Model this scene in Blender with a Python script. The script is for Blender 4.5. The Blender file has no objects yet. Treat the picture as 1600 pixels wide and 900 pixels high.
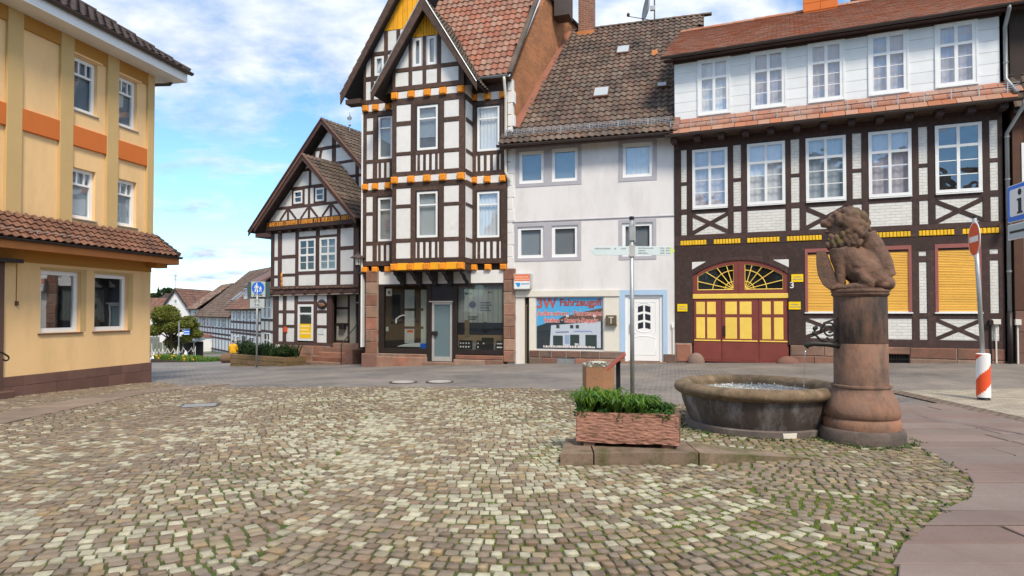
import bpy, bmesh, math, random
import numpy as np
from mathutils import Vector, Matrix, noise as mnoise

random.seed(7)
SC = bpy.context.scene
COL = SC.collection
R = math.radians

# ------------------------------------------------------------------ camera, sky, sun, exposure
CAM_H, FPX, HORIZON, PITCH = 1.6, 1000.0, 487.0, R(1.2)
cd = bpy.data.cameras.new('camera')
cd.sensor_width = 36.0
cd.lens = 36.0 * FPX / 1600.0
cd.shift_y = ((HORIZON - 450.0) / FPX - math.tan(PITCH)) * FPX / 1600.0
cd.clip_start, cd.clip_end = 0.1, 6000.0
cam = bpy.data.objects.new('camera', cd)
cam.location = (0, 0, CAM_H)
cam.rotation_euler = (math.pi / 2 + PITCH, 0, 0)
COL.objects.link(cam)
SC.camera = cam

SUN_ELEV, SUN_AZ = R(50), R(160)          # azimuth clockwise from +Y (sun behind the camera, to the right)
SUN_STRENGTH, SUN_ANGLE, SKY_STRENGTH = 2.2, R(13), 0.12
EXPOSURE = 0.90
w = bpy.data.worlds.new('World'); SC.world = w; w.use_nodes = True
nt = w.node_tree; nt.nodes.clear()
def wn(t, **k):
    n = nt.nodes.new(t)
    for a, b in k.items(): setattr(n, a, b)
    return n
def lk(a, b): nt.links.new(a, b)
out = wn('ShaderNodeOutputWorld')
bg = wn('ShaderNodeBackground'); bg.inputs['Strength'].default_value = 1.0
sky = wn('ShaderNodeTexSky', sky_type='NISHITA', sun_disc=False, sun_elevation=SUN_ELEV, sun_rotation=SUN_AZ,
         air_density=1.0, dust_density=0.2, ozone_density=3.0)
skyv = wn('ShaderNodeMix', data_type='RGBA', blend_type='MULTIPLY'); skyv.inputs[0].default_value = 1.0
skyv.inputs[7].default_value = (SKY_STRENGTH * .80, SKY_STRENGTH, SKY_STRENGTH * 1.08, 1)
lk(sky.outputs[0], skyv.inputs[6])
# clouds: a layer of noise seen in perspective overhead
tc = wn('ShaderNodeTexCoord')
sep = wn('ShaderNodeSeparateXYZ'); lk(tc.outputs['Generated'], sep.inputs[0])
def math_n(op, a, b=None, clamp=False):
    n = wn('ShaderNodeMath', operation=op, use_clamp=clamp)
    for i, v in enumerate((a, b)):
        if v is None: continue
        if isinstance(v, (int, float)): n.inputs[i].default_value = v
        else: lk(v, n.inputs[i])
    return n.outputs[0]
zz = math_n('MAXIMUM', sep.outputs[2], 0.0)
den = math_n('ADD', zz, 0.22)
cmb = wn('ShaderNodeCombineXYZ')
lk(math_n('DIVIDE', sep.outputs[0], den), cmb.inputs[0]); lk(math_n('DIVIDE', sep.outputs[1], den), cmb.inputs[1])
mp = wn('ShaderNodeMapping'); mp.inputs['Location'].default_value = (3.1, 1.7, 0); mp.inputs['Scale'].default_value = (1.0, 1.25, 1)
lk(cmb.outputs[0], mp.inputs[0])
n1 = wn('ShaderNodeTexNoise'); n1.inputs['Scale'].default_value = 1.7; n1.inputs['Detail'].default_value = 9; n1.inputs['Roughness'].default_value = 0.58
n1.inputs['Distortion'].default_value = 0.35
lk(mp.outputs[0], n1.inputs['Vector'])
n2 = wn('ShaderNodeTexNoise'); n2.inputs['Scale'].default_value = 5.2; n2.inputs['Detail'].default_value = 7; n2.inputs['Roughness'].default_value = 0.6
lk(mp.outputs[0], n2.inputs['Vector'])
# more cover high up, a clearer belt low over the roofs, haze at the horizon
er = wn('ShaderNodeValToRGB'); lk(zz, er.inputs[0])
el = er.color_ramp; el.elements[0].position = 0.0; el.elements[0].color = (0.52,) * 3 + (1,)
el.elements[1].position = 0.34; el.elements[1].color = (0.63,) * 3 + (1,)
for p, c in ((0.08, 0.46), (0.13, 0.39), (0.18, 0.35), (0.24, 0.40), (0.29, 0.56)):
    e = el.elements.new(p); e.color = (c,) * 3 + (1,)
cov = math_n('ADD', n1.outputs['Fac'], er.outputs[0])
mr = wn('ShaderNodeMapRange'); lk(cov, mr.inputs[0]); mr.inputs[1].default_value = 0.93; mr.inputs[2].default_value = 1.07
cr = wn('ShaderNodeValToRGB'); lk(n2.outputs['Fac'], cr.inputs[0])
cr.color_ramp.elements[0].position = 0.30; cr.color_ramp.elements[0].color = (0.23, 0.33, 0.50, 1)
cr.color_ramp.elements[1].position = 0.62; cr.color_ramp.elements[1].color = (0.54, 0.57, 0.62, 1)
mix = wn('ShaderNodeMix', data_type='RGBA'); lk(mr.outputs[0], mix.inputs[0]); lk(skyv.outputs[2], mix.inputs[6]); lk(cr.outputs[0], mix.inputs[7])
lk(mix.outputs[2], bg.inputs['Color']); lk(bg.outputs[0], out.inputs['Surface'])

sl = bpy.data.lights.new('sun', 'SUN'); sl.energy = SUN_STRENGTH; sl.angle = SUN_ANGLE; sl.color = (1.0, 0.89, 0.72)
sun = bpy.data.objects.new('sun', sl); COL.objects.link(sun)
sd = Vector((math.sin(SUN_AZ) * math.cos(SUN_ELEV), math.cos(SUN_AZ) * math.cos(SUN_ELEV), math.sin(SUN_ELEV)))
sun.rotation_euler = sd.to_track_quat('Z', 'Y').to_euler(); sun.location = sd * 60
SC.view_settings.view_transform = 'Standard'; SC.view_settings.look = 'None'
SC.view_settings.gamma = 1.0; SC.view_settings.exposure = EXPOSURE
SC.view_settings.use_curve_mapping = False
SC.render.engine = 'CYCLES'
SC.cycles.max_bounces = 6; SC.cycles.transparent_max_bounces = 12

# ------------------------------------------------------------------ measuring: photo pixel -> ray
def ray(px, py):
    xi = (px - 800.0) / FPX
    yi = (450.0 - py) / FPX + cd.shift_y * 1600.0 / FPX
    c, s = math.cos(PITCH), math.sin(PITCH)
    return Vector((xi, c - s * yi, s + c * yi))
EYE = Vector((0, 0, CAM_H))
def at_y(px, py, Y):
    d = ray(px, py); return EYE + d * (Y / d.y)

def sp(t, k=1.2): return math.log1p(math.exp(max(-40, min(40, t * k)))) / k
def G(x, y):
    """height of the ground: level round the fountain, falling to the back left, rising a little to the right"""
    d = min(75.0, 0.7071 * (y - x))
    z = -0.05 * sp(d - 12.3, 0.6)
    z += 0.03 * sp(x - 5.2, 1.5) * min(1, max(0, (y - 7) / 9)) * (1 if x < 30 else 30 / x)
    return z
def on_ground(px, py):
    d = ray(px, py); t = 1.0
    for _ in range(60):
        p = EYE + d * t
        t += (p.z - G(p.x, p.y)) / max(0.02, -d.z) * 0.7
    return EYE + d * t

# ------------------------------------------------------------------ materials
def M(name, col, rough=0.8, var=0.18, scale=3.0, bump=0.15, bscale=60.0, isl=0.0, col2=None, s2=1.2, t2=0.55, w2=0.12,
      metal=0.0, stretch=None, hue=0.0, spec=0.4, bdist=0.01, wave=None, brick=None, col3=None, s3=2.0, t3=0.6, w3=0.1):
    m = bpy.data.materials.new(name); m.use_nodes = True
    t = m.node_tree; N = t.nodes; L = t.links
    b = N['Principled BSDF']
    b.inputs['Roughness'].default_value = rough; b.inputs['Metallic'].default_value = metal
    b.inputs['Specular IOR Level'].default_value = spec
    geo = N.new('ShaderNodeNewGeometry')
    mp = N.new('ShaderNodeMapping'); L.new(geo.outputs['Position'], mp.inputs[0])
    if stretch: mp.inputs['Scale'].default_value = stretch
    def noise(s, det=6, r=0.6):
        n = N.new('ShaderNodeTexNoise'); n.inputs['Scale'].default_value = s; n.inputs['Detail'].default_value = det; n.inputs['Roughness'].default_value = r
        L.new(mp.outputs[0], n.inputs['Vector']); return n.outputs['Fac']
    def rng(v, a, bb, c, d):
        n = N.new('ShaderNodeMapRange'); n.inputs[1].default_value = a; n.inputs[2].default_value = bb; n.inputs[3].default_value = c; n.inputs[4].default_value = d
        L.new(v, n.inputs[0]); return n.outputs[0]
    def mixc(f, a, bcol):
        n = N.new('ShaderNodeMix'); n.data_type = 'RGBA'; L.new(f, n.inputs[0])
        for i, v in ((6, a), (7, bcol)):
            if isinstance(v, tuple): n.inputs[i].default_value = v[:3] + (1,)
            else: L.new(v, n.inputs[i])
        return n.outputs[2]
    cur = tuple(col)
    n0 = noise(scale)
    brk = None
    if brick:   # (scale along u, row height, mortar colour, mortar size) on generated UV map
        uv = N.new('ShaderNodeUVMap')
        bt = N.new('ShaderNodeTexBrick'); L.new(uv.outputs[0], bt.inputs['Vector'])
        bt.inputs['Scale'].default_value = 1.0; bt.inputs['Brick Width'].default_value = brick[0]; bt.inputs['Row Height'].default_value = brick[1]
        bt.inputs['Mortar Size'].default_value = brick[3]; bt.inputs['Mortar Smooth'].default_value = 0.3
        bt.inputs['Color1'].default_value = tuple(c * (1.15 if col[0] < .6 else 1.03) for c in col) + (1,); bt.inputs['Color2'].default_value = tuple(c * (0.8 if col[0] < .6 else .94) for c in col) + (1,)
        bt.inputs['Mortar'].default_value = brick[2] + (1,); bt.inputs['Bias'].default_value = 0.0
        cur = bt.outputs['Color']; brk = bt.outputs['Fac']
    if col2: cur = mixc(rng(noise(s2, 5, 0.65), t2 - w2, t2 + w2, 0, 1), cur, tuple(col2))
    if col3: cur = mixc(rng(noise(s3, 8, 0.7), t3 - w3, t3 + w3, 0, 1), cur, tuple(col3))
    hsv = N.new('ShaderNodeHueSaturation')
    if isinstance(cur, tuple): hsv.inputs['Color'].default_value = cur[:3] + (1,)
    else: L.new(cur, hsv.inputs['Color'])
    val = rng(n0, 0.25, 0.75, 1 - var, 1 + var)
    if isl or hue:
        oi = N.new('ShaderNodeObjectInfo')
        ad = N.new('ShaderNodeMath'); ad.operation = 'ADD'; L.new(oi.outputs['Random'], ad.inputs[0]); L.new(geo.outputs['Random Per Island'], ad.inputs[1])
        fr = N.new('ShaderNodeMath'); fr.operation = 'FRACT'; L.new(ad.outputs[0], fr.inputs[0])
        mu = N.new('ShaderNodeMath'); mu.operation = 'MULTIPLY'; L.new(val, mu.inputs[0]); L.new(rng(fr.outputs[0], 0, 1, 1 - isl, 1 + isl), mu.inputs[1]); val = mu.outputs[0]
        if hue:
            f7 = N.new('ShaderNodeMath'); f7.operation = 'MULTIPLY'; L.new(fr.outputs[0], f7.inputs[0]); f7.inputs[1].default_value = 7.13
            f8 = N.new('ShaderNodeMath'); f8.operation = 'FRACT'; L.new(f7.outputs[0], f8.inputs[0])
            L.new(rng(f8.outputs[0], 0, 1, 0.5 - hue, 0.5 + hue), hsv.inputs['Hue'])
            L.new(rng(f8.outputs[0], 0, 1, 1.15, 0.8), hsv.inputs['Saturation'])
    L.new(val, hsv.inputs['Value'])
    L.new(hsv.outputs[0], b.inputs['Base Color'])
    if bump:
        bm = N.new('ShaderNodeBump'); bm.inputs['Strength'].default_value = min(1.0, bump * 2); bm.inputs['Distance'].default_value = bdist
        h = noise(bscale, 6, 0.65)
        if brk is not None:
            a2 = N.new('ShaderNodeMath'); a2.operation = 'MULTIPLY_ADD'; L.new(brk, a2.inputs[0]); a2.inputs[1].default_value = -1.0; L.new(h, a2.inputs[2]); h = a2.outputs[0]
        L.new(h, bm.inputs['Height']); L.new(bm.outputs[0], b.inputs['Normal'])
    if rough > 0.3:
        L.new(rng(n0, 0.2, 0.8, max(0, rough - 0.08), min(1, rough + 0.08)), b.inputs['Roughness'])
    return m

def glass(name, tint=(0.75, 0.8, 0.82), refl=0.35, rough=0.015, wob=0.02):
    m = bpy.data.materials.new(name); m.use_nodes = True
    N = m.node_tree.nodes; L = m.node_tree.links; N.remove(N['Principled BSDF'])
    o = N['Material Output']
    tr = N.new('ShaderNodeBsdfTransparent'); tr.inputs[0].default_value = tint + (1,)
    gl = N.new('ShaderNodeBsdfGlossy'); gl.inputs['Roughness'].default_value = rough; gl.inputs[0].default_value = (0.9, 0.93, 0.96, 1)
    geo = N.new('ShaderNodeNewGeometry'); ns = N.new('ShaderNodeTexNoise'); ns.inputs['Scale'].default_value = 1.6; ns.inputs['Detail'].default_value = 2
    L.new(geo.outputs['Position'], ns.inputs['Vector'])
    bp = N.new('ShaderNodeBump'); bp.inputs['Strength'].default_value = wob * 4; bp.inputs['Distance'].default_value = 0.05
    L.new(ns.outputs['Fac'], bp.inputs['Height']); L.new(bp.outputs[0], gl.inputs['Normal'])
    lw = N.new('ShaderNodeLayerWeight'); lw.inputs[0].default_value = 0.5       # the same from both sides, so light comes in
    pw = N.new('ShaderNodeMath'); pw.operation = 'POWER'; pw.inputs[1].default_value = 5.0; L.new(lw.outputs['Facing'], pw.inputs[0])
    mr = N.new('ShaderNodeMapRange'); mr.inputs[3].default_value = refl; mr.inputs[4].default_value = 1.0; L.new(pw.outputs[0], mr.inputs[0])
    mx = N.new('ShaderNodeMixShader'); L.new(mr.outputs[0], mx.inputs[0]); L.new(tr.outputs[0], mx.inputs[1]); L.new(gl.outputs[0], mx.inputs[2])
    L.new(mx.outputs[0], o.inputs['Surface'])
    return m

WOODSTR = (1.0, 1.0, 1.0)
MT = dict(
    timber=M('dark timber', (0.052, 0.029, 0.026), 0.75, 0.35, 9, 0.3, 45, isl=0.25, col3=(0.10, 0.06, 0.045), s3=7, t3=0.66, w3=0.12),
    timber_b=M('brown timber', (0.070, 0.040, 0.031), 0.75, 0.35, 9, 0.3, 45, isl=0.25, col3=(0.13, 0.08, 0.055), s3=7, t3=0.64, w3=0.12),
    timber_p=M('plum timber', (0.080, 0.042, 0.036), 0.75, 0.3, 9, 0.3, 45, isl=0.2, col3=(0.11, 0.07, 0.06), s3=6, t3=0.68, w3=0.1),
    plaster=M('white plaster', (0.74, 0.735, 0.73), 0.9, 0.06, 4, 0.25, 90, isl=0.03, col3=(0.60, 0.585, 0.56), s3=1.6, t3=0.70, w3=0.12),
    plaster_w=M('white render', (0.74, 0.72, 0.73), 0.9, 0.05, 1.3, 0.3, 120, col3=(0.60, 0.575, 0.56), s3=1.4, t3=0.60, w3=0.16, stretch=(1, 1, .3)),
    limebrick=M('white painted brick', (0.74, 0.73, 0.70), 0.9, 0.05, 4, 0.6, 60, brick=(0.26, 0.085, (0.66, 0.645, 0.61), 0.007), bdist=0.012, isl=0.03),
    board=M('white slate boards', (0.76, 0.78, 0.80), 0.6, 0.05, 3, 0.1, 50, isl=0.03),
    wpaint=M('white paint', (0.80, 0.81, 0.82), 0.45, 0.05, 6, 0.1, 40, col3=(0.52, 0.50, 0.47), s3=9, t3=0.74, w3=0.07),
    wplastic=M('white plastic', (0.82, 0.83, 0.84), 0.35, 0.03, 2, 0.0),
    greytrim=M('grey window surround', (0.42, 0.41, 0.46), 0.85, 0.06, 3, 0.2, 90),
    cream=M('cream pier', (0.70, 0.67, 0.60), 0.85, 0.06, 3, 0.15, 70, col3=(0.5, 0.46, 0.4), s3=2, t3=0.7),
    paleblue=M('pale blue surround', (0.40, 0.55, 0.74), 0.8, 0.05, 3, 0.1),
    yellow=M('apricot render', (0.86, 0.57, 0.285), 0.92, 0.05, 1.0, 0.35, 110, col3=(0.72, 0.47, 0.23), s3=1.6, t3=0.64, w3=0.16, stretch=(1, 1, .3)),
    ochre=M('ochre pilaster', (0.60, 0.41, 0.185), 0.92, 0.06, 1.2, 0.35, 110),
    frieze=M('dark ochre frieze', (0.46, 0.215, 0.045), 0.9, 0.06, 1.2, 0.3, 110),
    orange=M('orange band', (0.62, 0.165, 0.035), 0.9, 0.06, 2, 0.3, 110),
    copper=M('copper gutter board', (0.52, 0.185, 0.05), 0.55, 0.12, 3, 0.1),
    redsand=M('red sandstone', (0.30, 0.165, 0.115), 0.9, 0.18, 3, 0.45, 35, isl=0.22, hue=0.012, col3=(0.17, 0.115, 0.09), s3=2.4, t3=0.6, w3=0.14, bdist=0.02),
    brownsand=M('brown sandstone', (0.19, 0.115, 0.090), 0.9, 0.18, 4, 0.4, 40, isl=0.3, hue=0.012, col3=(0.10, 0.075, 0.065), s3=3, t3=0.62, bdist=0.02),
    plinth=M('brown stone tile', (0.145, 0.078, 0.062), 0.7, 0.14, 3, 0.2, 60, isl=0.18),
    mortar=M('mortar', (0.33, 0.27, 0.22), 0.95, 0.15, 6, 0.3),
    brick=M('orange brick', (0.44, 0.165, 0.065), 0.9, 0.22, 1.3, 0.5, 40, brick=(0.25, 0.085, (0.30, 0.19, 0.12), 0.012), col3=(0.16, 0.085, 0.05), s3=0.8, t3=0.62, w3=0.12, bdist=0.02),
    chimbrick=M('chimney brick', (0.30, 0.115, 0.07), 0.9, 0.2, 2, 0.5, 40, brick=(0.25, 0.08, (0.36, 0.25, 0.19), 0.014), bdist=0.02),
    tile_r=M('red pantile', (0.30, 0.138, 0.092), 0.75, 0.14, 1.0, 0.2, 50, isl=0.13, hue=0.008, col3=(0.20, 0.10, 0.07), s3=0.9, t3=0.62, w3=0.18),
    tile_b=M('weathered brown pantile', (0.155, 0.105, 0.080), 0.9, 0.22, 1.2, 0.4, 45, isl=0.22, hue=0.012, col3=(0.055, 0.042, 0.038), s3=0.9, t3=0.56, w3=0.14),
    tile_o=M('terracotta flat tile', (0.42, 0.190, 0.115), 0.8, 0.16, 1.2, 0.25, 45, isl=0.09, hue=0.004, col3=(0.28, 0.14, 0.10), s3=1.2, t3=0.6, w3=0.15),
    tile_y=M('brown glazed pantile', (0.190, 0.090, 0.058), 0.6, 0.18, 1.2, 0.25, 45, isl=0.25, col3=(0.10, 0.055, 0.04), s3=1.4, t3=0.58, w3=0.12),
    tile_d=M('dark umber pantile', (0.055, 0.038, 0.034), 0.8, 0.2, 1.5, 0.3, 45, isl=0.3),
    tile_h=M('mossy old tile', (0.130, 0.095, 0.075), 0.9, 0.22, 1.5, 0.4, 45, isl=0.35, col3=(0.06, 0.05, 0.04), s3=1.2, t3=0.55, w3=0.14),
    lath=M('roof underlay', (0.05, 0.035, 0.03), 0.9, 0.2, 4, 0.1),
    orangew=M('orange painted wood', (0.78, 0.27, 0.018), 0.7, 0.14, 5, 0.2, 40, isl=0.12),
    gold=M('golden yellow boards', (0.86, 0.40, 0.018), 0.7, 0.08, 4, 0.15, 40, isl=0.08),
    ybrick=M('yellow painted brick', (0.82, 0.50, 0.03), 0.8, 0.08, 5, 0.2, isl=0.08),
    yellowp=M('yellow paint', (0.86, 0.60, 0.11), 0.6, 0.06, 4, 0.1, isl=0.06),
    shutter=M('ochre roller shutter', (0.80, 0.45, 0.085), 0.6, 0.08, 2, 0.08, isl=0.07),
    oxblood=M('oxblood paint', (0.20, 0.046, 0.036), 0.6, 0.12, 4, 0.15),
    oxlight=M('old rose paint', (0.30, 0.10, 0.09), 0.7, 0.1, 4, 0.1),
    black=M('black paint', (0.018, 0.017, 0.018), 0.45, 0.2, 4, 0.05),
    brownblack=M('brown black shopfront', (0.026, 0.019, 0.018), 0.4, 0.2, 4, 0.05),
    bluepanel=M('blue black panel', (0.024, 0.026, 0.038), 0.35, 0.2, 3, 0.02),
    alu=M('aluminium', (0.62, 0.62, 0.62), 0.4, 0.05, 3, 0.0, metal=0.6),
    zinc=M('zinc gutter', (0.30, 0.31, 0.32), 0.5, 0.15, 3, 0.05, metal=0.5),
    zincd=M('dark brown gutter', (0.075, 0.055, 0.048), 0.5, 0.15, 3, 0.05, metal=0.2),
    galv=M('galvanised steel', (0.42, 0.44, 0.46), 0.45, 0.12, 9, 0.05, metal=0.6),
    iron=M('wrought iron', (0.02, 0.018, 0.017), 0.5, 0.2, 9, 0.1),
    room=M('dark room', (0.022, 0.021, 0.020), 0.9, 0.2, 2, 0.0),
    curtain=M('white net curtain', (0.82, 0.83, 0.85), 0.95, 0.08, 5, 0.0),
    greyblind=M('grey blind', (0.48, 0.54, 0.58), 0.8, 0.05, 2, 0.0),
    mauve=M('mauve curtain', (0.60, 0.56, 0.60), 0.95, 0.1, 3, 0.0),
    slatblind=M('dark slat', (0.36, 0.38, 0.40), 0.6, 0.05, 3, 0.0),
    frost=M('wired frosted glass', (0.13, 0.19, 0.215), 0.25, 0.22, 60, 0.3, 120),
    flagred=M('traffic red', (0.72, 0.085, 0.02), 0.5, 0.05, 3, 0.0),
    flagwhite=M('traffic white', (0.80, 0.80, 0.80), 0.5, 0.04, 3, 0.0),
    signblue=M('sign blue', (0.008, 0.16, 0.70), 0.4, 0.04, 3, 0.0),
    signgrey=M('sign grey', (0.44, 0.50, 0.53), 0.45, 0.04, 3, 0.0),
    signdark=M('sign green grey', (0.055, 0.095, 0.10), 0.5, 0.04, 3, 0.0),
    signpale=M('pale sign board', (0.60, 0.70, 0.73), 0.45, 0.04, 3, 0.0),
    ink=M('black print', (0.02, 0.02, 0.022), 0.6, 0.0, 3, 0.0),
    inkgrey=M('grey print', (0.25, 0.27, 0.29), 0.6, 0.0, 3, 0.0),
    yplate=M('yellow plate', (0.92, 0.62, 0.0), 0.5, 0.03, 3, 0.0),
    greentip=M('lime arrow tip', (0.60, 0.74, 0.20), 0.5, 0.03, 3, 0.0),
    bronze=M('weathered bronze', (0.16, 0.125, 0.085), 0.5, 0.2, 20, 0.2, metal=0.5),
    soil=M('soil', (0.06, 0.043, 0.03), 0.95, 0.3, 20, 0.5),
)
GL = dict(old=glass('old window glass', tint=(0.88, 0.9, 0.92), refl=0.16, wob=0.05), new=glass('window glass', tint=(0.80, 0.84, 0.87), refl=0.16, wob=0.015),
          shop=glass('shop glass', tint=(0.62, 0.65, 0.65), refl=0.07, wob=0.008), dark=glass('dark window glass', tint=(0.6, 0.64, 0.66), refl=0.12, wob=0.006), corner=glass('corner house glass', tint=(0.7, 0.74, 0.76), refl=0.34, wob=0.004))

# ------------------------------------------------------------------ mesh helpers
def link(name, data, parent=None, loc=None, rz=0.0):
    o = bpy.data.objects.new(name, data); COL.objects.link(o)
    if parent is not None: o.parent = parent
    if loc is not None: o.location = loc
    if rz: o.rotation_euler = (0, 0, rz)
    return o
def tag(o, label=None, cat=None, group=None, kind=None):
    for k, v in (('label', label), ('category', cat), ('group', group), ('kind', kind)):
        if v: o[k] = v
    return o
def empty(name, loc=(0, 0, 0), rz=0.0, label=None, cat=None, group=None):
    return tag(link(name, None, None, loc, rz), label, cat, group)

def inset_poly(P, d):
    n = len(P); out = []
    A = sum(P[i][0] * P[(i + 1) % n][1] - P[(i + 1) % n][0] * P[i][1] for i in range(n))
    s = 1 if A > 0 else -1
    for i in range(n):
        a, b, c = Vector(P[i - 1]), Vector(P[i]), Vector(P[(i + 1) % n])
        e1, e2 = (b - a), (c - b)
        if e1.length < 1e-6 or e2.length < 1e-6: out.append(tuple(b)); continue
        e1.normalize(); e2.normalize()
        n1, n2 = Vector((-e1.y, e1.x)) * s, Vector((-e2.y, e2.x)) * s
        k = 1 + n1.dot(n2)
        m = (n1 + n2) * (d / k) if k > 0.2 else n1 * d
        out.append((b.x + m.x, b.y + m.y))
    return out
def clip_poly(P, C):
    """convex clip of polygon P by convex polygon C (counter-clockwise)"""
    A = sum(C[i][0] * C[(i + 1) % len(C)][1] - C[(i + 1) % len(C)][0] * C[i][1] for i in range(len(C)))
    if A < 0: C = C[::-1]
    out = list(P)
    for i in range(len(C)):
        a, b = C[i], C[(i + 1) % len(C)]
        f = lambda p: (b[0] - a[0]) * (p[1] - a[1]) - (b[1] - a[1]) * (p[0] - a[0])
        src, out = out, []
        for j in range(len(src)):
            p, q = src[j - 1], src[j]; fp, fq = f(p), f(q)
            if (fp >= 0) != (fq >= 0):
                t = fp / (fp - fq); out.append((p[0] + (q[0] - p[0]) * t, p[1] + (q[1] - p[1]) * t))
            if fq >= 0: out.append(q)
        if not out: return []
    res = []
    for p in out:
        if not res or (abs(p[0] - res[-1][0]) + abs(p[1] - res[-1][1])) > 1e-4: res.append(p)
    if len(res) > 1 and abs(res[0][0] - res[-1][0]) + abs(res[0][1] - res[-1][1]) < 1e-4: res.pop()
    return res if len(res) >= 3 else []
def area(P): return 0.5 * abs(sum(P[i][0] * P[(i + 1) % len(P)][1] - P[(i + 1) % len(P)][0] * P[i][1] for i in range(len(P))))

class MB:
    def __init__(s): s.v, s.f, s.m, s.mats = [], [], [], []; s.cur = 0
    def mat(s, m):
        if m not in s.mats: s.mats.append(m)
        s.cur = s.mats.index(m); return s
    def add(s, vs, fs):
        o = len(s.v); s.v += [tuple(v) for v in vs]
        for f in fs: s.f.append([i + o for i in f]); s.m.append(s.cur)
        return s
    def box(s, x0, x1, y0, y1, z0, z1):
        return s.add([(x0, y0, z0), (x1, y0, z0), (x1, y1, z0), (x0, y1, z0), (x0, y0, z1), (x1, y0, z1), (x1, y1, z1), (x0, y1, z1)],
                     [(0, 3, 2, 1), (4, 5, 6, 7), (0, 1, 5, 4), (1, 2, 6, 5), (2, 3, 7, 6), (3, 0, 4, 7)])
    def slab(s, P, yf, yb, inset=0.0):
        """polygon P in (x,z), front at yf (towards -y), back at yb; front edge chamfered"""
        A = sum(P[i][0] * P[(i + 1) % len(P)][1] - P[(i + 1) % len(P)][0] * P[i][1] for i in range(len(P)))
        if A < 0: P = P[::-1]
        n = len(P)
        if inset:
            Q = inset_poly(P, inset)
            vs = [(x, yf, z) for x, z in Q] + [(x, yf + inset, z) for x, z in P] + [(x, yb, z) for x, z in P]
            fs = [tuple(range(n))]
            for i in range(n):
                j = (i + 1) % n
                fs += [(i, n + i, n + j, j), (n + i, 2 * n + i, 2 * n + j, n + j)]
            fs.append(tuple(reversed(range(2 * n, 3 * n))))
        else:
            vs = [(x, yf, z) for x, z in P] + [(x, yb, z) for x, z in P]
            fs = [tuple(range(n)), tuple(reversed(range(n, 2 * n)))] + [(i, n + i, n + (i + 1) % n, (i + 1) % n) for i in range(n)]
        return s.add(vs, fs)
    def prism(s, P, z0, z1):
        """polygon in (x,y) extruded in z"""
        A = sum(P[i][0] * P[(i + 1) % len(P)][1] - P[(i + 1) % len(P)][0] * P[i][1] for i in range(len(P)))
        if A < 0: P = P[::-1]
        n = len(P)
        return s.add([(x, y, z0) for x, y in P] + [(x, y, z1) for x, y in P],
                     [tuple(reversed(range(n))), tuple(range(n, 2 * n))] + [(i, (i + 1) % n, n + (i + 1) % n, n + i) for i in range(n)])
    def hull8(s, pts):
        """8 points: 4 lower (ccw), 4 upper"""
        return s.add(pts, [(0, 3, 2, 1), (4, 5, 6, 7), (0, 1, 5, 4), (1, 2, 6, 5), (2, 3, 7, 6), (3, 0, 4, 7)])
    def tube(s, pts, r, n=8, cap=True):
        pts = [Vector(p) for p in pts]; rr = r if isinstance(r, (list, tuple)) else [r] * len(pts)
        base = len(s.v); vs = []; up = None
        for i, p in enumerate(pts):
            d = (pts[min(i + 1, len(pts) - 1)] - pts[max(i - 1, 0)]).normalized()
            if up is None: up = d.orthogonal().normalized()
            up = (up - d * up.dot(d)).normalized(); sd_ = d.cross(up)
            for k in range(n):
                a = 2 * math.pi * k / n; vs.append(p + (up * math.cos(a) + sd_ * math.sin(a)) * rr[i])
        fs = []
        for i in range(len(pts) - 1):
            for k in range(n):
                k2 = (k + 1) % n; fs.append((i * n + k, i * n + k2, (i + 1) * n + k2, (i + 1) * n + k))
        if cap: fs += [tuple(reversed(range(n))), tuple(range((len(pts) - 1) * n, len(pts) * n))]
        return s.add(vs, fs)
    def lathe(s, prof, n=48, c=(0, 0, 0), cap=True, jit=0.0):
        vs, fs = [], []
        for r_, z in prof:
            for k in range(n):
                a = 2 * math.pi * k / n; rr = r_ * (1 + (random.random() - 0.5) * jit)
                vs.append((c[0] + rr * math.cos(a), c[1] + rr * math.sin(a), c[2] + z))
        for i in range(len(prof) - 1):
            for k in range(n):
                k2 = (k + 1) % n; fs.append((i * n + k, i * n + k2, (i + 1) * n + k2, (i + 1) * n + k))
        if cap: fs += [tuple(reversed(range(n))), tuple(range((len(prof) - 1) * n, len(prof) * n))]
        return s.add(vs, fs)
    def ball(s, c, r, n=10, m=7):
        r = r if isinstance(r, (tuple, list)) else (r, r, r)
        vs = [(c[0], c[1], c[2] - r[2])]; fs = []
        for i in range(1, m):
            ph = -math.pi / 2 + math.pi * i / m
            for k in range(n):
                a = 2 * math.pi * k / n; vs.append((c[0] + r[0] * math.cos(ph) * math.cos(a), c[1] + r[1] * math.cos(ph) * math.sin(a), c[2] + r[2] * math.sin(ph)))
        vs.append((c[0], c[1], c[2] + r[2])); last = len(vs) - 1
        for k in range(n):
            k2 = (k + 1) % n; fs.append((0, 1 + k2, 1 + k)); fs.append((last, 1 + (m - 2) * n + k, 1 + (m - 2) * n + k2))
            for i in range(m - 2): fs.append((1 + i * n + k, 1 + i * n + k2, 1 + (i + 1) * n + k2, 1 + (i + 1) * n + k))
        return s.add(vs, fs)
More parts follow.
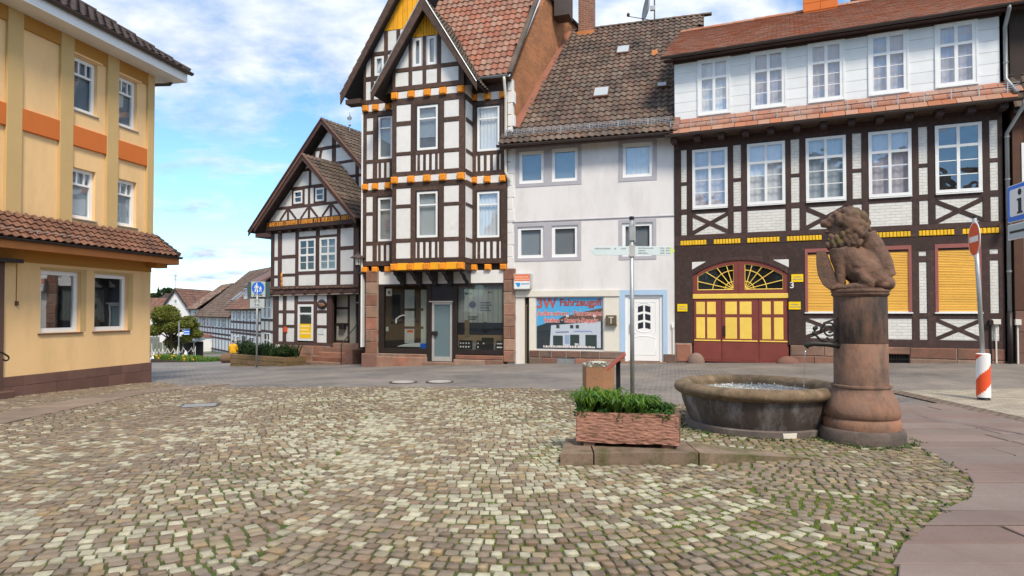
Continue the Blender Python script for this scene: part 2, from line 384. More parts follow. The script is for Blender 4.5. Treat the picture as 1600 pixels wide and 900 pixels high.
    def mesh(s, name, m=None, smooth=False, uv=False):
        me = bpy.data.meshes.new(name); me.from_pydata(s.v, [], s.f)
        for x in (s.mats or [m]): me.materials.append(x)
        if s.mats: me.polygons.foreach_set('material_index', s.m)
        if smooth: me.polygons.foreach_set('use_smooth', [True] * len(me.polygons))
        if uv:
            ul = me.uv_layers.new(name='UVMap')
            for p in me.polygons:
                nn = p.normal
                for li in p.loop_indices:
                    c = me.vertices[me.loops[li].vertex_index].co
                    if abs(nn.z) > 0.8: ul.data[li].uv = (c.x, c.y)
                    elif abs(nn.y) > abs(nn.x): ul.data[li].uv = (c.x, c.z)
                    else: ul.data[li].uv = (c.y, c.z)
        me.update(); return me
    def build(s, name, m=None, parent=None, smooth=False, uv=False, loc=None):
        return link(name, s.mesh(name, m, smooth, uv), parent, loc)

def shade_auto(o, ang=35):
    me = o.data
    me.polygons.foreach_set('use_smooth', [True] * len(me.polygons))
    me.set_sharp_from_angle(angle=R(ang))
    return o

BAKE = bpy.data.scenes.new('bake'); BAKED = []
def baked(o):
    """mesh of an object with its modifiers, evaluated apart from the big scene"""
    BAKE.collection.objects.link(o); vl = BAKE.view_layers[0]; vl.update()
    me = bpy.data.meshes.new_from_object(o.evaluated_get(vl.depsgraph))
    BAKE.collection.objects.unlink(o); BAKED.append(o); return me
def text(s, size, m, parent, loc, rot=(math.pi / 2, 0, 0), align='CENTER', ext=0.002, name='lettering', bold=0.0, sx=1.0):
    cu = bpy.data.curves.new('text', 'FONT'); cu.body = s; cu.size = size; cu.align_x = align; cu.align_y = 'CENTER'
    cu.extrude = ext; cu.offset = bold; cu.resolution_u = 3
    tmp = bpy.data.objects.new('tmp', cu)
    me = baked(tmp)
    me.materials.clear(); me.materials.append(m)
    o = link(name, me, parent, loc); o.rotation_euler = rot; o.scale = (sx, 1, 1)
    return o

# ------------------------------------------------------------------ a building with a measured facade
class House:
    """local x runs along the facade to the right, local y into the building, z up"""
    def __init__(s, name, PL, PR, label):
        s.P0 = Vector((PL[0], PL[1], 0)); v = Vector((PR[0] - PL[0], PR[1] - PL[1], 0))
        s.L = v.length; s.u = v.normalized(); s.n = Vector((s.u.y, -s.u.x, 0))
        s.root = empty(name, s.P0, math.atan2(s.u.y, s.u.x), label, 'house')
    def uz(s, px, py, d=0.0):
        r_ = ray(px, py); q = s.P0 + s.n * d
        t = (q - EYE).dot(s.n) / r_.dot(s.n); p = EYE + r_ * t
        return (p - s.P0).dot(s.u), p.z
    def U(s, px, py=300, d=0.0): return s.uz(px, py, d)[0]
    def Z(s, px, py, d=0.0): return s.uz(px, py, d)[1]
    def rect(s, x0, x1, y0, y1, d=0.0):
        ym, xm = (y0 + y1) / 2, (x0 + x1) / 2
        return s.U(x0, ym, d), s.U(x1, ym, d), s.Z(xm, y1, d), s.Z(xm, y0, d)
    def local(s, p):
        q = Vector(p) - s.P0; return Vector((q.dot(s.u), -q.dot(s.n), p[2]))
    def world(s, x, y, z): return s.P0 + s.u * x - s.n * y + Vector((0, 0, z))
    def ground(s, u, d=0.0):
        p = s.P0 + s.u * u + s.n * d; return G(p.x, p.y)
    def part(s, mb, name, m=None, **k): return mb.build(name, m, s.root, **k)
    def boxp(s, name, m, x0, x1, y0, y1, z0, z1, uv=False, parent=None):
        return MB().box(x0, x1, y0, y1, z0, z1).build(name, m, parent or s.root, uv=uv)

def timber(h, kind, m, P, yf=-0.03, yb=0.12, clip=None, inset=0.006, y=0.0):
    if len(P) == 4 and not isinstance(P[0], (tuple, list)): P = [(P[0], P[2]), (P[1], P[2]), (P[1], P[3]), (P[0], P[3])]
    if clip: P = clip_poly(P, clip)
    if not P or area(P) < 1e-3: return None
    P = [(a + random.uniform(-.006, .006), b + random.uniform(-.006, .006)) for a, b in inset_poly(P, -.004)]
    return MB().slab(P, y + yf, y + yb, inset).build(kind, m, h.root)
def brace(h, m, a, b, w_, yf=-0.028, yb=0.10, clip=None, y=0.0, kind='brace'):
    a, b = Vector(a), Vector(b); d = (b - a).normalized(); n = Vector((-d.y, d.x)) * (w_ / 2)
    P = [tuple(a - n), tuple(b - n), tuple(b + n), tuple(a + n)]
    return timber(h, kind, m, P, yf, yb, clip, 0.005, y)
def panels(h, m, reg, blocks, yf=-0.012, yb=0.115, clip=None, y=0.0, name='infill_panel', uv=False, inset=0.012, parent=None):
    """the plaster fields left between the timbers and windows, each a piece of its own"""
    us = sorted({reg[0], reg[1]} | {min(max(v, reg[0]), reg[1]) for b in blocks for v in b[:2]})
    zs = sorted({reg[2], reg[3]} | {min(max(v, reg[2]), reg[3]) for b in blocks for v in b[2:]})
    nu, nz = len(us) - 1, len(zs) - 1
    free = [[True] * nz for _ in range(nu)]
    for i in range(nu):
        for j in range(nz):
            cu_, cz_ = (us[i] + us[i + 1]) / 2, (zs[j] + zs[j + 1]) / 2
            if us[i + 1] - us[i] < 1e-4 or zs[j + 1] - zs[j] < 1e-4: free[i][j] = False; continue
            for b in blocks:
                if b[0] - 1e-5 <= cu_ <= b[1] + 1e-5 and b[2] - 1e-5 <= cz_ <= b[3] + 1e-5: free[i][j] = False; break
    for i in range(nu):
        for j in range(nz):
            if not free[i][j]: continue
            j2 = j
            while j2 + 1 < nz and free[i][j2 + 1]: j2 += 1
            i2 = i
            while i2 + 1 < nu and all(free[i2 + 1][k] for k in range(j, j2 + 1)): i2 += 1
            for a in range(i, i2 + 1):
                for k in range(j, j2 + 1): free[a][k] = False
            x0, x1, z0, z1 = us[i], us[i2 + 1], zs[j], zs[j2 + 1]
            if x1 - x0 < 0.025 or z1 - z0 < 0.025: continue
            P = [(x0, z0), (x1, z0), (x1, z1), (x0, z1)]
            if clip: P = clip_poly(P, clip)
            if not P or area(P) < 0.004: continue
            MB().slab(P, y + yf, y + yb, inset if min(x1 - x0, z1 - z0) > 0.06 else 0.004).build(name, m, parent or h.root, uv=uv)

def window(h, x0, x1, z0, z1, yf, fm, gm, vm=(), hm=(), fw=0.05, back=None, bm=None, depth=0.07, back_y=0.10, name='window', sill=None, parent=None, lower=0.0):
    """frame bars in one mesh; each pane of glass and the blind or curtain behind it are sub-parts.
       vm: (fraction from left, width); hm: (fraction from bottom, width, fraction range of x)"""
    b = MB(); yb = yf + depth
    b.box(x0, x0 + fw, yf, yb, z0, z1).box(x1 - fw, x1, yf, yb, z0, z1)
    b.box(x0 + fw, x1 - fw, yf, yb, z0, z0 + fw).box(x0 + fw, x1 - fw, yf, yb, z1 - fw, z1)
    ix0, ix1, iz0, iz1 = x0 + fw, x1 - fw, z0 + fw, z1 - fw
    xs = [(ix0, ix0)]; zs = [(iz0, iz0)]
    for f, w_ in vm: c = ix0 + f * (ix1 - ix0); xs.append((c - w_ / 2, c + w_ / 2))
    for f, w_ in hm: c = iz0 + f * (iz1 - iz0); zs.append((c - w_ / 2, c + w_ / 2))
    xs.append((ix1, ix1)); zs.append((iz1, iz1)); xs.sort(); zs.sort()
    for a, c in xs[1:-1]: b.box(a, c, yf + 0.004, yb - 0.01, iz0, iz1)
    for a, c in zs[1:-1]:
        thick = 0.0 if (c - a) > 0.04 else 0.012
        for i in range(len(xs) - 1): b.box(xs[i][1], xs[i + 1][0], yf + 0.006 + thick, yb - 0.012 - thick, a, c)
    o = b.build(name, fm, parent or h.root)
    for i in range(len(xs) - 1):
        for j in range(len(zs) - 1):
            a0, a1, c0, c1 = xs[i][1], xs[i + 1][0], zs[j][1], zs[j + 1][0]
            yp = yf + depth * 0.55
            tl = random.uniform(-0.004, 0.004); t2 = random.uniform(-0.004, 0.004)
            MB().add([(a0, yp + tl, c0), (a1, yp - tl, c0), (a1, yp - tl + t2, c1), (a0, yp + tl + t2, c1)], [(0, 1, 2, 3)]).build('pane', gm, o)
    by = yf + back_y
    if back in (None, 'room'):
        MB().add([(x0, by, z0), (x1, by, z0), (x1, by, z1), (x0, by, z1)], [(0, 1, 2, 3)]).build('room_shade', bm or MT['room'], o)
    elif back == 'curtain':
        n = 30; vs = []; k = random.random() * 6
        for i in range(n + 1):
            x = x0 + (x1 - x0) * i / n; yy = by + 0.012 * math.sin(i * 1.35 + k) + 0.006 * math.sin(i * 2.9)
            vs += [(x, yy, z0), (x, yy, z1)]
        MB().add(vs, [(2 * i, 2 * i + 2, 2 * i + 3, 2 * i + 1) for i in range(n)]).build('curtain', bm or MT['curtain'], o, smooth=True)
    elif back == 'blind':
        zl = z0 + (z1 - z0) * lower
        bb = MB(); zc = z1; 
        while zc > zl + 0.02: bb.add([(ix0 - .03, by - 0.008, zc - 0.028), (ix1 + .03, by - 0.008, zc - 0.028), (ix1 + .03, by + 0.008, zc), (ix0 - .03, by + 0.008, zc)], [(0, 1, 2, 3)]); zc -= 0.03
        bb.build('blind', bm or MT['slatblind'], o)
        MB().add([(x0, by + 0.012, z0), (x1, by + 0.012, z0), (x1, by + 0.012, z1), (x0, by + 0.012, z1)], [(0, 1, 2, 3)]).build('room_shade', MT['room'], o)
    if sill:
        sm, ov, out_ = sill
        MB().add([(x0 - ov, yf - out_, z0 - 0.045), (x1 + ov, yf - out_, z0 - 0.045), (x1 + ov, yf + 0.04, z0 - 0.045), (x0 - ov, yf + 0.04, z0 - 0.045),
                  (x0 - ov, yf - out_, z0 - 0.02), (x1 + ov, yf - out_, z0 - 0.02), (x1 + ov, yf + 0.04, z0 - 0.003), (x0 - ov, yf + 0.04, z0 - 0.003)],
                 [(0, 3, 2, 1), (4, 5, 6, 7), (0, 1, 5, 4), (1, 2, 6, 5), (2, 3, 7, 6), (3, 0, 4, 7)]).build('sill', sm, o)
    return o

def wall_holes(h, m, x0, x1, z0, z1, holes, yf=0.0, depth=0.14, name='wall', zb=None):
    """rendered wall with real openings and reveals"""
    us = sorted({x0, x1} | {v for b in holes for v in b[:2] if x0 < v < x1}); zs = sorted({z0, z1} | {v for b in holes for v in b[2:] if z0 < v < z1})
    b = MB()
    for i in range(len(us) - 1):
        for j in range(len(zs) - 1):
            c, d = (us[i] + us[i + 1]) / 2, (zs[j] + zs[j + 1]) / 2
            if any(q[0] < c < q[1] and q[2] < d < q[3] for q in holes): continue
            lo = zs[j]; 
            b.add([(us[i], yf, lo), (us[i + 1], yf, lo), (us[i + 1], yf, zs[j + 1]), (us[i], yf, zs[j + 1])], [(0, 1, 2, 3)])
    for q in holes:
        a0, a1, c0, c1 = q; y2 = yf + depth
        b.add([(a0, yf, c0), (a0, yf, c1), (a0, y2, c1), (a0, y2, c0)], [(0, 1, 2, 3)])
        b.add([(a1, yf, c0), (a1, y2, c0), (a1, y2, c1), (a1, yf, c1)], [(0, 1, 2, 3)])
        b.add([(a0, yf, c1), (a1, yf, c1), (a1, y2, c1), (a0, y2, c1)], [(0, 1, 2, 3)])
        b.add([(a0, yf, c0), (a0, y2, c0), (a1, y2, c0), (a1, yf, c0)], [(0, 1, 2, 3)])
    return b.build(name, m, h.root)

# ------------------------------------------------------------------ roofs laid tile by tile
def tile_mesh(style, tw, th, name='tile'):
    b = MB()
    if style == 'pan':
        n = 6; lo, hi, lip = 0.052, 0.012, 0.036
        def prof(s_): return 0.052 * (0.5 - 0.5 * math.cos(2 * math.pi * (s_ * 0.95 + 0.30)))
        vs = []
        for s_ in range(n + 1):
            q = s_ / n; z = prof(q)
            vs += [(q * tw, 0, z + lo - lip), (q * tw, 0, z + lo), (q * tw, th * 1.08, z + hi)]
        fs = []
        for i in range(n):
            a, c = 3 * i, 3 * i + 3
            fs += [(a, c, c + 1, a + 1), (a + 1, c + 1, c + 2, a + 2)]
        fs.append((0, 1, 2)); fs.append((3 * n, 3 * n + 2, 3 * n + 1))
        b.add(vs, fs)
    else:
        g = tw * 0.02; lo, hi, t = 0.030, 0.006, 0.018
        b.add([(g, 0, lo - t), (tw - g, 0, lo - t), (tw - g, th * 1.06, hi - t), (g, th * 1.06, hi - t), (g, 0, lo), (tw - g, 0, lo), (tw - g, th * 1.06, hi), (g, th * 1.06, hi)],
              [(4, 5, 6, 7), (0, 1, 5, 4), (1, 2, 6, 5), (3, 0, 4, 7)])
    return b

def tile_roof(h, O, E, S, poly, tw, th, style, m, name='roof', thick=0.06, base_m=None, limit=300, jit=0.004, parent=None):
    """poly: convex outline in (along eave, up slope) metres from O"""
    O, E, S = Vector(O), Vector(E).normalized(), Vector(S).normalized(); Nn = E.cross(S).normalized()
    b = MB(); n = len(poly)
    A = sum(poly[i][0] * poly[(i + 1) % n][1] - poly[(i + 1) % n][0] * poly[i][1] for i in range(n))
    if A < 0: poly = poly[::-1]
    top = [O + E * a + S * c - Nn * 0.004 for a, c in poly]; bot = [p - Nn * thick for p in top]
    b.add(top + bot, [tuple(range(n)), tuple(reversed(range(n, 2 * n)))] + [(i, n + i, n + (i + 1) % n, (i + 1) % n) for i in range(n)])
    par = parent if parent is not None else (h.root if h else None)
    roof = b.build(name, base_m or MT['lath'], par)
    amin, amax = min(p[0] for p in poly), max(p[0] for p in poly); bmin, bmax = min(p[1] for p in poly), max(p[1] for p in poly)
    na = max(1, round((amax - amin) / tw)); tw_ = (amax - amin) / na
    nb = max(1, round((bmax - bmin) / th)); th_ = (bmax - bmin) / nb
    tb = tile_mesh(style, tw_, th_)
    spots = []
    for j in range(nb):
        off = (tw_ * 0.5 if (style == 'flat' and j % 2) else 0.0)
        for i in range(-1, na + 1):
            a, c = amin + i * tw_ + off, bmin + j * th_
            if not _inside(poly, a + tw_ / 2, c + th_ / 2): continue
            spots.append((a, c))
    def place(a, c):
        j1, j2 = random.uniform(-1, 1) * jit, random.uniform(-1, 1) * jit
        p = O + E * (a + j1) + S * (c + j2) + Nn * (random.uniform(-1, 1) * jit * 0.6)
        k = random.uniform(-1, 1) * jit * 3
        E2 = (E + S * k + Nn * random.uniform(-1, 1) * jit * 3).normalized(); N2 = E2.cross(S).normalized(); S2 = N2.cross(E2)
        return p, E2, S2, N2
    base = h.world if h else (lambda x, y, z: Vector((x, y, z)))
    def vis(sp):
        p = O + E * sp[0] + S * sp[1]; q = base(*p)
        if q.y < 0.5: return 1e6
        sx = 800 + q.x / q.y * 1000; sy = 487 - (q.z - 1.6) / q.y * 1000
        out_ = max(0, -sx, sx - 1600) + max(0, -sy, sy - 900)
        return (q - EYE).length + out_
    spots.sort(key=vis)
    me = tb.mesh('tile', m, smooth=False)
    if style == 'pan':
        me.polygons.foreach_set('use_smooth', [True] * len(me.polygons)); me.set_sharp_from_angle(angle=R(50))
    for a, c in spots[:limit]:
        p, E2, S2, N2 = place(a, c)
        o = link('tile', me, roof)
        o.matrix_basis = Matrix(((E2.x, S2.x, N2.x, p.x), (E2.y, S2.y, N2.y, p.y), (E2.z, S2.z, N2.z, p.z), (0, 0, 0, 1)))
    rest = spots[limit:]
    if rest:
        tv = np.array(tb.v); nv = len(tv); V = []; F = []
        for k, (a, c) in enumerate(rest):
            p, E2, S2, N2 = place(a, c)
            V.append(tv @ np.array([E2, S2, N2]) + np.array(p))
            F += [[i + k * nv for i in f] for f in tb.f]
        me2 = bpy.data.meshes.new('tile_field'); me2.from_pydata(np.concatenate(V).tolist(), [], F); me2.materials.append(m)
        if style == 'pan':
            me2.polygons.foreach_set('use_smooth', [True] * len(me2.polygons)); me2.set_sharp_from_angle(angle=R(50))
        o = link('tile_field', me2, roof); o['kind'] = 'stuff'
    return roof
def _inside(P, x, y):
    for i in range(len(P)):
        a, b = P[i], P[(i + 1) % len(P)]
        if (b[0] - a[0]) * (y - a[1]) - (b[1] - a[1]) * (x - a[0]) < -1e-9: return False
    return True

def stone_course(h, m, x0, x1, z0, z1, rows, yf, yb, wmin=0.3, wmax=0.7, name='stone', gap=0.012, inset=0.02, parent=None, mortar=True):
    if mortar: MB().box(x0 + .004, x1 - .004, yf + 0.018, yb - .004, z0 + .002, z1 - .004).build('mortar_bed', MT['mortar'], parent or h.root)
    zs = [z0 + (z1 - z0) * k / rows for k in range(rows + 1)]
    for j in range(rows):
        x = x0
        while x < x1 - 0.02:
            w_ = random.uniform(wmin, wmax)
            if x1 - (x + w_) < wmin * 0.6: w_ = x1 - x
            e = [random.uniform(-1, 1) * 0.006 for _ in range(8)]
            P = [(x + gap / 2 + e[0], zs[j] + gap / 2 + e[1]), (x + w_ - gap / 2 + e[2], zs[j] + gap / 2 + e[3]), (x + w_ - gap / 2 + e[4], zs[j + 1] - gap / 2 + e[5]), (x + gap / 2 + e[6], zs[j + 1] - gap / 2 + e[7])]
            MB().slab(P, yf + random.uniform(-0.012, 0.004), yb, inset).build(name, m, parent or h.root)
            x += w_
# ------------------------------------------------------------------ ground
def ground_mat():
    return M('distant ground', (0.12, 0.115, 0.10), 0.95, 0.2, 0.4, 0.3, 12, col2=(0.07, 0.09, 0.035), s2=0.05, t2=0.5)
MG = ground_mat()
def sheet(name, xs, ys, dz, m, inside=None, label=None):
    V, F, idx = [], [], {}
    def vid(i, j):
        if (i, j) not in idx: idx[(i, j)] = len(V); V.append((xs[i], ys[j], G(xs[i], ys[j]) + dz))
        return idx[(i, j)]
    for i in range(len(xs) - 1):
        for j in range(len(ys) - 1):
            if inside and not inside((xs[i] + xs[i + 1]) / 2, (ys[j] + ys[j + 1]) / 2): continue
            F.append((vid(i, j), vid(i + 1, j), vid(i + 1, j + 1), vid(i, j + 1)))
    me = bpy.data.meshes.new(name); me.from_pydata(V, [], F); me.materials.append(m)
    me.polygons.foreach_set('use_smooth', [True] * len(F))
    return tag(link(name, me), kind='structure')
def frange(a, b, s): return [a + (b - a) * i / max(1, round((b - a) / s)) for i in range(max(1, round((b - a) / s)) + 1)]
gx = [-4000, -2000, -900, -400, -200, -120, -90, -70, -55] + frange(-45, 40, 1.0) + [55, 80, 150, 400, 1200, 4000]
gy = [-400, -100, -40, -20] + frange(-12, 60, 1.0) + [70, 80, 90, 100, 120, 150, 200, 300, 500, 900, 1600, 4500]
sheet('ground', gx, gy, -0.03, MG)

# road of small grey setts between the plaza and the houses
M_ROAD = M('grey setts', (0.185, 0.170, 0.165), 0.75, 0.15, 0.7, 0.5, 30, brick=(0.21, 0.12, (0.10, 0.09, 0.08), 0.013),
           col3=(0.27, 0.235, 0.205), s3=0.35, t3=0.55, w3=0.15, bdist=0.015)
def road_uv(o):
    me = o.data; ul = me.uv_layers.new(name='UVMap')
    for p in me.polygons:
        for li in p.loop_indices:
            c = me.vertices[me.loops[li].vertex_index].co
            ul.data[li].uv = (c.x * 0.97 - c.y * 0.24, c.y * 0.97 + c.x * 0.24)
road = sheet('road', frange(-45, 16, 0.8), frange(6.5, 75, 0.8), -0.012, M_ROAD)
road_uv(road)

# cobbled plaza -----------------------------------------------------
def edge_right(y):
    """x where the cobbles end against the red slabs"""
    pts = [(2.6, 1.5), (3.3, 1.95), (4.07, 2.42), (4.44, 2.70), (4.78, 3.06), (5.16, 3.46), (5.65, 4.10), (6.3, 4.45), (7.2, 4.72), (7.9, 4.86), (9.0, 5.05), (10.2, 5.1), (14, 5.1)]
    if y <= pts[0][0]: return pts[0][1]
    for (a, b), (c, d) in zip(pts, pts[1:]):
        if y <= c: return b + (d - b) * (y - a) / (c - a)
    return pts[-1][1]
def far_edge(x):
    """y where the cobbles end against the road"""
    pts = [(-14, 17.8), (-9.6, 17.6), (-8.6, 16.3), (-6.5, 14.7), (-3.0, 13.9), (0.5, 13.4), (1.6, 13.0), (2.2, 11.6), (3.6, 10.5), (5.3, 9.9), (9, 9.9)]
    for (a, b), (c, d) in zip(pts, pts[1:]):
        if x <= c: return b + (d - b) * (x - a) / (c - a)
    return pts[-1][1]
YH_A, YH_B = (-11.9, 9.6), (-10.17, 18.0)          # foot of the yellow house
def left_edge(y): return YH_A[0] + (YH_B[0] - YH_A[0]) * (y - YH_A[1]) / (YH_B[1] - YH_A[1])
def strip_c(y): return -7.95 - (y - 10) * 0.09 if y < 14 else -8.31 + (y - 14) * 0.5
def strip(x, y):
    """smooth worn flagstone strip that crosses the cobbles in front of the yellow house"""
    return abs(x - strip_c(y)) < 0.48 and 6.0 < y < 15.8
def plaza_in(x, y): return left_edge(y) + 0.02 < x < edge_right(y) and y < far_edge(x)
M_BED = M('mossy sand joints', (0.085, 0.070, 0.045), 0.95, 0.25, 9, 0.4, 70, col2=(0.070, 0.105, 0.015), s2=1.1, t2=0.44, w2=0.10, col3=(0.05, 0.085, 0.012), s3=3.2, t3=0.54, w3=0.06)
plaza = sheet('plaza', frange(-12.2, 5.2, 0.2), frange(1.5, 18.0, 0.25), 0.0, M_BED, lambda x, y: plaza_in(x, y))
M_COB = M('mauve brown cobble', (0.225, 0.172, 0.122), 0.8, 0.18, 14, 0.35, 90, isl=0.22, hue=0.008, col3=(0.13, 0.10, 0.085), s3=9, t3=0.62, w3=0.12)
M_COBY = M('ochre grey cobble', (0.275, 0.215, 0.135), 0.8, 0.16, 14, 0.35, 90, isl=0.2, hue=0.012, col3=(0.18, 0.15, 0.11), s3=9, t3=0.62, w3=0.12)
M_COBW = M('pale limestone cobble', (0.40, 0.372, 0.275), 0.75, 0.2, 18, 0.35, 90, isl=0.2, col3=(0.30, 0.275, 0.21), s3=12, t3=0.60, w3=0.10)
OBST = [(3.40, 8.95, 0.93), (4.35, 8.0, 0.46)]
KERB = [(0.50, 6.66), (1.95, 6.68), (3.05, 6.88), (2.9, 7.10), (1.97, 7.30), (0.62, 7.42)]
def blocked(x, y):
    if any((x - a) ** 2 + (y - b) ** 2 < r_ * r_ for a, b, r_ in OBST): return True
    return _inside(KERB, x, y)
def gen_cobbles():
    th = R(6); c, s = math.cos(th), math.sin(th); W, cs = 3.9, 0.17
    rng_ = random.Random(3); out_ = []
    # local (p,q): p across, q away from the viewer
    for k in range(-5, 4):
        pc = 0.75 + k * W
        q = -4.0
        while q < 26:
            hrow = rng_.uniform(0.098, 0.122)
            sx = -W / 2 + rng_.uniform(-0.02, 0.05)
            while sx < W / 2 - 0.03:
                w_ = rng_.uniform(0.076, 0.118)
                if rng_.random() < 0.04: w_ *= 1.35
                if sx + w_ > W / 2 + 0.03: w_ = W / 2 - sx + 0.01
                m_ = sx + w_ / 2
                p, qq = pc + m_, q + cs * m_ * m_ + rng_.uniform(-0.012, 0.012)
                x, y = c * p - s * qq, s * p + c * qq
                if y > 2.2 and abs(x) < 0.8 * y + 1.6 and plaza_in(x, y) and not blocked(x, y) and not strip(x, y) and w_ > 0.04:
                    sl_ = 2 * cs * m_
                    out_.append((x, y, th + math.atan(sl_) + rng_.uniform(-0.07, 0.07), w_ - rng_.uniform(0.005, 0.013) - 0.006 * min(1, max(0, x)), hrow * 0.985 - rng_.uniform(0.014, 0.024) - 0.006 * min(1, max(0, x)), max(0, min(1, rng_.random() - 0.42 * mnoise.noise(Vector((m_ * 1.3, q * 3.1 + k * 17, 2.2)))))))
                sx += w_
            q += hrow
    return out_
stones = gen_cobbles()
def cob_kind(x, y, r_):
    n = mnoise.noise(Vector((x * 0.55, y * 0.55, 3.7))) + 0.6 * mnoise.noise(Vector((x * 1.9, y * 1.9, 9.1)))
    d = (y - 8.6) / 4.4; mid = math.exp(-d * d) * math.exp(-((x + 0.6) / 4.6) ** 2)
    pw = 0.09 + 0.36 * n + 0.34 * mid - 0.10 * max(0, (x - 1.2)) - (0.18 if x > 2.2 else 0)
    pw = max(0.05, min(0.72, pw))
    if x < -5: pw *= max(0.1, 1 - (-5 - x) / 2.5)
    if r_ < pw: return 2
    return 1 if r_ < pw + 0.10 + 0.28 * mid else 0
# six stone shapes, shared by the single stones
def cob_shape(seed, dome):
    rr = random.Random(seed); P = []
    for i, (a, b) in enumerate(((-.5, -.5), (0, -.5), (.5, -.5), (.5, 0), (.5, .5), (0, .5), (-.5, .5), (-.5, 0))):
        k = 0.05 if i % 2 == 0 else 0.04
        f = 0.965 if i % 2 == 0 else 1.02
        P.append((a * f + rr.uniform(-k, k), b * f + rr.uniform(-k, k)))
    vs = [(x, y, -0.04) for x, y in P] + [(x * 0.99, y * 0.99, 0.004 + rr.uniform(-.003, .003)) for x, y in P] + [(x * 0.88, y * 0.88, dome + rr.uniform(-.0015, .0015)) for x, y in P] + [(0, 0, dome + 0.002)]
    fs = []
    for i in range(8):
        j = (i + 1) % 8
        fs += [(i, j, 8 + j, 8 + i), (8 + i, 8 + j, 16 + j, 16 + i), (16 + i, 16 + j, 24)]
    return vs, fs
SHAPES = [cob_shape(k, 0.007 + 0.002 * (k % 3)) for k in range(8)]
def in_view(x, y): return y > 3.75 and abs(x) < 0.8 * y
order = sorted(range(len(stones)), key=lambda i: (0 if in_view(stones[i][0], stones[i][1]) else 1, stones[i][0] ** 2 + stones[i][1] ** 2))
near = set(order[:300])
MATS3 = (M_COB, M_COBY, M_COBW)
shape_mesh = {}
for k in range(8):
    for c_ in range(3):
        me = bpy.data.meshes.new('cobble'); me.from_pydata(SHAPES[k][0], [], SHAPES[k][1]); me.materials.append(MATS3[c_])
        me.polygons.foreach_set('use_smooth', [True] * len(me.polygons)); shape_mesh[(k, c_)] = me
V, F, FM = [], [], []; nv = 0
rr = random.Random(11)
for i, (x, y, a, w_, h_, r_) in enumerate(stones):
    z = G(x, y) + 0.007 + rr.uniform(-0.006, 0.006) + 0.012 * mnoise.noise(Vector((x * 0.9, y * 0.9, 0)))
    kd = cob_kind(x, y, r_); k = rr.randrange(8)
    tx, ty = rr.uniform(-0.028, 0.028), rr.uniform(-0.028, 0.028)
    if i in near:
        o = link('cobble', shape_mesh[(k, kd)], plaza, (x, y, z)); o.scale = (w_, h_, 1.0); o.rotation_euler = (ty, tx, a)
    else:
        ca, sa = math.cos(a), math.sin(a); far = y > 9.5 or not in_view(x, y)
        vs, fs = SHAPES[k]
        if far:   # lighter stone for the distance: eight verts
            vs2 = [vs[8 + q] for q in (0, 2, 4, 6)] + [vs[16 + q] for q in (0, 2, 4, 6)]
            vs2 = [(vx, vy, vz if q >= 4 else -0.02) for q, (vx, vy, vz) in enumerate(vs2)]
            fs2 = [(0, 1, 5, 4), (1, 2, 6, 5), (2, 3, 7, 6), (3, 0, 4, 7), (4, 5, 6, 7)]
        else: vs2, fs2 = vs, fs
        for vx, vy, vz in vs2:
            px_, py_ = vx * w_, vy * h_
            V.append((x + ca * px_ - sa * py_, y + sa * px_ + ca * py_, z + vz + px_ * tx + py_ * ty))
        F += [[q + nv for q in f] for f in fs2]; FM += [kd] * len(fs2); nv += len(vs2)
me = bpy.data.meshes.new('cobble_field'); me.from_pydata(V, [], F)
for m_ in MATS3: me.materials.append(m_)
me.polygons.foreach_set('material_index', FM); me.polygons.foreach_set('use_smooth', [True] * len(F)); me.set_sharp_from_angle(angle=R(55))
o = link('cobble_field', me, plaza); o['kind'] = 'stuff'

# worn flagstones crossing the cobbles by the yellow house
M_FLAG = M('worn flagstone', (0.235, 0.175, 0.135), 0.8, 0.12, 2.5, 0.3, 40, isl=0.12, col3=(0.16, 0.125, 0.10), s3=2, t3=0.6)
y = 6.0
while y < 15.7:
    l = random.uniform(0.7, 1.2); q = []
    for yy, sg in ((y + 0.01, -1), (y + 0.01, 1), (min(15.8, y + l) - 0.01, 1), (min(15.8, y + l) - 0.01, -1)):
        q.append((strip_c(yy) + sg * 0.48, yy))
    MB().hull8([(a, b, G(a, b) - 0.03) for a, b in q] + [(a, b, G(a, b) + 0.022) for a, b in q]).build('flagstone', M_FLAG, plaza)
    y += l

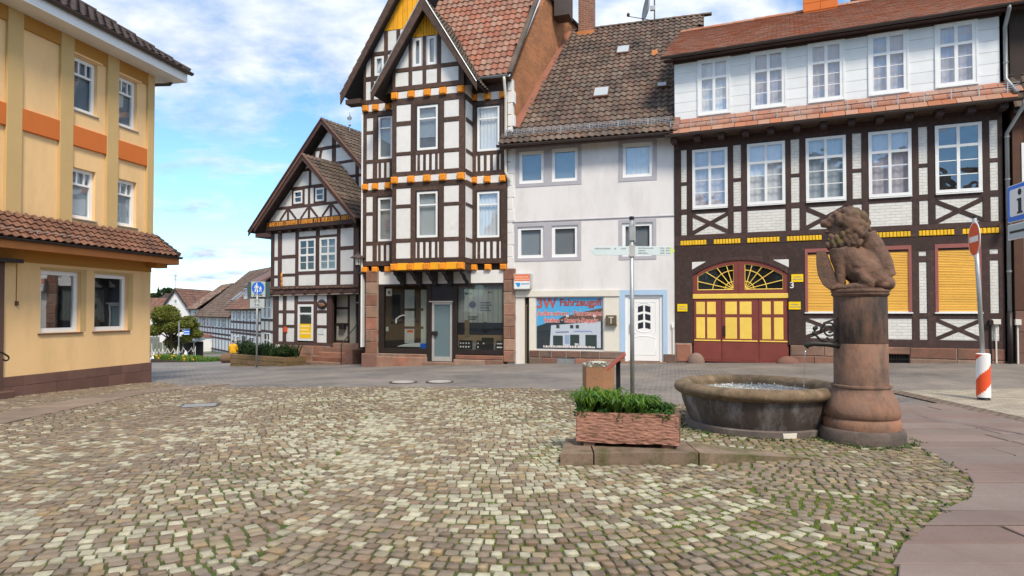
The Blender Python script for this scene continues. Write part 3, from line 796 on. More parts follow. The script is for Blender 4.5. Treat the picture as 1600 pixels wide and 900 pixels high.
# red sandstone slabs on the right ----------------------------------
M_SLAB = M('red sandstone slab', (0.225, 0.168, 0.148), 0.75, 0.12, 2.2, 0.3, 50, isl=0.13, hue=0.008, col3=(0.15, 0.10, 0.088), s3=1.1, t3=0.58, w3=0.15)
M_SLABBED = M('slab joints', (0.055, 0.045, 0.035), 0.95, 0.2, 8, 0.3, col2=(0.05, 0.075, 0.012), s2=1.5, t2=0.58)
pave = sheet('pavement', frange(1.4, 7.5, 0.1), frange(1.6, 11.2, 0.12), 0.001, M_SLABBED, lambda x, y: edge_right(y) - 0.02 < x < 7.32 and y < 11.0)
y = 2.6; row = 0
rr = random.Random(5)
while y < 10.9:
    d_ = rr.uniform(0.34, 0.42); y2 = min(y + d_, 10.95)
    x = max(edge_right((y + y2) / 2), 1.3); first = True; ej = rr.uniform(-.03, .02)
    while x < 7.25:
        l = rr.uniform(0.75, 1.5); x2 = min(x + l, 7.28)
        if 7.28 - x2 < 0.3: x2 = 7.28
        g_ = 0.010; zt = 0.020 + rr.uniform(-0.004, 0.004)
        sk = rr.uniform(-0.03, 0.03)
        q = [(x + g_, y + g_), (x2 - g_, y + g_), (x2 - g_ + (sk if x2 < 7.2 else 0), y2 - g_), (x + g_, y2 - g_)]
        if (x + x2) / 2 > 0.9 * y + 2.5 : break
        if first: q[0] = (edge_right(y) + ej, y + g_); q[3] = (edge_right(y2) + ej, y2 - g_); first = False
        qi = inset_poly(q, 0.008)
        vs = [(a, b, G(a, b) - 0.03) for a, b in q] + [(a, b, G(a, b) + zt - 0.006) for a, b in q] + [(a, b, G(a, b) + zt) for a, b in qi]
        MB().add(vs, [(0, 1, 5, 4), (1, 2, 6, 5), (2, 3, 7, 6), (3, 0, 4, 7), (4, 5, 9, 8), (5, 6, 10, 9), (6, 7, 11, 10), (7, 4, 8, 11), (8, 9, 10, 11)]).build('slab', M_SLAB, pave)
        x = x2
    y = y2; row += 1
# gutter of brown setts and pale paving round the traffic sign
M_PALE = M('pale paving', (0.36, 0.315, 0.25), 0.85, 0.12, 1.5, 0.3, 40, brick=(0.22, 0.11, (0.24, 0.21, 0.165), 0.01))
pv = sheet('path', frange(7.62, 20, 0.4), frange(8.4, 12.6, 0.3), 0.006, M_PALE, lambda x, y: x < 20); road_uv(pv)
M_GUT = M('brown gutter setts', (0.20, 0.145, 0.115), 0.85, 0.14, 5, 0.4, 60, brick=(0.16, 0.12, (0.07, 0.06, 0.045), 0.016))
gt = sheet('gutter', [7.30, 7.45, 7.60], frange(3, 12.6, 0.3), 0.008, M_GUT); road_uv(gt)
# manhole covers
M_MAN = M('pale cast manhole cover', (0.42, 0.40, 0.37), 0.6, 0.15, 6, 0.2, metal=0.2)
for i, (px_, py_, lab) in enumerate(((630, 597, 'round manhole cover in the road before the shop door'), (687, 596.5, 'round manhole cover in the road before the right shop window'))):
    p = on_ground(px_, py_); r0 = empty('manhole_cover', (p.x, p.y, p.z), 0, lab, 'manhole', 'manhole covers in the road')
    MB().lathe([(0.33, -0.02), (0.33, 0.004), (0.29, 0.006)], 24).build('rim', MT['zincd'], r0)
    MB().lathe([(0.27, -0.02), (0.27, 0.010), (0.25, 0.014)], 24).build('lid', M_MAN, r0)
p = on_ground(312, 635)
r0 = empty('drain_cover', (p.x, p.y, p.z), 0.3, 'small grey metal cover set into the cobbles before the yellow house', 'cover')
MB().box(-0.26, 0.26, -0.2, 0.2, -0.02, 0.022).build('lid', M('grey cover', (.25, .25, .25), .7, .15, 6, .2), r0)
MB().box(-0.30, 0.30, -0.24, -0.2, -0.02, 0.024).box(-0.30, 0.30, 0.2, 0.24, -0.02, 0.024).box(-0.30, -0.26, -0.2, 0.2, -0.02, 0.024).box(0.26, 0.30, -0.2, 0.2, -0.02, 0.024).build('frame', MT['zincd'], r0)

# moss and grass in the joints
def blades(name, pts, m, hmin, hmax, wid, per, spread, lean=0.6, seed=1, parent=None):
    rr = random.Random(seed); V, F = [], []
    for x, y, z in pts:
        for _ in range(per):
            a = rr.uniform(0, 6.283); d = rr.uniform(0, spread); h_ = rr.uniform(hmin, hmax); b = rr.uniform(0, 6.283)
            bx, by = x + d * math.cos(a), y + d * math.sin(a); le = rr.uniform(0.1, lean) * h_
            dx, dy = math.cos(b), math.sin(b); k = len(V); w_ = wid * rr.uniform(0.6, 1.3)
            cup = rr.uniform(.8, 1.25)          # arching blade in three segments
            for t_, wf, zf_ in ((0, .7, 0), (.35, 1, .62), (.75, .75, 1.0), (1.25, .08, 1.0 - .35 * lean * cup * .5)):
                V += [(bx + dx * le * t_ - dy * w_ * wf, by + dy * le * t_ + dx * w_ * wf, z + h_ * zf_), (bx + dx * le * t_ + dy * w_ * wf, by + dy * le * t_ - dx * w_ * wf, z + h_ * zf_)]
            F += [(k, k + 1, k + 3, k + 2), (k + 2, k + 3, k + 5, k + 4), (k + 4, k + 5, k + 7, k + 6)]
    me = bpy.data.meshes.new(name); me.from_pydata(V, [], F); me.materials.append(m)
    return link(name, me, parent)
M_MOSS = M('joint moss', (0.098, 0.135, 0.016), 0.95, 0.35, 30, 0.6, 160, isl=0.3)
rr = random.Random(21); pts = []
for i, (x, y, a, w_, h_, r_) in enumerate(stones):
    if not in_view(x, y) or y > 10.5: continue
    n = mnoise.noise(Vector((x * 0.7, y * 0.7, 20.0))) + 0.5 * mnoise.noise(Vector((x * 2.3, y * 2.3, 5.0)))
    dens = 0.15 + 0.8 * n + 0.30 * min(2.5, x)
    if y < 6: dens += 0.12
    e = edge_right(y) - x
    if e < 0.6: dens += 0.7
    if (x - 4.35) ** 2 + (y - 8) ** 2 < 0.95 ** 2: dens += 0.9
    if rr.random() < dens:
        ca, sa = math.cos(a), math.sin(a)
        for _ in range(3):
            if rr.random() < 0.5: lx, ly = rr.choice((-.5, .5)) * w_, rr.uniform(-.5, .5) * h_
            else: lx, ly = rr.uniform(-.5, .5) * w_, rr.choice((-.5, .5)) * h_
            gx_, gy_ = x + ca * lx - sa * ly, y + sa * lx + ca * ly
            pts.append((gx_, gy_, G(gx_, gy_) + 0.002))
V, F = [], []
for x, y, z in pts:          # low cushions pressed into the joints
    for _ in range(5):
        cx, cy = x + rr.uniform(-.025, .025), y + rr.uniform(-.025, .025); r_ = rr.uniform(.009, .020); k = len(V); a0 = rr.uniform(0, 1)
        V += [(cx + r_ * rr.uniform(.7, 1.2) * math.cos(a0 + q * 1.0472), cy + r_ * rr.uniform(.7, 1.2) * math.sin(a0 + q * 1.0472), z - .002) for q in range(6)] + [(cx, cy, z + rr.uniform(.008, .014))]
        F += [(k + q, k + (q + 1) % 6, k + 6) for q in range(6)]
me = bpy.data.meshes.new('moss'); me.from_pydata(V, [], F); me.materials.append(M_MOSS); moss = link('moss', me)
tag(moss, 'low green moss growing in the joints between cobbles', 'moss', kind='stuff')
pts = []
for _ in range(300):
    a = rr.uniform(0, 6.283); q = rr.choice(((4.35, 8.0, 0.5), (3.40, 8.95, 0.97)))
    r_ = q[2] + abs(rr.gauss(0, 0.08)); x, y = q[0] + r_ * math.cos(a), q[1] + r_ * math.sin(a)
    pts.append((x, y, G(x, y) + 0.005))
for _ in range(14):
    y = rr.uniform(4.2, 8.0); x = edge_right(y) + rr.uniform(-0.10, 0.06); pts.append((x, y, G(x, y) + 0.01))
M_TUFT = M('weed green', (0.05, 0.10, 0.015), 0.7, 0.3, 6, 0, isl=0.35)
gr = blades('grass', pts, M_TUFT, 0.010, 0.032, 0.006, 8, 0.05, 0.9, 8)
tag(gr, 'tufts of grass round the fountain foot and slab edge', 'grass', kind='stuff')
# ------------------------------------------------------------------ right: timbered house with the arched gate
RP = (5.2, 20.4); RQ = (13.1, 17.0); WP = (-0.15, 21.97); HP = (-5.5, 23.6)
def box_body(h, x0, x1, depth, z0, z1, m, y0=0.13, name='wall'):
    return MB().box(x0, x1, y0, depth, z0, z1).build(name, m, h.root)
def gutter(h, x0, x1, y, z, m, r_=0.07, name='gutter'):
    b = MB(); n = 8; vs = []; fs = []
    for i, x in enumerate((x0, x1)):
        for k in range(n + 1):
            a = math.pi + math.pi * k / n; vs.append((x, y + r_ * math.cos(a), z + r_ * math.sin(a)))
        for k in range(n + 1):
            a = 2 * math.pi - math.pi * k / n; vs.append((x, y + (r_ - .012) * math.cos(a), z + (r_ - .012) * math.sin(a)))
    q = 2 * (n + 1)
    for k in range(q): fs.append((k, q + k, q + (k + 1) % q, (k + 1) % q))
    fs += [tuple(range(n + 1)), tuple(range(q + n, q - 1, -1))]
    return b.add(vs, fs).build(name, m, h.root, smooth=False)

def gate_house():
    h = House('timbered_gate_house', RP, RQ, 'long dark timbered house with white brick, arched oxblood gate and terracotta roof')
    X = h.U; xm = 1290
    Z = lambda y: h.Z(xm, y)
    tm, lb = MT['timber'], MT['limebrick']
    zg = min(h.ground(0), h.ground(h.L)) - 0.4
    UR = X(1566, 270)
    box_body(h, 0, UR, 9.0, zg, Z(62), MT['room'])
    # ---- first floor
    posts = [(1052, 1064), (1073.5, 1081.5), (1137.5, 1145.5), (1158.5, 1167), (1227.5, 1235.5), (1249.5, 1258.5), (1322.5, 1331.5), (1346.5, 1356.5), (1425, 1435), (1450, 1460.5), (1535, 1546), (1560, 1566)]
    pu = [(X(a, 270), X(b, 270)) for a, b in posts]; pu[0] = (0, pu[0][1]); pu[-1] = (pu[-1][0], UR)
    zt, zs1, zs2, zb1, zb2 = Z(213), Z(314), Z(322), Z(358), Z(366)
    ztop = Z(196)
    B = []
    def bm(P, kind='beam', yf=-0.03): B.append(P); timber(h, kind, tm, P, yf)
    bm((0, UR, zt, ztop)); bm((0, UR, zb2, zb1)); bm((0, UR, Z(397), Z(376.5)))
    for a, b in pu: bm((a, b, zb1, zt), 'post', -0.033)
    wins = [(1, 2), (3, 4), (5, 6), (7, 8), (9, 10)]
    segs = [(0, 1), (2, 3), (4, 5), (6, 7), (8, 9), (10, 11)]
    zm1, zm2 = Z(268), Z(273)
    for a, b in segs:
        for q in ((zs2, zs1), (zm2, zm1)): bm((pu[a][1], pu[b][0], q[0], q[1]))
    for a, b in wins: bm((pu[a][1], pu[b][0], zs2, zs1))
    for i, (a, b) in enumerate(wins):
        x0, x1 = pu[a][1] + 0.01, pu[b][0] - 0.01
        zt_ = zt - (0.02 if i else 0.04); B.append((pu[a][1], pu[b][0], zs1, zt))
        bk = ('curtain', 'curtain', 'curtain', 'curtain', 'room')[i]; bmat = (MT['mauve'], MT['curtain'], MT['greyblind'], MT['mauve'], MT['room'])[i]
        o = window(h, x0, x1, zs1 + 0.015, zt_, -0.05, MT['wpaint'], GL['old'], vm=[(0.5, 0.075)], hm=[(0.70, 0.075), (0.235, 0.022), (0.465, 0.022)], fw=0.085, back=bk, bm=bmat, depth=0.06, back_y=0.13, sill=(MT['wpaint'], 0.0, 0.03))
        xa, xb = pu[a][1], pu[b][0]
        if i in (0, 2, 4):
            brace(h, tm, (xa, zs2 - .05), (xb, zb1 + .05), 0.12, -0.024); brace(h, tm, (xa, zb1 + .05), (xb, zs2 - .05), 0.12, -0.021)
    # yellow bricks between the joist ends
    yb = [(1063, 1104), (1115, 1157), (1167, 1218), (1229, 1284), (1294, 1332), (1362, 1423), (1435, 1491), (1503, 1561)]
    zy0, zy1 = Z(375), Z(367)
    for i, (a, b) in enumerate(yb):
        xa, xb = X(a, 370), X(b, 370); n = round((xb - xa) / 0.088)
        for k in range(n):
            w_ = (xb - xa) / n
            MB().slab([(xa + k * w_ + .006, zy0 + .004), (xa + (k + 1) * w_ - .006, zy0 + .004), (xa + (k + 1) * w_ - .006, zy1), (xa + k * w_ + .006, zy1)], -0.035 - random.uniform(0, .008), 0.1, 0.012).build('brick', MT['ybrick'], h.root)
    ends = [0] + [v for a, b in yb for v in (X(a, 370), X(b, 370))] + [UR]
    for k in range(0, len(ends), 2):
        timber(h, 'joist_end', tm, (ends[k], ends[k + 1], zy0 - 0.02, zy1 + 0.02), -0.036)
    # ---- ground floor
    z0 = Z(540); zh = Z(397)
    gl, gr = X(1083, 500), X(1232, 500); gz = h.ground(X(1157), 0) - 0.02
    bays = [(0, gl), (gr, X(1258, 450))]
    for a, b in bays: bm((a, b, z0, zh), 'post', -0.032)
    p2 = [(1332, 1350), (1424.5, 1435.5), (1448.5, 1461), (1533.5, 1546.5), (1561, 1566)]
    q2 = [(X(a, 450), X(b, 450)) for a, b in p2]; q2[-1] = (q2[-1][0], UR)
    for a, b in q2: bm((a, b, z0, zh), 'post', -0.033)
    zsill = Z(489.5); zlow = Z(497); zbot = Z(529)
    bm((X(1258, 450), UR, z0, zbot)); 
    for a, b in ((X(1258, 450), q2[0][0]), (q2[0][1], q2[1][0]), (q2[1][1], q2[2][0]), (q2[2][1], q2[3][0]), (q2[3][1], q2[4][0])): bm((a, b, zlow, zsill))
    for a, b in ((q2[1][1], q2[2][0]), (q2[3][1], q2[4][0])): bm((a, b, Z(413), Z(405)))
    for a, b in ((X(1258, 450), q2[0][0]), (q2[2][1], q2[3][0])):
        brace(h, tm, (a, zlow - .03), (b, zbot + .03), 0.10, -0.024); brace(h, tm, (a, zbot + .03), (b, zlow - .03), 0.10, -0.021)
    for i, (a, b) in enumerate(((X(1258, 450), q2[0][0]), (q2[0][1], q2[1][0]), (q2[2][1], q2[3][0]))):
        zt2 = Z(388); B.append((a, b, zsill, zh))
        bm2 = MB(); f = 0.075
        bm2.box(a, b, -0.045, 0.1, zt2 - 0.11, zt2).box(a, a + f, -0.045, 0.1, zsill + .03, zt2 - .11).box(b - f, b, -0.045, 0.1, zsill + .03, zt2 - .11)
        fr = bm2.build('shutter_frame', MT['oxlight'], h.root)
        timber(h, 'beam', tm, (a, b, zt2, zh), -0.03)
        z = zsill + 0.05; n = int((zt2 - 0.11 - z) / 0.045); dh = (zt2 - 0.11 - z) / n
        me = None
        for k in range(n):
            if me is None:
                me = MB().add([(a + f, -0.012, 0), (b - f, -0.012, 0), (b - f, -0.022, dh * .3), (a + f, -0.022, dh * .3), (a + f, -0.020, dh * .75), (b - f, -0.020, dh * .75), (a + f, -0.006, dh), (b - f, -0.006, dh)], [(0, 1, 2, 3), (3, 2, 5, 4), (4, 5, 7, 6)]).mesh('slat', MT['shutter'])
            link('slat', me, fr, (0, random.uniform(-.002, .002), z + k * dh))
        MB().box(a - .02, b + .02, -0.075, 0.05, zsill - .005, zsill + .03).build('sill', MT['wpaint'], fr)
        MB().box(a + f, b - f, -0.03, 0.02, zsill + .03, zsill + .055).build('end_bar', MT['cream'], fr)
    # gate: arch, fanlights, three panelled leaves
    zsp, zap = Z(426), Z(402); wg = gr - gl; sag = zap - zsp; rad = (wg * wg / 4 + sag * sag) / (2 * sag); cxg, czg = (gl + gr) / 2, zap - rad
    def arch(x, off=0.0): return czg + math.sqrt(max(0, (rad + off) ** 2 - (x - cxg) ** 2))
    N_ = 16; xs = [gl + wg * k / N_ for k in range(N_ + 1)]
    for k in range(N_):
        P = [(xs[k], arch(xs[k])), (xs[k + 1], arch(xs[k + 1])), (xs[k + 1], zh), (xs[k], zh)]
        B.append((xs[k], xs[k + 1], zsp, zh))
    P = [(x, arch(x)) for x in xs]
    b = MB()
    for k in range(N_): b.slab([P[k], P[k + 1], (xs[k + 1], zh), (xs[k], zh)], -0.031, 0.12)
    b.build('arch_beam', tm, h.root)
    for sx, x0_ in ((1, gl - .02), (-1, gr + .02)):
        MB().slab([(x0_, arch(gl) + .42), (x0_ + sx * .42, arch(gl) + .42), (x0_, arch(gl) + .18)], -0.040, 0.05, 0.006).build('infill_panel', MT['plaster'], h.root)
    B.append((gl, gr, gz, zh))
    zt1, zt0 = Z(457.5), Z(465.5)
    gate = MB().box(gl, gr, 0.03, 0.07, gz, zt1)
    gate.slab([(x, zt1) for x in (gr, gl)] + P, 0.06, 0.1)
    gobj = gate.build('gate', MT['oxblood'], h.root)
    MB().slab([(gl - .01, zt0), (gr + .01, zt0), (gr + .01, zt1), (gl - .01, zt1)], -0.02, 0.05, 0.01).build('gate_transom', MT['yellowp'], h.root)
    fan = MB(); fy = 0.0
    half = [(gl, (gl + gr) / 2 - 0.02), ((gl + gr) / 2 + 0.02, gr)]
    for a, b_ in half:
        f = 0.14
        fan.box(a, a + f, fy, 0.06, zt1, arch(a + .05) + .0).box(b_ - f, b_, fy, 0.06, zt1, arch(b_ - .05)).box(a + f, b_ - f, fy, 0.06, zt1, zt1 + 0.12)
        n = 8; ux = [a + f + (b_ - a - 2 * f) * k / n for k in range(n + 1)]
        for k in range(n): fan.slab([(ux[k], arch(ux[k]) - .13), (ux[k + 1], arch(ux[k + 1]) - .13), (ux[k + 1], arch(ux[k + 1])), (ux[k], arch(ux[k]))], fy, 0.06)
    fan.box((gl + gr) / 2 - .02, (gl + gr) / 2 + .02, fy - .012, 0.06, zt1, zap)
    fo = fan.build('fanlight', MT['oxblood'], h.root)
    gc = MB()
    for sgn in (-1, 1):
        ox = (gl + gr) / 2 + sgn * (0.02 + 0.14 + .0); oz = zt1 + 0.13
        xe = gl + .14 if sgn < 0 else gr - .14
        def lim(x, z): return min(xe, ox) - .001 <= x <= max(xe, ox) + .001 and z <= arch(x) - .12
        def bar(p, q, r_=0.014): gc.tube([(p[0], 0.02, p[1]), (q[0], 0.02, q[1])], r_, 5)
        for an in (14, 34, 54, 74):
            dx, dz = sgn * math.cos(R(an)), math.sin(R(an)); t = 0.05
            while lim(ox + dx * t, oz + dz * t) and t < 3: t += 0.01
            bar((ox + dx * .05, oz + dz * .05), (ox + dx * t, oz + dz * t))
        for rd in (0.26, 0.62):
            last = None
            for k in range(19):
                an = R(90 * k / 18); q = (ox + sgn * rd * math.cos(an), oz + rd * 0.95 * math.sin(an))
                if lim(*q):
                    if last: bar(last, q)
                    last = q
                else: last = None
        x0_, x1_ = sorted((xe, ox)); n = 10
        gp = [(x0_, oz), (x1_, oz)] + [(x1_ + (x0_ - x1_) * k / n, arch(x1_ + (x0_ - x1_) * k / n) - .13) for k in range(n + 1)]
        for i_ in range(len(gp)):
            bar(gp[i_], gp[(i_ + 1) % len(gp)], 0.017)
        MB().add([(x, 0.035, z) for x, z in gp], [tuple(range(len(gp)))]).build('pane', GL['shop'], fo); MB().add([(x, 0.052, z) for x, z in gp], [tuple(range(len(gp)))]).build('room_shade', MT['room'], fo)
    gc.build('glazing_bar', MT['yellowp'], fo)
    zy_a, zy_b = Z(467), Z(533)
    lv = [(X(1083, 500), X(1127, 500)), (X(1127, 500), X(1185, 500)), (X(1185, 500), X(1232, 500))]
    pan = [[(1087, 1102), (1104, 1119)], [(1132.5, 1152), (1155, 1175)], [(1190, 1205), (1208.5, 1224.5)]]
    for (a, b_), pp in zip(lv, pan):
        MB().slab([(a + .01, gz + .02), (b_ - .01, gz + .02), (b_ - .01, zt0 - .01), (a + .01, zt0 - .01)], 0.012, 0.04, 0.01).build('gate_leaf', MT['oxblood'], h.root)
        for x0_, x1_ in pp:
            u0, u1 = X(x0_, 500), X(x1_, 500)
            for za, zb_ in ((Z(492), Z(470)), (Z(532.5), Z(496))):
                MB().slab([(u0, za), (u1, za), (u1, zb_), (u0, zb_)], 0.004, 0.03, 0.02).build('yellow_panel', MT['yellowp'], gobj)
        MB().slab([(a + .03, Z(536)), (b_ - .03, Z(536)), (b_ - .03, Z(534)), (a + .03, Z(534))], -0.01, 0.03, 0.005).build('ledge', MT['yellowp'], gobj)
        MB().slab([(a + .06, Z(567)), (b_ - .06, Z(567)), (b_ - .06, Z(538)), (a + .06, Z(538))], 0.006, 0.02, 0.012).build('lower_panel', MT['oxblood'], gobj)
    MB().box(X(1130, 500), X(1133, 500), -0.03, 0.02, Z(527), Z(510)).build('door_handle', MT['iron'], gobj)
    # infill
    panels(h, lb, (0, UR, zb1, zt), B, uv=True, name='brick_panel'); panels(h, lb, (gr, UR, zbot, zh), B, uv=True, name='brick_panel')
    # plinth stones
    zpb = h.ground(h.L) - 0.25
    bw = (X(1382, 560), X(1421, 560))
    stone_course(h, MT['redsand'], 0, gl - .04, zpb, z0, 1, -0.05, 0.1, 0.5, 0.7, inset=0.05)
    stone_course(h, MT['redsand'], gr + .04, bw[0], zpb, z0, 2, -0.04, 0.1, 0.5, 1.1)
    stone_course(h, MT['redsand'], bw[1], UR, zpb, z0, 2, -0.04, 0.1, 0.5, 1.2)
    stone_course(h, MT['redsand'], bw[0], bw[1], Z(551), z0, 1, -0.05, 0.1, 0.9, 1.2)
    gv = MB()
    for k in range(9): gv.box(bw[0] + (bw[1] - bw[0]) * (k + .4) / 9, bw[0] + (bw[1] - bw[0]) * (k + .55) / 9, 0.0, 0.02, zpb, Z(551))
    gv.box(bw[0], bw[1], 0.002, 0.018, Z(559), Z(558)).build('cellar_grille', MT['iron'], h.root)
    MB().ball((gl + .1, -0.12, h.ground(gl) + .02), (0.26, 0.2, 0.30), 14, 9).build('guard_stone', MT['brownsand'], h.root, smooth=True)
    MB().ball((gr - .02, -0.12, h.ground(gr) - .06), (0.34, 0.2, 0.26), 14, 9).build('guard_stone', MT['brownsand'], h.root, smooth=True)
    # plates, number, boxes
    for a, b_, y0, y1 in ((1058.5, 1074, 475, 486.5), (1236.5, 1255, 428.5, 440.5), (1232.5, 1251, 471.5, 483.5)):
        u0, u1, za, zb_ = h.rect(a, b_, y0, y1, .04)
        o = MB().box(u0, u1, -0.055, -0.034, za, zb_).build('name_plate', MT['yplate'], h.root)
        for k, (f0, f1) in enumerate(((.2, .8), (.12, .88))):
            zc = zb_ - (zb_ - za) * (.35 + .32 * k); x = u0 + (u1 - u0) * f0
            mb = MB()
            while x < u0 + (u1 - u0) * f1:
                w_ = random.uniform(.012, .028); mb.box(x, x + w_, -0.058, -0.054, zc - .014, zc + random.choice((.012, .02))); x += w_ + .009
            mb.build('lettering', MT['inkgrey'], o)
    u_, z_ = h.uz(1237.5, 446); text('3', 0.26, MT['flagwhite'], h.root, (u_, -0.045, z_), bold=0.004, name='house_number')
    for a, b_, y0, y1, mm in ((1550, 1563.5, 499, 507, MT['cream']), (1545, 1552.5, 500, 508, MT['brownblack'])):
        u0, u1, za, zb_ = h.rect(a, b_, y0, y1, .1); MB().slab([(u0, za), (u1, za), (u1, zb_), (u0, zb_)], -0.14, -0.03, 0.01).build('junction_box', mm, h.root)
        b = MB(); b.tube([((u0 + u1) / 2, -0.06, za), ((u0 + u1) / 2, -0.06, h.ground(u0))], 0.02, 6); b.build('cable', mm, h.root)
    # ---- skirt roof, soffit, gutter
    yd = -0.55
    zgut = h.Z(xm, 187, 0.55); zsk = Z(163)
    rise = zsk - zgut; ln = math.hypot(0.55, rise)
    S_ = (0, 0.55 / ln, rise / ln)
    tile_roof(h, (-0.12, yd, zgut + .05), (1, 0, 0), S_, [(0, 0), (UR + .35, 0), (UR + .35, ln), (0, ln)], 0.33, ln / 3.0, 'flat', MT['tile_o'], 'skirt_roof')
    gutter(h, -0.18, UR + .42, yd - .05, zgut + .02, MT['zincd'])
    MB().box(0, UR, -0.10, -0.035, ztop - .02, ztop + .16).build('wall_plate', tm, h.root)
    soff = MB().add([(0, yd + .03, zgut - .02), (UR, yd + .03, zgut - .02), (UR, 0, zgut - .02), (0, 0, zgut - .02)], [(0, 3, 2, 1)]); soff.build('soffit', MT['timber_b'], h.root)
    n = 12
    for k in range(n + 1):
        xr = 0.05 + (UR - .1) * k / n
        MB().box(xr - .09, xr + .09, yd + .06, -0.1, zgut - .18, zgut - .03).build('rafter_end', tm, h.root)
        if k < n:
            x2 = 0.05 + (UR - .1) * (k + 1) / n
            MB().box(xr + .1, x2 - .1, -0.16, -0.10, ztop + .02, zgut - .04).build('ochre_board', MT['bronze'], h.root)
    # snow guard
    sg = MB(); y1s, z1s = yd + .16, zgut + .05 + rise * (.16 / .55) + .03
    x = -.05
    while x < UR + .3:
        sg.box(x - .012, x + .012, y1s - .004, y1s + .012, z1s - .02, z1s + .26); x += 0.62
    for k in range(4): sg.tube([(-.05, y1s, z1s + .06 + .06 * k), (UR + .3, y1s, z1s + .06 + .06 * k)], 0.006, 4)
    sg.build('snow_guard', MT['galv'], h.root)
    # ---- attic storey: boards and windows
    za0, za1 = zsk - .05, Z(66)
    AB = []
    wx = [(1090, 1142, 93, 181), (1173, 1229, 79, 171), (1262, 1320, 64.5, 159), (1356, 1420, 49, 147), (1460, 1528, 33, 134)]
    R_ = [h.rect(*q) for q in wx]
    zt_m = sum(q[3] for q in R_) / 5; zb_m = sum(q[2] for q in R_) / 5
    for i, q in enumerate(R_):
        x0, x1 = q[0], q[1]; AB.append((x0, x1, zb_m, zt_m))
        window(h, x0 + .05, x1 - .05, zb_m + .05, zt_m - .05, -0.045, MT['wpaint'], GL['old'], vm=[(0.5, 0.085)], hm=[(0.685, 0.075), (0.235, 0.02), (0.45, 0.02)], fw=0.085, back='curtain', bm=(MT['curtain'] if i == 0 else MT['mauve']), depth=0.06, back_y=0.14)
        b = MB(); f = 0.05
        b.box(x0, x0 + f, -0.06, 0.05, zb_m, zt_m).box(x1 - f, x1, -0.06, 0.05, zb_m, zt_m).box(x0 + f, x1 - f, -0.065, 0.05, zt_m - f, zt_m).box(x0 + f, x1 - f, -0.07, 0.05, zb_m, zb_m + f)
        b.build('window_surround', MT['wpaint'], h.root)
    z = za0; n = 6; dh = (za1 - za0) / n
    for k in range(n):
        panels(h, MT['board'], (0.02, UR - .02, z, z + dh - .006), AB, yf=-0.022, name='board', inset=0.004); z += dh
    # ---- main roof
    zf = za1
    MB().box(-.02, UR + .02, -0.10, 0.0, zf, Z(50)).build('fascia', tm, h.root)
    ye = -0.42; ze = h.Z(xm, 52, 0.42); t = math.tan(R(31)); dep = 4.0; ln = math.hypot(dep, dep * t)
    tile_roof(h, (-0.3, ye, ze + .03), (1, 0, 0), (0, dep / ln, dep * t / ln), [(0, 0), (UR + 3.0, 0), (UR + 3.0, ln), (0, ln)], 0.26, 0.17, 'flat', MT['tile_o'], 'roof')
    MB().add([(-.28, ye + .04, ze - .05), (UR + 2.9, ye + .04, ze - .05), (UR + 2.9, 0, ze - .02), (-.28, 0, ze - .02)], [(0, 3, 2, 1)]).build('soffit', tm, h.root)
    gutter(h, -0.34, UR + 3.0, ye - .05, ze + .02, MT['zincd'])
    zr = ze + .03 + dep * t; yr = ye + dep
    MB().add([(-.3, yr, zr), (UR + 3, yr, zr), (UR + 3, yr + 5, zr - 4.5), (-.3, yr + 5, zr - 4.5)], [(0, 1, 2, 3)]).build('back_slope', MT['tile_o'], h.root)
    MB().slab([(0, 0), (0, 0.01), (0.01, 0)], 0, 0.01).build('verge', MT['tile_o'], h.root).hide_render = True
    me = MB()
    nb = 7; Pp = [(0.11 * math.cos(math.pi * k / nb), 0.11 * math.sin(math.pi * k / nb)) for k in range(nb + 1)]
    me.add([(0, a, c) for a, c in Pp] + [(0.40, a * .9, c * .9) for a, c in Pp], [(k, k + 1, nb + 2 + k, nb + 1 + k) for k in range(nb)]); rm = me.mesh('ridge_tile', MT['tile_o'])
    x = -.3
    while x < UR + 2.6: link('ridge_tile', rm, h.root, (x, yr, zr - .02)); x += .37
    # left gable triangle of the attic
    MB().add([(0.0, 0, za0), (0.0, 5, za0), (0.0, yr, zr - .1), (0.0, 0, ze)], [(0, 1, 2, 3)]).build('gable_wall', MT['board'], h.root)
    # orange slate-clad chimney
    c = h.local(at_y(1281, 28, 22.0)); w_ = 0.52; zc0 = zr - .5
    ch = MB().box(c.x - w_, c.x + w_, yr - .35, yr + .45, zc0, zc0 + 2.6).build('chimney', MT['orange'], h.root)
    k = 0; z = zc0 + .35
    while z < zc0 + 2.5:
        for (xa, xb) in ((-w_ - .015, -.01), (.0, w_ + .015)):
            MB().slab([(c.x + xa, z), (c.x + xb, z), (c.x + xb, z + .27), (c.x + xa, z + .27)], yr - .372, yr - .34, 0.006).build('cladding_slate', MT['orange'], ch)
        z += .28
    c = h.local(at_y(1339, 6, 22.2))
    dd = MB(); dd.lathe([(0.0, 0.06), (0.15, 0.04), (0.26, 0.0), (0.30, -.05)], 20); o = dd.build('dish', MT['zincd'], h.root, smooth=True); o.location = (c.x, yr + .2, zr + .20); o.rotation_euler = (R(70), 0, R(-15))
    MB().tube([(c.x, yr + .25, zr - .2), (c.x, yr + .25, zr + .2)], 0.02, 6).build('mast', MT['zincd'], h.root)
    # downpipes
    xd = UR + .09
    MB().tube([(xd, ye - .05, ze), (xd, ye - .05, ze - .1), (xd, -.09, ze - .45), (xd, -.09, zsk + .1), (xd + .12, yd + .05, zgut + .2)], 0.05, 10).build('downpipe', MT['zinc'], h.root, smooth=True)
    MB().tube([(xd + .25, yd - .05, zgut), (xd + .25, yd - .05, zgut - .15), (xd, -.09, zgut - .75), (xd, -.09, Z(488))], 0.05, 10).build('downpipe', MT['zinc'], h.root, smooth=True)
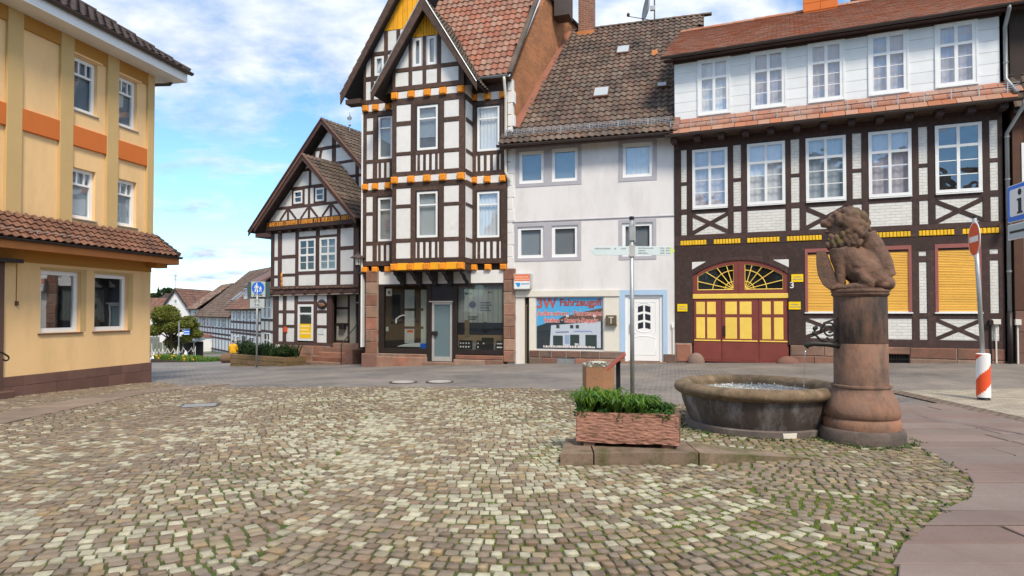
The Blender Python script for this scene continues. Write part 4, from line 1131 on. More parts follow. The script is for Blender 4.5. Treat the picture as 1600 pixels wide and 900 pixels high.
    MB().tube([(xd, -.09, Z(488)), (xd, -.09, h.ground(xd))], 0.065, 10).build('standpipe', MT['brownblack'], h.root, smooth=True)
    for z in (Z(300), Z(430), Z(240), ze - 1.4): MB().tube([(xd, -.09, z - .02), (xd, -.09, z + .02)], 0.062, 10).build('pipe_clip', MT['zinc'], h.root)
    return h
HR = gate_house()

def slate_house():
    PL = HR.world(HR.U(1566, 270) + .22, 0, 0); PR = HR.world(HR.U(1566, 270) + 5.0, 0, 0)
    h = House('board_clad_house', PL, PR, 'brown board-clad house with mossy tiled upper wall beside the downpipe')
    zg = h.ground(0) - .3
    z1 = HR.Z(1585, 172)
    MB().box(0, 4.7, 0.05, 7, zg, z1 + 4).build('wall', MT['lath'], h.root)
    x = 0.0; mbd = M('brown weatherboard', (0.105, 0.048, 0.030), 0.75, 0.2, 6, 0.2, 40, isl=0.2)
    while x < 4.6: MB().slab([(x, zg + 1.7), (x + .235, zg + 1.7), (x + .235, z1), (x, z1)], -0.02 - random.uniform(0, .01), 0.06, 0.006).build('board', mbd, h.root); x += .24
    for j in range(3):
        for i in range(6): MB().slab([(i * .75, zg + .56 * j + .01), (i * .75 + .74, zg + .56 * j + .01), (i * .75 + .74, zg + .56 * (j + 1)), (i * .75, zg + .56 * (j + 1))], -0.05, 0.05, 0.008).build('plinth_tile', MT['plinth'], h.root)
    ln = 4.2; t = R(66)
    tile_roof(h, (-.02, -0.30, z1 - .05), (1, 0, 0), (0, math.cos(t), math.sin(t)), [(0, 0), (4.9, 0), (4.9, ln), (0, ln)], 0.24, 0.26, 'pan', MT['tile_h'], 'roof', limit=160)
    MB().box(-.02, 4.9, -.3, 0.05, z1 - .14, z1 - .07).build('eave_board', MT['timber'], h.root)
    u0, u1, za, zb_ = h.rect(1596, 1640, 222, 330); window(h, u0, u1, za, zb_, -0.045, MT['wpaint'], GL['old'], vm=[(.5, .07)], hm=[(.7, .07)], fw=.08, depth=.06)
    u0, u1, za, zb_ = h.rect(1583.5, 1593, 499, 508); MB().slab([(u0, za), (u1, za), (u1, zb_), (u0, zb_)], -0.16, -0.02, 0.01).build('junction_box', MT['cream'], h.root)
    MB().tube([((u0 + u1) / 2, -.08, za), ((u0 + u1) / 2, -.08, zg)], 0.022, 6).build('conduit', MT['cream'], h.root)
    # small hanging lantern by the corner
    u_, z_ = h.uz(1578, 345, .3); b = MB(); b.lathe([(0.01, .16), (0.10, .05), (0.07, .04), (0.06, -.12), (0.02, -.15)], 8); o = b.build('lantern', MT['bronze'], h.root); o.location = (u_, -0.3, z_)
    MB().tube([(u_, -.3, z_ + .15), (u_, -.3, z_ + .22), (u_, 0.02, z_ + .22)], 0.012, 6).build('lantern_bracket', MT['iron'], h.root)
slate_house()

# ------------------------------------------------------------------ white rendered house with the brown pantile roof
def white_house():
    h = House('white_rendered_house', WP, RP, 'white rendered house with brown pantile roof and a printed shop window')
    X = h.U; r = h.rect; UL, UR = 0.0, h.L - .01
    zg = -0.7; Z = lambda y, x=920: h.Z(x, y)
    zt = Z(221)
    w_up = [r(811, 850, 238, 287), r(862, 903, 231.5, 283), r(972.5, 1020, 221.5, 276)]
    w_lo = [r(809, 849.5, 354, 402.5), r(862, 903, 352, 401), r(972, 1020, 348, 402)]
    for L_ in (w_up, w_lo):       # one floor, one height
        za = sum(q[2] for q in L_) / 3; zb = sum(q[3] for q in L_) / 3
        for i, q in enumerate(L_): L_[i] = (q[0], q[1], za * .7 + q[2] * .3, zb * .7 + q[3] * .3)
    zl = Z(455)
    slot = (X(812, 500), X(827, 500), zg, Z(464)); shop = r(837, 943, 463.5, 547); door = (X(977, 500), X(1036, 500), zg, Z(461, 1005))
    wall_holes(h, MT['plaster_w'], UL, UR, zg, zt, w_up + w_lo + [shop, slot, door], 0.0, 0.16)
    MB().box(UL, UR, 0.5, 8.0, zg, zt).build('inner_wall', MT['room'], h.root)
    for i, q in enumerate(w_up + w_lo):
        bk = [('blind', MT['slatblind']), ('blind', MT['greyblind']), ('curtain', MT['curtain']), ('blind', MT['greyblind']), ('blind', MT['slatblind']), ('blind', MT['slatblind'])][i]
        window(h, q[0] + .005, q[1] - .005, q[2] + .005, q[3] - .005, 0.03, MT['wplastic'], GL['new'], fw=0.10, back=bk[0], bm=bk[1], depth=0.07, back_y=0.10, lower=(0.0 if i != 4 else 0.1))
    def surround(qs, ov):
        x0, x1 = min(q[0] for q in qs) - ov, max(q[1] for q in qs) + ov; z0, z1 = min(q[2] for q in qs) - ov, max(q[3] for q in qs) + ov
        B = [(q[0], q[1], q[2], q[3]) for q in qs]
        us = sorted({x0, x1} | {v for q in qs for v in q[:2]})
        b = MB(); lo = min(q[2] for q in qs); hi = max(q[3] for q in qs)
        b.box(x0, x1, -.014, .004, z0, lo).box(x0, x1, -.014, .004, hi, z1)
        e = [x0] + [v for q in sorted(qs) for v in q[:2]] + [x1]
        for k in range(0, len(e), 2): b.box(e[k], e[k + 1], -.014, .004, lo, hi)
        for q in qs:
            if q[2] > lo + .003: b.box(q[0], q[1], -.014, .004, lo, q[2])
            if q[3] < hi - .003: b.box(q[0], q[1], -.014, .004, q[3], hi)
        b.build('window_surround', MT['greytrim'], h.root)
    surround(w_up[:2], .12); surround(w_up[2:], .13); surround(w_lo[:2], .11); surround(w_lo[2:], .11)
    zc = Z(342.5); MB().slab([(UL, zc - .015), (UR, zc - .015), (UR, zc + .02), (UL, zc + .02)], -0.03, 0.01, .006).build('string_course', MT['greytrim'], h.root)
    # ground floor trim
    MB().box(X(794, 458), X(968, 458), -.05, .01, Z(463), Z(453.5)).build('fascia_board', MT['cream'], h.root)
    MB().box(X(944, 500), X(968, 500), -.012, .01, Z(548), Z(463)).build('pier', MT['cream'], h.root)
    MB().box(X(827, 500), X(836.5, 500), -.012, .01, Z(570), Z(463)).build('pier', MT['cream'], h.root)
    MB().box(X(812, 500), X(819.5, 500), .0, .14, zg, Z(464)).build('pier', MT['cream'], h.root)
    MB().box(X(819.5, 500), X(827, 500), .10, .14, zg, Z(464)).build('side_door', MT['room'], h.root)
    MB().box(X(820.5, 500), X(822.5, 500), .06, .10, zg, Z(476)).box(X(825, 500), X(827, 500), .06, .10, zg, Z(476)).box(X(822.5, 500), X(825, 500), .06, .10, Z(478), Z(476)).build('side_door_frame', MT['bronze'], h.root)
    # pale blue surround with the white door
    b = MB(); a0, a1 = X(968, 500), X(1043, 500); zt2 = Z(453, 1005)
    b.box(a0, door[0], -.02, .012, zg, zt2).box(door[1], a1, -.02, .012, zg, zt2).box(door[0], door[1], -.02, .012, door[3], zt2); b.build('door_surround', MT['paleblue'], h.root)
    zd = h.ground((a0 + a1) / 2) + .03
    d = MB(); dw = door[1] - door[0]
    d.box(door[0], door[0] + .1, .04, .12, zd, door[3]).box(door[1] - .1, door[1], .04, .12, zd, door[3]).box(door[0] + .1, door[1] - .1, .04, .12, door[3] - .09, door[3])
    lx0, lx1 = door[0] + .105, door[1] - .105; lz0, lz1 = zd + .02, door[3] - .095
    d.box(lx0, lx1, .065, .12, lz0, lz1)
    do = d.build('door', MT['wplastic'], h.root)
    cx = (lx0 + lx1) / 2
    def rib(pts, nm='moulding'): MB().tube(pts, .011, 6, False).build(nm, MT['wplastic'], do, smooth=True)
    xa, xb = lx0 + .13, lx1 - .13
    rib([(xa, .064, lz1 - .12), (xa, .064, lz0 + .95), (xa + .1, .064, lz0 + .88)]); rib([(xb, .064, lz1 - .12), (xb, .064, lz0 + .95), (xb - .1, .064, lz0 + .88)]); rib([(xa, .064, lz1 - .12), (xb, .064, lz1 - .12)])
    rib([(xa, .064, lz0 + .2), (xb, .064, lz0 + .2), (xb, .064, lz0 + .7)] + [(cx + (xb - cx) * math.cos(R(a)), .064, lz0 + .7 + .1 * math.sin(R(a))) for a in range(0, 181, 20)] + [(xa, .064, lz0 + .2)])
    for sgn in (-1, 1):
        for k in range(3):
            z = lz0 + 1.02 + k * .27; x0_, x1_ = cx + sgn * .03, cx + sgn * .2
            P = [(x0_, z + .04), (x1_, z), (x1_, z + .19), (x0_, z + .24)]
            MB().slab(P, .058, .07, 0.006).build('door_light', MT['bluepanel'], do)
    rib([(cx + .26 * math.cos(R(a)), .064, lz0 + 1.72 + .16 * math.sin(R(a))) for a in range(0, 181, 15)]); rib([(cx + .26 * math.cos(R(a)), .064, lz0 + 1.06 - .14 * math.sin(R(a))) for a in range(0, 181, 15)])
    MB().box(lx0 + .03, lx0 + .055, .02, .065, lz0 + .9, lz0 + 1.2).build('handle', MT['alu'], do)
    MB().box(door[0] - .1, door[1] + .1, -.25, .1, zg, zd).build('door_step', MT['redsand'], h.root)
    # printed shop window
    x0, x1, z0, z1 = shop; pw, ph = x1 - x0, z1 - z0
    MB().box(x0, x1, .02, .06, z0, z0 + .03).box(x0, x1, .02, .06, z1 - .03, z1).box(x0, x0 + .03, .02, .06, z0 + .03, z1 - .03).box(x1 - .03, x1, .02, .06, z0 + .03, z1 - .03).build('shop_window_frame', MT['alu'], h.root)
    fx = lambda f: x0 + .03 + (pw - .06) * f; fz = lambda f: z0 + .03 + (ph - .06) * f
    pm = lambda n, c: M(n, c, .35, .06, 8, 0)
    po = MB().box(fx(0), fx(1), .05, .058, fz(0), fz(1)).build('window_poster', pm('print sky', (0.10, 0.44, 0.80)), h.root)
    def pr(nm, P, c, y): MB().slab([(fx(a), fz(b_)) for a, b_ in P], y, y + .002).build(nm, pm('print ' + nm, c), po)
    pr('print_cloud', [(0, .42), (.3, .55), (.6, .66), (1, .78), (1, .72), (.4, .52), (0, .36)], (0.50, 0.72, 0.88), .049)
    pr('print_hill', [(0, 0), (1, 0), (1, .62), (.45, .66), (.33, .58), (0, .44)], (0.03, 0.042, 0.055), .0485)
    pr('print_roof', [(.32, .56), (.62, .70), (1, .80), (1, .55), (.6, .50)], (0.16, 0.085, 0.06), .048)
    pr('print_hall', [(.20, .06), (.97, .03), (.97, .54), (.60, .50), (.22, .46)], (0.58, 0.64, 0.74), .0475)
    for a, b_, c, d_ in ((.25, .40, .06, .26), (.51, .65, .05, .28), (.74, .91, .02, .28)): pr('print_door', [(a, c), (b_, c), (b_, d_), (a, d_)], (0.03, 0.055, 0.06), .047)
    for a in (.30, .51, .595): pr('print_window', [(a, .40), (a + .05, .40), (a + .05, .47), (a, .47)], (0.05, 0.06, 0.07), .047)
    pr('print_panel', [(.43, .10), (.50, .10), (.50, .27), (.43, .27)], (0.30, 0.42, 0.62), .047); pr('print_van', [(.58, .07), (.64, .07), (.64, .11), (.58, .12)], (0.6, 0.6, 0.6), .0465)
    pr('print_shop_sign', [(.29, .31), (.49, .32), (.49, .345), (.29, .335)], (0.22, 0.24, 0.42), .047); pr('print_shop_sign', [(.57, .33), (.84, .335), (.84, .36), (.57, .355)], (0.28, 0.36, 0.66), .047)
    lr = pm('print red letter', (0.72, 0.10, 0.06)); lw = pm('print letter halo', (0.85, 0.80, 0.80)); lk_ = pm('print letter edge', (0.05, 0.05, 0.06))
    def tx(s, sz, a, b_, c, halo=None, sx=1.0):
        if halo: text(s, sz, halo, po, (fx(a), .046, fz(b_)), align='CENTER', ext=.0005, bold=.011, sx=sx)
        text(s, sz, c, po, (fx(a), .0445, fz(b_)), align='CENTER', ext=.0005, bold=.004, sx=sx)
    tx('3W', .50, .15, .89, lr, lk_, .9); tx('Fahrzeugpfl', .33, .665, .90, lr, lk_, .93)
    tx('Aufbereitung \u00b7 Fahrzeugtei', .215, .50, .69, lr, lw, .96); tx('Reifen \u00b7 Smart-Repair', .215, .52, .555, lr, lw, .98)
    mb = MB(); x = fx(.1)
    while x < fx(.86):
        w_ = random.uniform(.02, .06); mb.box(x, x + w_, .0462, .047, fz(.025), fz(.025) + random.choice((.05, .07))); x += w_ + .015
    mb.build('lettering', lw, po)
    MB().add([(x0, .044, z0), (x1, .044, z0), (x1, .044, z1), (x0, .044, z1)], [(0, 1, 2, 3)]).build('pane', glass('poster glass', (0.97, 0.97, 0.97), 0.06, wob=0.004), h.root)
    # plinth
    zp = Z(548.5)
    px0, px1 = X(828, 560), X(977, 560); gx0, gx1 = X(871, 560), X(899, 560); zpb = h.ground(px0) - .2
    stone_course(h, MT['brownsand'], px0, px1, Z(559.5), zp, 1, -.09, .02, .35, .75)
    stone_course(h, MT['brownsand'], px0, gx0, zpb, Z(560), 1, -.10, .02, .35, .6); stone_course(h, MT['redsand'], gx1, px1, zpb, Z(560), 1, -.10, .02, .4, .9)
    gv = MB(); gv.box(gx0, gx1, -.04, .0, zpb, Z(560)).mat(MT['alu'])
    b = MB()
    for k in range(11): b.box(gx0 + (gx1 - gx0) * (k + .3) / 11, gx0 + (gx1 - gx0) * (k + .65) / 11, -.075, -.05, zpb + .2, Z(561))
    b.box(gx0, gx1, -.05, -.045, zpb + .2, Z(561)).build('vent_grille', MT['galv'], h.root)
    stone_course(h, MT['brownsand'], X(1037, 560), UR, zpb, Z(553, 1045), 1, -.06, .02, .35, .6)
    MB().box(UR - .10, UR - .02, -.06, -.005, Z(512, 1048), Z(505, 1048)).build('meter_box', MT['wplastic'], h.root); MB().tube([(UR - .06, -.04, Z(512, 1048)), (UR - .06, -.04, zpb)], .016, 6).build('conduit', MT['cream'], h.root)
    q = h.rect(947, 963, 492.5, 507, .1)
    mbx = MB().slab([(q[0], q[2]), (q[1], q[2]), (q[1], q[3]), (q[0], q[3])], -.13, -.01, .012).build('letter_box', MT['bronze'], h.root)
    MB().box(q[0] - .015, q[1] + .015, -.145, -.01, q[2] - .03, q[2]).build('paper_holder', MT['bronze'], mbx); MB().box((q[0] + q[1]) / 2 - .012, (q[0] + q[1]) / 2 + .012, -.136, -.13, q[2] + .03, q[3] - .08).box((q[0] + q[1]) / 2 - .08, (q[0] + q[1]) / 2 + .08, -.136, -.13, q[3] - .08, q[3] - .055).build('emblem', MT['cream'], mbx)
    # light box sign
    q = h.rect(802.5, 830, 427.5, 452.5, .2); a, b_, c, d_ = q; rr_ = .12
    P = [(a, c + rr_ * .3), (a + rr_ * .3, c), (b_ - rr_, c)] + [(b_ - rr_ + rr_ * math.sin(R(t)), c + rr_ - rr_ * math.cos(R(t))) for t in (30, 60, 90)] + [(b_, d_), (a, d_)]
    s_ = MB().slab(P, -.22, -.02, .012).build('shop_light_box', MT['alu'], h.root)
    MB().box(a + .03, b_ - .05, -.226, -.221, (c + d_) / 2 + .02, d_ - .03).build('sign_face', pm('sign orange', (0.80, 0.19, 0.08)), s_); MB().box(a + .03, b_ - .05, -.226, -.221, c + .03, (c + d_) / 2 + .018).build('sign_face', pm('sign white', (0.78, 0.80, 0.82)), s_)
    zc_ = (c + d_) / 2
    MB().slab([(a + .06, zc_ - .04), (a + .24, zc_ - .04), (a + .24, zc_ - .13), (a + .17, zc_ - .20)], -.229, -.226).build('emblem', pm('sign cyan', (0.02, 0.30, 0.72)), s_)
    mb = MB(); x = a + .27
    while x < b_ - .08: mb.box(x, x + .03, -.229, -.226, zc_ - .10, zc_ - .06); x += .04
    mb.build('lettering', pm('sign blue ink', (0.03, 0.22, 0.5)), s_)
    mb = MB()
    for zz_ in (zc_ + .16, zc_ + .08):
        x = a + .06 
        while x < b_ - .09: w_ = random.uniform(.03, .05); mb.box(x, x + w_, -.229, -.226, zz_ - .025, zz_ + .02); x += w_ + .012
    mb.build('lettering', pm('sign pale ink', (0.82, 0.5, 0.36)), s_)
    # ---- roof
    ye = -.45; ze = h.Z(920, 217, .45); t = 1.1; dep = 5.0 + .45; ln = math.hypot(dep, dep * t); S_ = (0, dep / ln, dep * t / ln)
    el_ = h.uz(779, 228, .45)[0]; er_ = h.uz(1052, 206, .45)[0]
    yr, zr = ye + dep, ze + .02 + dep * t
    # the top corners from the photograph, on the ridge line at that depth
    def ridge_u(px_): return h.U(px_, 50, -yr)
    rl, rr2 = ridge_u(884), ridge_u(1100)
    tile_roof(h, (el_, ye, ze + .02), (1, 0, 0), S_, [(0, 0), (er_ - el_, 0), (rr2 - el_, ln), (rl - el_, ln)], 0.215, 0.30, 'pan', MT['tile_b'], 'roof', jit=0.008)
    MB().add([(rl, yr, zr), (rr2, yr, zr), (rr2, yr + 5, zr - 5), (rl, yr + 5, zr - 5)], [(0, 1, 2, 3)]).build('back_slope', MT['tile_b'], h.root)
    me = MB(); nb = 6; Pp = [(0.12 * math.cos(math.pi * k / nb), 0.10 * math.sin(math.pi * k / nb)) for k in range(nb + 1)]
    me.add([(0, a, c) for a, c in Pp] + [(0.42, a * .88, c * .88) for a, c in Pp], [(k, k + 1, nb + 2 + k, nb + 1 + k) for k in range(nb)]); rm = me.mesh('ridge_tile', MT['tile_b'])
    x = rl
    while x < rr2 - .1: link('ridge_tile', rm, h.root, (x, yr, zr + .0)); x += .36
    gutter(h, el_ - .05, er_, ye - .06, ze + .0, MT['zincd'], .075)
    MB().add([(el_ + .1, ye + .02, ze - .06), (er_, ye + .02, ze - .06), (er_, 0, zt), (el_ + .1, 0, zt)], [(0, 3, 2, 1)]).build('soffit', MT['timber_b'], h.root)
    MB().box(el_ + .1, er_, ye + .0, ye + .03, ze - .14, ze + .02).build('eave_board', MT['timber_b'], h.root)
    # mortared verge next to the gate house
    MB().hull8([(er_ - .02, ye, ze + .02), (er_ + .14, ye, ze + .02), (er_ + .3, ye + 1.0, ze + 1.12), (er_ + .14, ye + 1.0, ze + 1.12), (er_ - .02, ye, ze + .14), (er_ + .14, ye, ze + .14), (er_ + .3, ye + 1.0, ze + 1.24), (er_ + .14, ye + 1.0, ze + 1.24)]).build('verge', MT['tile_y'], h.root)
    # copper flashing up the firewall
    def rp(a, c, up=.0): return Vector((el_ + a, ye, ze + .02)) + Vector(S_) * c + Vector((0, -S_[2], S_[1])) * up
    f0, f1 = (.32, .9), (rl - el_ + .06, ln - .1); 
    MB().hull8([rp(f0[0], f0[1], .03), rp(f0[0] + .24, f0[1], .03), rp(f1[0] + .24, f1[1], .03), rp(f1[0], f1[1], .03), rp(f0[0], f0[1], .12), rp(f0[0] + .24, f0[1], .075), rp(f1[0] + .24, f1[1], .075), rp(f1[0], f1[1], .12)]).build('flashing', MT['tile_r'], h.root)
    def on_roof(px_, py_):
        n_ = Vector((0, -S_[2], S_[1])); o_ = Vector((el_, ye, ze + .02)); e_ = h.local(EYE); e_.z = CAM_H
        d_ = ray(px_, py_); dl = Vector((d_.dot(h.u), -d_.dot(h.n), d_.z)); t_ = (o_ - e_).dot(n_) / dl.dot(n_); return e_ + dl * t_
    for (a, b_, c, d_) in ((928, 952, 141, 155), (964, 984, 76, 87), (1027, 1042, 134, 140)):
        p = on_roof((a + b_) / 2, (c + d_) / 2); w_ = abs(on_roof(b_, (c + d_) / 2).x - on_roof(a, (c + d_) / 2).x) / 2
        l_ = (on_roof((a + b_) / 2, c) - on_roof((a + b_) / 2, d_)).length / 2; S3 = Vector(S_); N3 = Vector((0, -S_[2], S_[1])); E3 = Vector((1, 0, 0))
        q = [p + E3 * (sx * w_) + S3 * (sy * l_) for sx, sy in ((-1, -1), (1, -1), (1, 1), (-1, 1))]
        so = MB().hull8([v + N3 * .03 for v in q] + [v + N3 * .13 for v in q]).build('skylight', MT['tile_y'], h.root)
        q2 = [p + E3 * (sx * w_ * .86) + S3 * (sy * l_ * .86) for sx, sy in ((-1, -1), (1, -1), (1, 1), (-1, 1))]
        MB().hull8([v + N3 * .10 for v in q2] + [v + N3 * .145 for v in q2]).build('pane', M('skylight pane', (0.40, 0.43, 0.46), .2, .05, 3, 0), so)
    sg = MB(); c0 = .42; x = .2
    while x < er_ - el_: 
        p = rp(x, c0, .03); sg.box(p.x - .012, p.x + .012, p.y - .01, p.y + .01, p.z, p.z + .25); x += .95
    for k in range(4): a_, b2 = rp(.2, c0, .03), rp(er_ - el_ - .05, c0, .03); sg.tube([a_ + Vector((0, 0, .07 + .055 * k)), b2 + Vector((0, 0, .07 + .055 * k))], .007, 4)
    x = .2
    while x < er_ - el_ - .1:
        p = rp(x, c0, .03); sg.box(p.x - .004, p.x + .004, p.y - .004, p.y + .004, p.z + .06, p.z + .24); x += .09
    sg.build('snow_guard', MT['galv'], h.root)
    # brick chimney at the end of the ridge
    c = h.uz(917, 60, -yr)[0]; MB().box(c - .30, c + .30, yr - .3, yr + .35, zr - .55, zr + 2.6).build('chimney', MT['chimbrick'], h.root, uv=True)
    MB().box(c - .36, c + .36, yr - .38, yr + .40, zr - .60, zr - .18).build('chimney_flashing', MT['copper'], h.root)
    # aerial mast and dish
    p = on_roof(1023, 86); top = 3.3
    dish = tag(empty('satellite_dish', h.world(p.x, p.y, p.z), h.root.rotation_euler.z), 'grey satellite dish on a thin mast above the brown pantile roof', 'dish')
    MB().tube([(0, 0, -.1), (0, 0, top)], .024, 8).build('mast', MT['brownsand'], dish)
    MB().hull8([(-.12, -.14, -.06), (.12, -.14, -.06), (.12, .1, .18), (-.12, .1, .18), (-.10, -.12, .10), (.10, -.12, .10), (.08, .08, .24), (-.08, .08, .24)]).build('mast_boot', MT['copper'], dish)
    d = MB(); d.lathe([(0.0, 0.0), (.18, .018), (.34, .065), (.45, .12), (.455, .11), (.34, .05), (.18, .005), (0.0, -.012)], 28, cap=False); o = d.build('reflector', M('grey dish', (0.36, 0.38, 0.41), .5, .05, 2, 0), dish, smooth=True)
    o.location = (-.22, -.05, 1.75); o.rotation_euler = (R(20), R(-82), 0); o.scale = (1.05, .95, 1)
    MB().tube([(-.05, 0, 1.30), (-.92, -.15, 1.50)], .014, 6).build('arm', MT['zincd'], dish); MB().ball((-.95, -.16, 1.56), (.06, .06, .08)).build('receiver', MT['zincd'], dish)
    MB().box(-.16, .02, -.05, .05, 1.68, 1.84).build('bracket', MT['galv'], dish)
    return h
HW = white_house()
# ------------------------------------------------------------------ tall timbered house with oriel and shop
SIDE = Vector((2.4, 4.4, 0)).normalized()      # direction of its right-hand firewall
def oriel_house():
    h = House('oriel_house', HP, WP, 'tall black and white timbered house with oriel, orange gable boards and a shop below')
    X = h.U; tm = MT['timber_b']; pl = MT['plaster']; UR = h.L; D = 0.80
    Zr = lambda y: h.Z(765, y)
    sd_l = Vector((SIDE.dot(h.u), -SIDE.dot(h.n), 0))
    zg = -1.0
    zA, zB, zC = Zr(150), Zr(280), Zr(417)           # orange joist rows
    ztop = Zr(128)
    y0w = 0.13
    # body behind the facade
    def sp_(x, s): return (x + sd_l.x * s, sd_l.y * s)
    q = [(0.02, y0w), (UR - .01, y0w), sp_(UR - .02, 6.2), (0.02, 6.2)]
    MB().prism(q, zg, ztop).build('inner_wall', MT['room'], h.root)
    rows = dict(up=(Zr(242), Zr(156), Zr(163), Zr(235), Zr(238.5)), lo=(Zr(377), Zr(286), Zr(297), Zr(371.5), Zr(376)))
    def joists(xs, zc, d=0.0, hh=.12, w_=.11):
        for x in xs:
            MB().slab([(x - w_, zc - hh), (x + w_, zc - hh), (x + w_, zc + hh * .8), (x - w_, zc + hh * .8)], -d - .13, -d + .05, .03).build('joist_end', MT['orangew'], h.root)
    def storey(xs_posts, wins, zb, zt, zsill, zl, d, x0, x1, studs, rails, bot):
        """posts, rails, window, studs under the sill, panels"""
        B = []
        def bm(P, kind='beam', yf=-.03): B.append(P); timber(h, kind, tm, P, yf, .12, y=-d)
        bm((x0, x1, zt, zt + .20)); bm((x0, x1, bot, bot + .16))
        for a, b in xs_posts: bm((a, b, bot + .16, zt), 'post', -.034)
        for a, b in rails: bm((a, b, zsill - .12, zsill))
        for a, b, c in wins:
            bm((a, b, zl, zt)); B.append((a, b, zsill, zl))
            bmat = dict(g=('blind', MT['greyblind']), r=('room', MT['room']), w=('curtain', MT['curtain']))[c]
            MB().box(a, a + .05, -d - .035, -d + .1, zsill, zl).box(b - .05, b, -d - .035, -d + .1, zsill, zl).box(a + .05, b - .05, -d - .035, -d + .1, zl - .04, zl).build('window_lining', MT['brownblack'], h.root)
            window(h, a + .052, b - .052, zsill + .01, zl - .045, -d - .015, MT['wplastic'], GL['new'], hm=[(.74, .05)], fw=.075, back=bmat[0], bm=bmat[1], depth=.07, back_y=.11, lower=.0)
            n = studs
            for k in range(n):
                xc = a + (b - a) * (k + .5) / n + (0 if n < 4 else 0)
                if 0 < k or True: bm((xc - .045, xc + .045, bot + .16, zsill - .12), 'stud', -.026)
        return B
    # main wall right part
    ou0, ou1 = X(613, 350, D), X(725, 350, D)         # oriel, measured on its own front
    for nm, y1, y2, zc_, botz in (('up', 163, 236, zA, zB + .13), ('lo', 297, 371.5, zB, zC + .13)):
        zt = zc_ - .36; zl = Zr(y1); zs = Zr(y2)
        a, b = X(743.5, 330), X(783, 330)
        B = storey([(ou1 - .02, a), (b, UR)], [(a, b, 'w')], 0, zt, zs, zl, 0.0, ou1 - .02, UR, 4, [(a, b)], botz)
        panels(h, pl, (ou1, UR, botz, zt), B)
        a, b = X(589, 330), X(615, 330)
        zmid = zs + (zl - zs) * .62
        B = storey([(0, X(572.5, 330)), (X(583, 330), a), (b, ou0 + .05)], [(a, b, 'g')], 0, zt, zs - .0, zl, 0.0, 0, ou0 + .02, 3, [(a, b), (X(572.5, 330), X(583, 330))], botz)
        P = (X(572.5, 330), X(583, 330), zmid - .05, zmid + .06); B.append(P); timber(h, 'rail', tm, P)
        panels(h, pl, (0, ou0 + .02, botz, zt), B)
        joists([X(570, 330) + .0, X(588.5, 330), X(607, 330)] if 0 else [.10, X(587, 330), X(607, 330)], zc_); joists([X(741, 330), X(762, 330), X(786, 330)], zc_)
        for x0_, x1_ in ((0.2, ou0), (ou1, UR - .1)):
            xs_ = [.10, X(587, 330), X(607, 330), ou0 + .3] if x1_ == ou0 else [X(741, 330), X(762, 330), X(786, 330)]
            for k in range(len(xs_) - 1):
                aa, bb = max(0, xs_[k] + .11), min(xs_[k + 1] - .11, UR)
                if aa < bb: MB().slab([(aa, zc_ - .14), (bb, zc_ - .14), (bb, zc_ + .13), (aa, zc_ + .13)], -.03, .1, .01).build('infill_panel', pl, h.root)
    joists([.10, X(587, 400), X(607, 400)], zC, hh=.11); joists([X(741, 400), X(763, 400), X(787, 400)], zC, hh=.11)
    # ---- oriel
    op = [(613, 619), (642, 649.5), (686.5, 693.5), (717.5, 725)]; of = [(X(a, 350, D), X(b, 350, D)) for a, b in op]
    Zo = lambda y: h.Z(668, y, D)
    oz = []
    for (zt, zb, y1, y2, r1, r2) in ((Zo(151), Zo(274), 163, 234.5, 186.5, 193), (Zo(283), Zo(411), 297.5, 371.5, 318, 323)):
        zl, zs = Zo(y1), Zo(y2); bot = zb
        B = []
        def bm(P, kind='beam', yf=-.03): B.append(P); timber(h, kind, tm, P, yf, .12, y=-D)
        bm((of[0][0], of[-1][1], zt - .20, zt)); bm((of[0][0], of[-1][1], bot, bot + .17))
        for a, b in of: bm((a, b, bot + .17, zt - .20), 'post', -.035)
        for i in (0, 2):
            a, b = of[i][1], of[i + 1][0]
            bm((a, b, Zo(r2), Zo(r1)), 'rail'); bm((a, b, zs - .13, zs - .01), 'rail')
        a, b = of[1][1], of[2][0]
        bm((a, b, zs - .13, zs)); bm((a, b, zl, zt - .20)); B.append((a, b, zs, zl))
        MB().box(a, a + .05, -D - .035, -D + .1, zs, zl).box(b - .05, b, -D - .035, -D + .1, zs, zl).box(a + .05, b - .05, -D - .035, -D + .1, zl - .03, zl).build('window_lining', MT['brownblack'], h.root)
        up = y1 < 200
        window(h, a + .052, b - .052, zs + .01, zl - .035, -D - .015, MT['wplastic'], GL['new'], hm=[(.73, .05)], fw=.08, back='blind' if up else 'room', bm=MT['greyblind'], depth=.07, back_y=.12, lower=.3)
        for k in range(4 if not up else 4):
            xc = a + (b - a) * (k + .5) / 4 + (.5 / 4 - .125) * 0
            if k in (0, 1, 2, 3): bm((xc - .042 + (b - a) / 8 * 0, xc + .042, bot + .17, zs - .13), 'stud', -.026)
        panels(h, pl, (of[0][0], of[-1][1], bot, zt), B, y=-D)
        # right and left cheeks
        for xx, sg in ((of[-1][1], 1), (of[0][0], -1)):
            for za, zb_ in ((bot, bot + .17), (zs - .13, zs - .01), (Zo(r2), Zo(r1)), (zt - .2, zt)):
                MB().box(min(xx - sg * .12, xx + sg * .03), max(xx - sg * .12, xx + sg * .03), -D + .13, -.0, za, zb_).build('rail', tm, h.root)
            MB().box(min(xx - sg * .12, xx + sg * .012), max(xx - sg * .12, xx + sg * .012), -D + .12, 0, bot + .17, zt - .2).build('cheek_panel', pl, h.root)
        oz.append((zt, bot))
    xs_ = [(a + b) / 2 for a, b in of]; xs_ = [of[0][0] + .10, of[1][0] + .02, (of[1][1] + of[2][0]) / 2, of[2][1] - .02, of[3][1] - .10]
    zjs = (Zo(145), Zo(278.5), Zo(416))
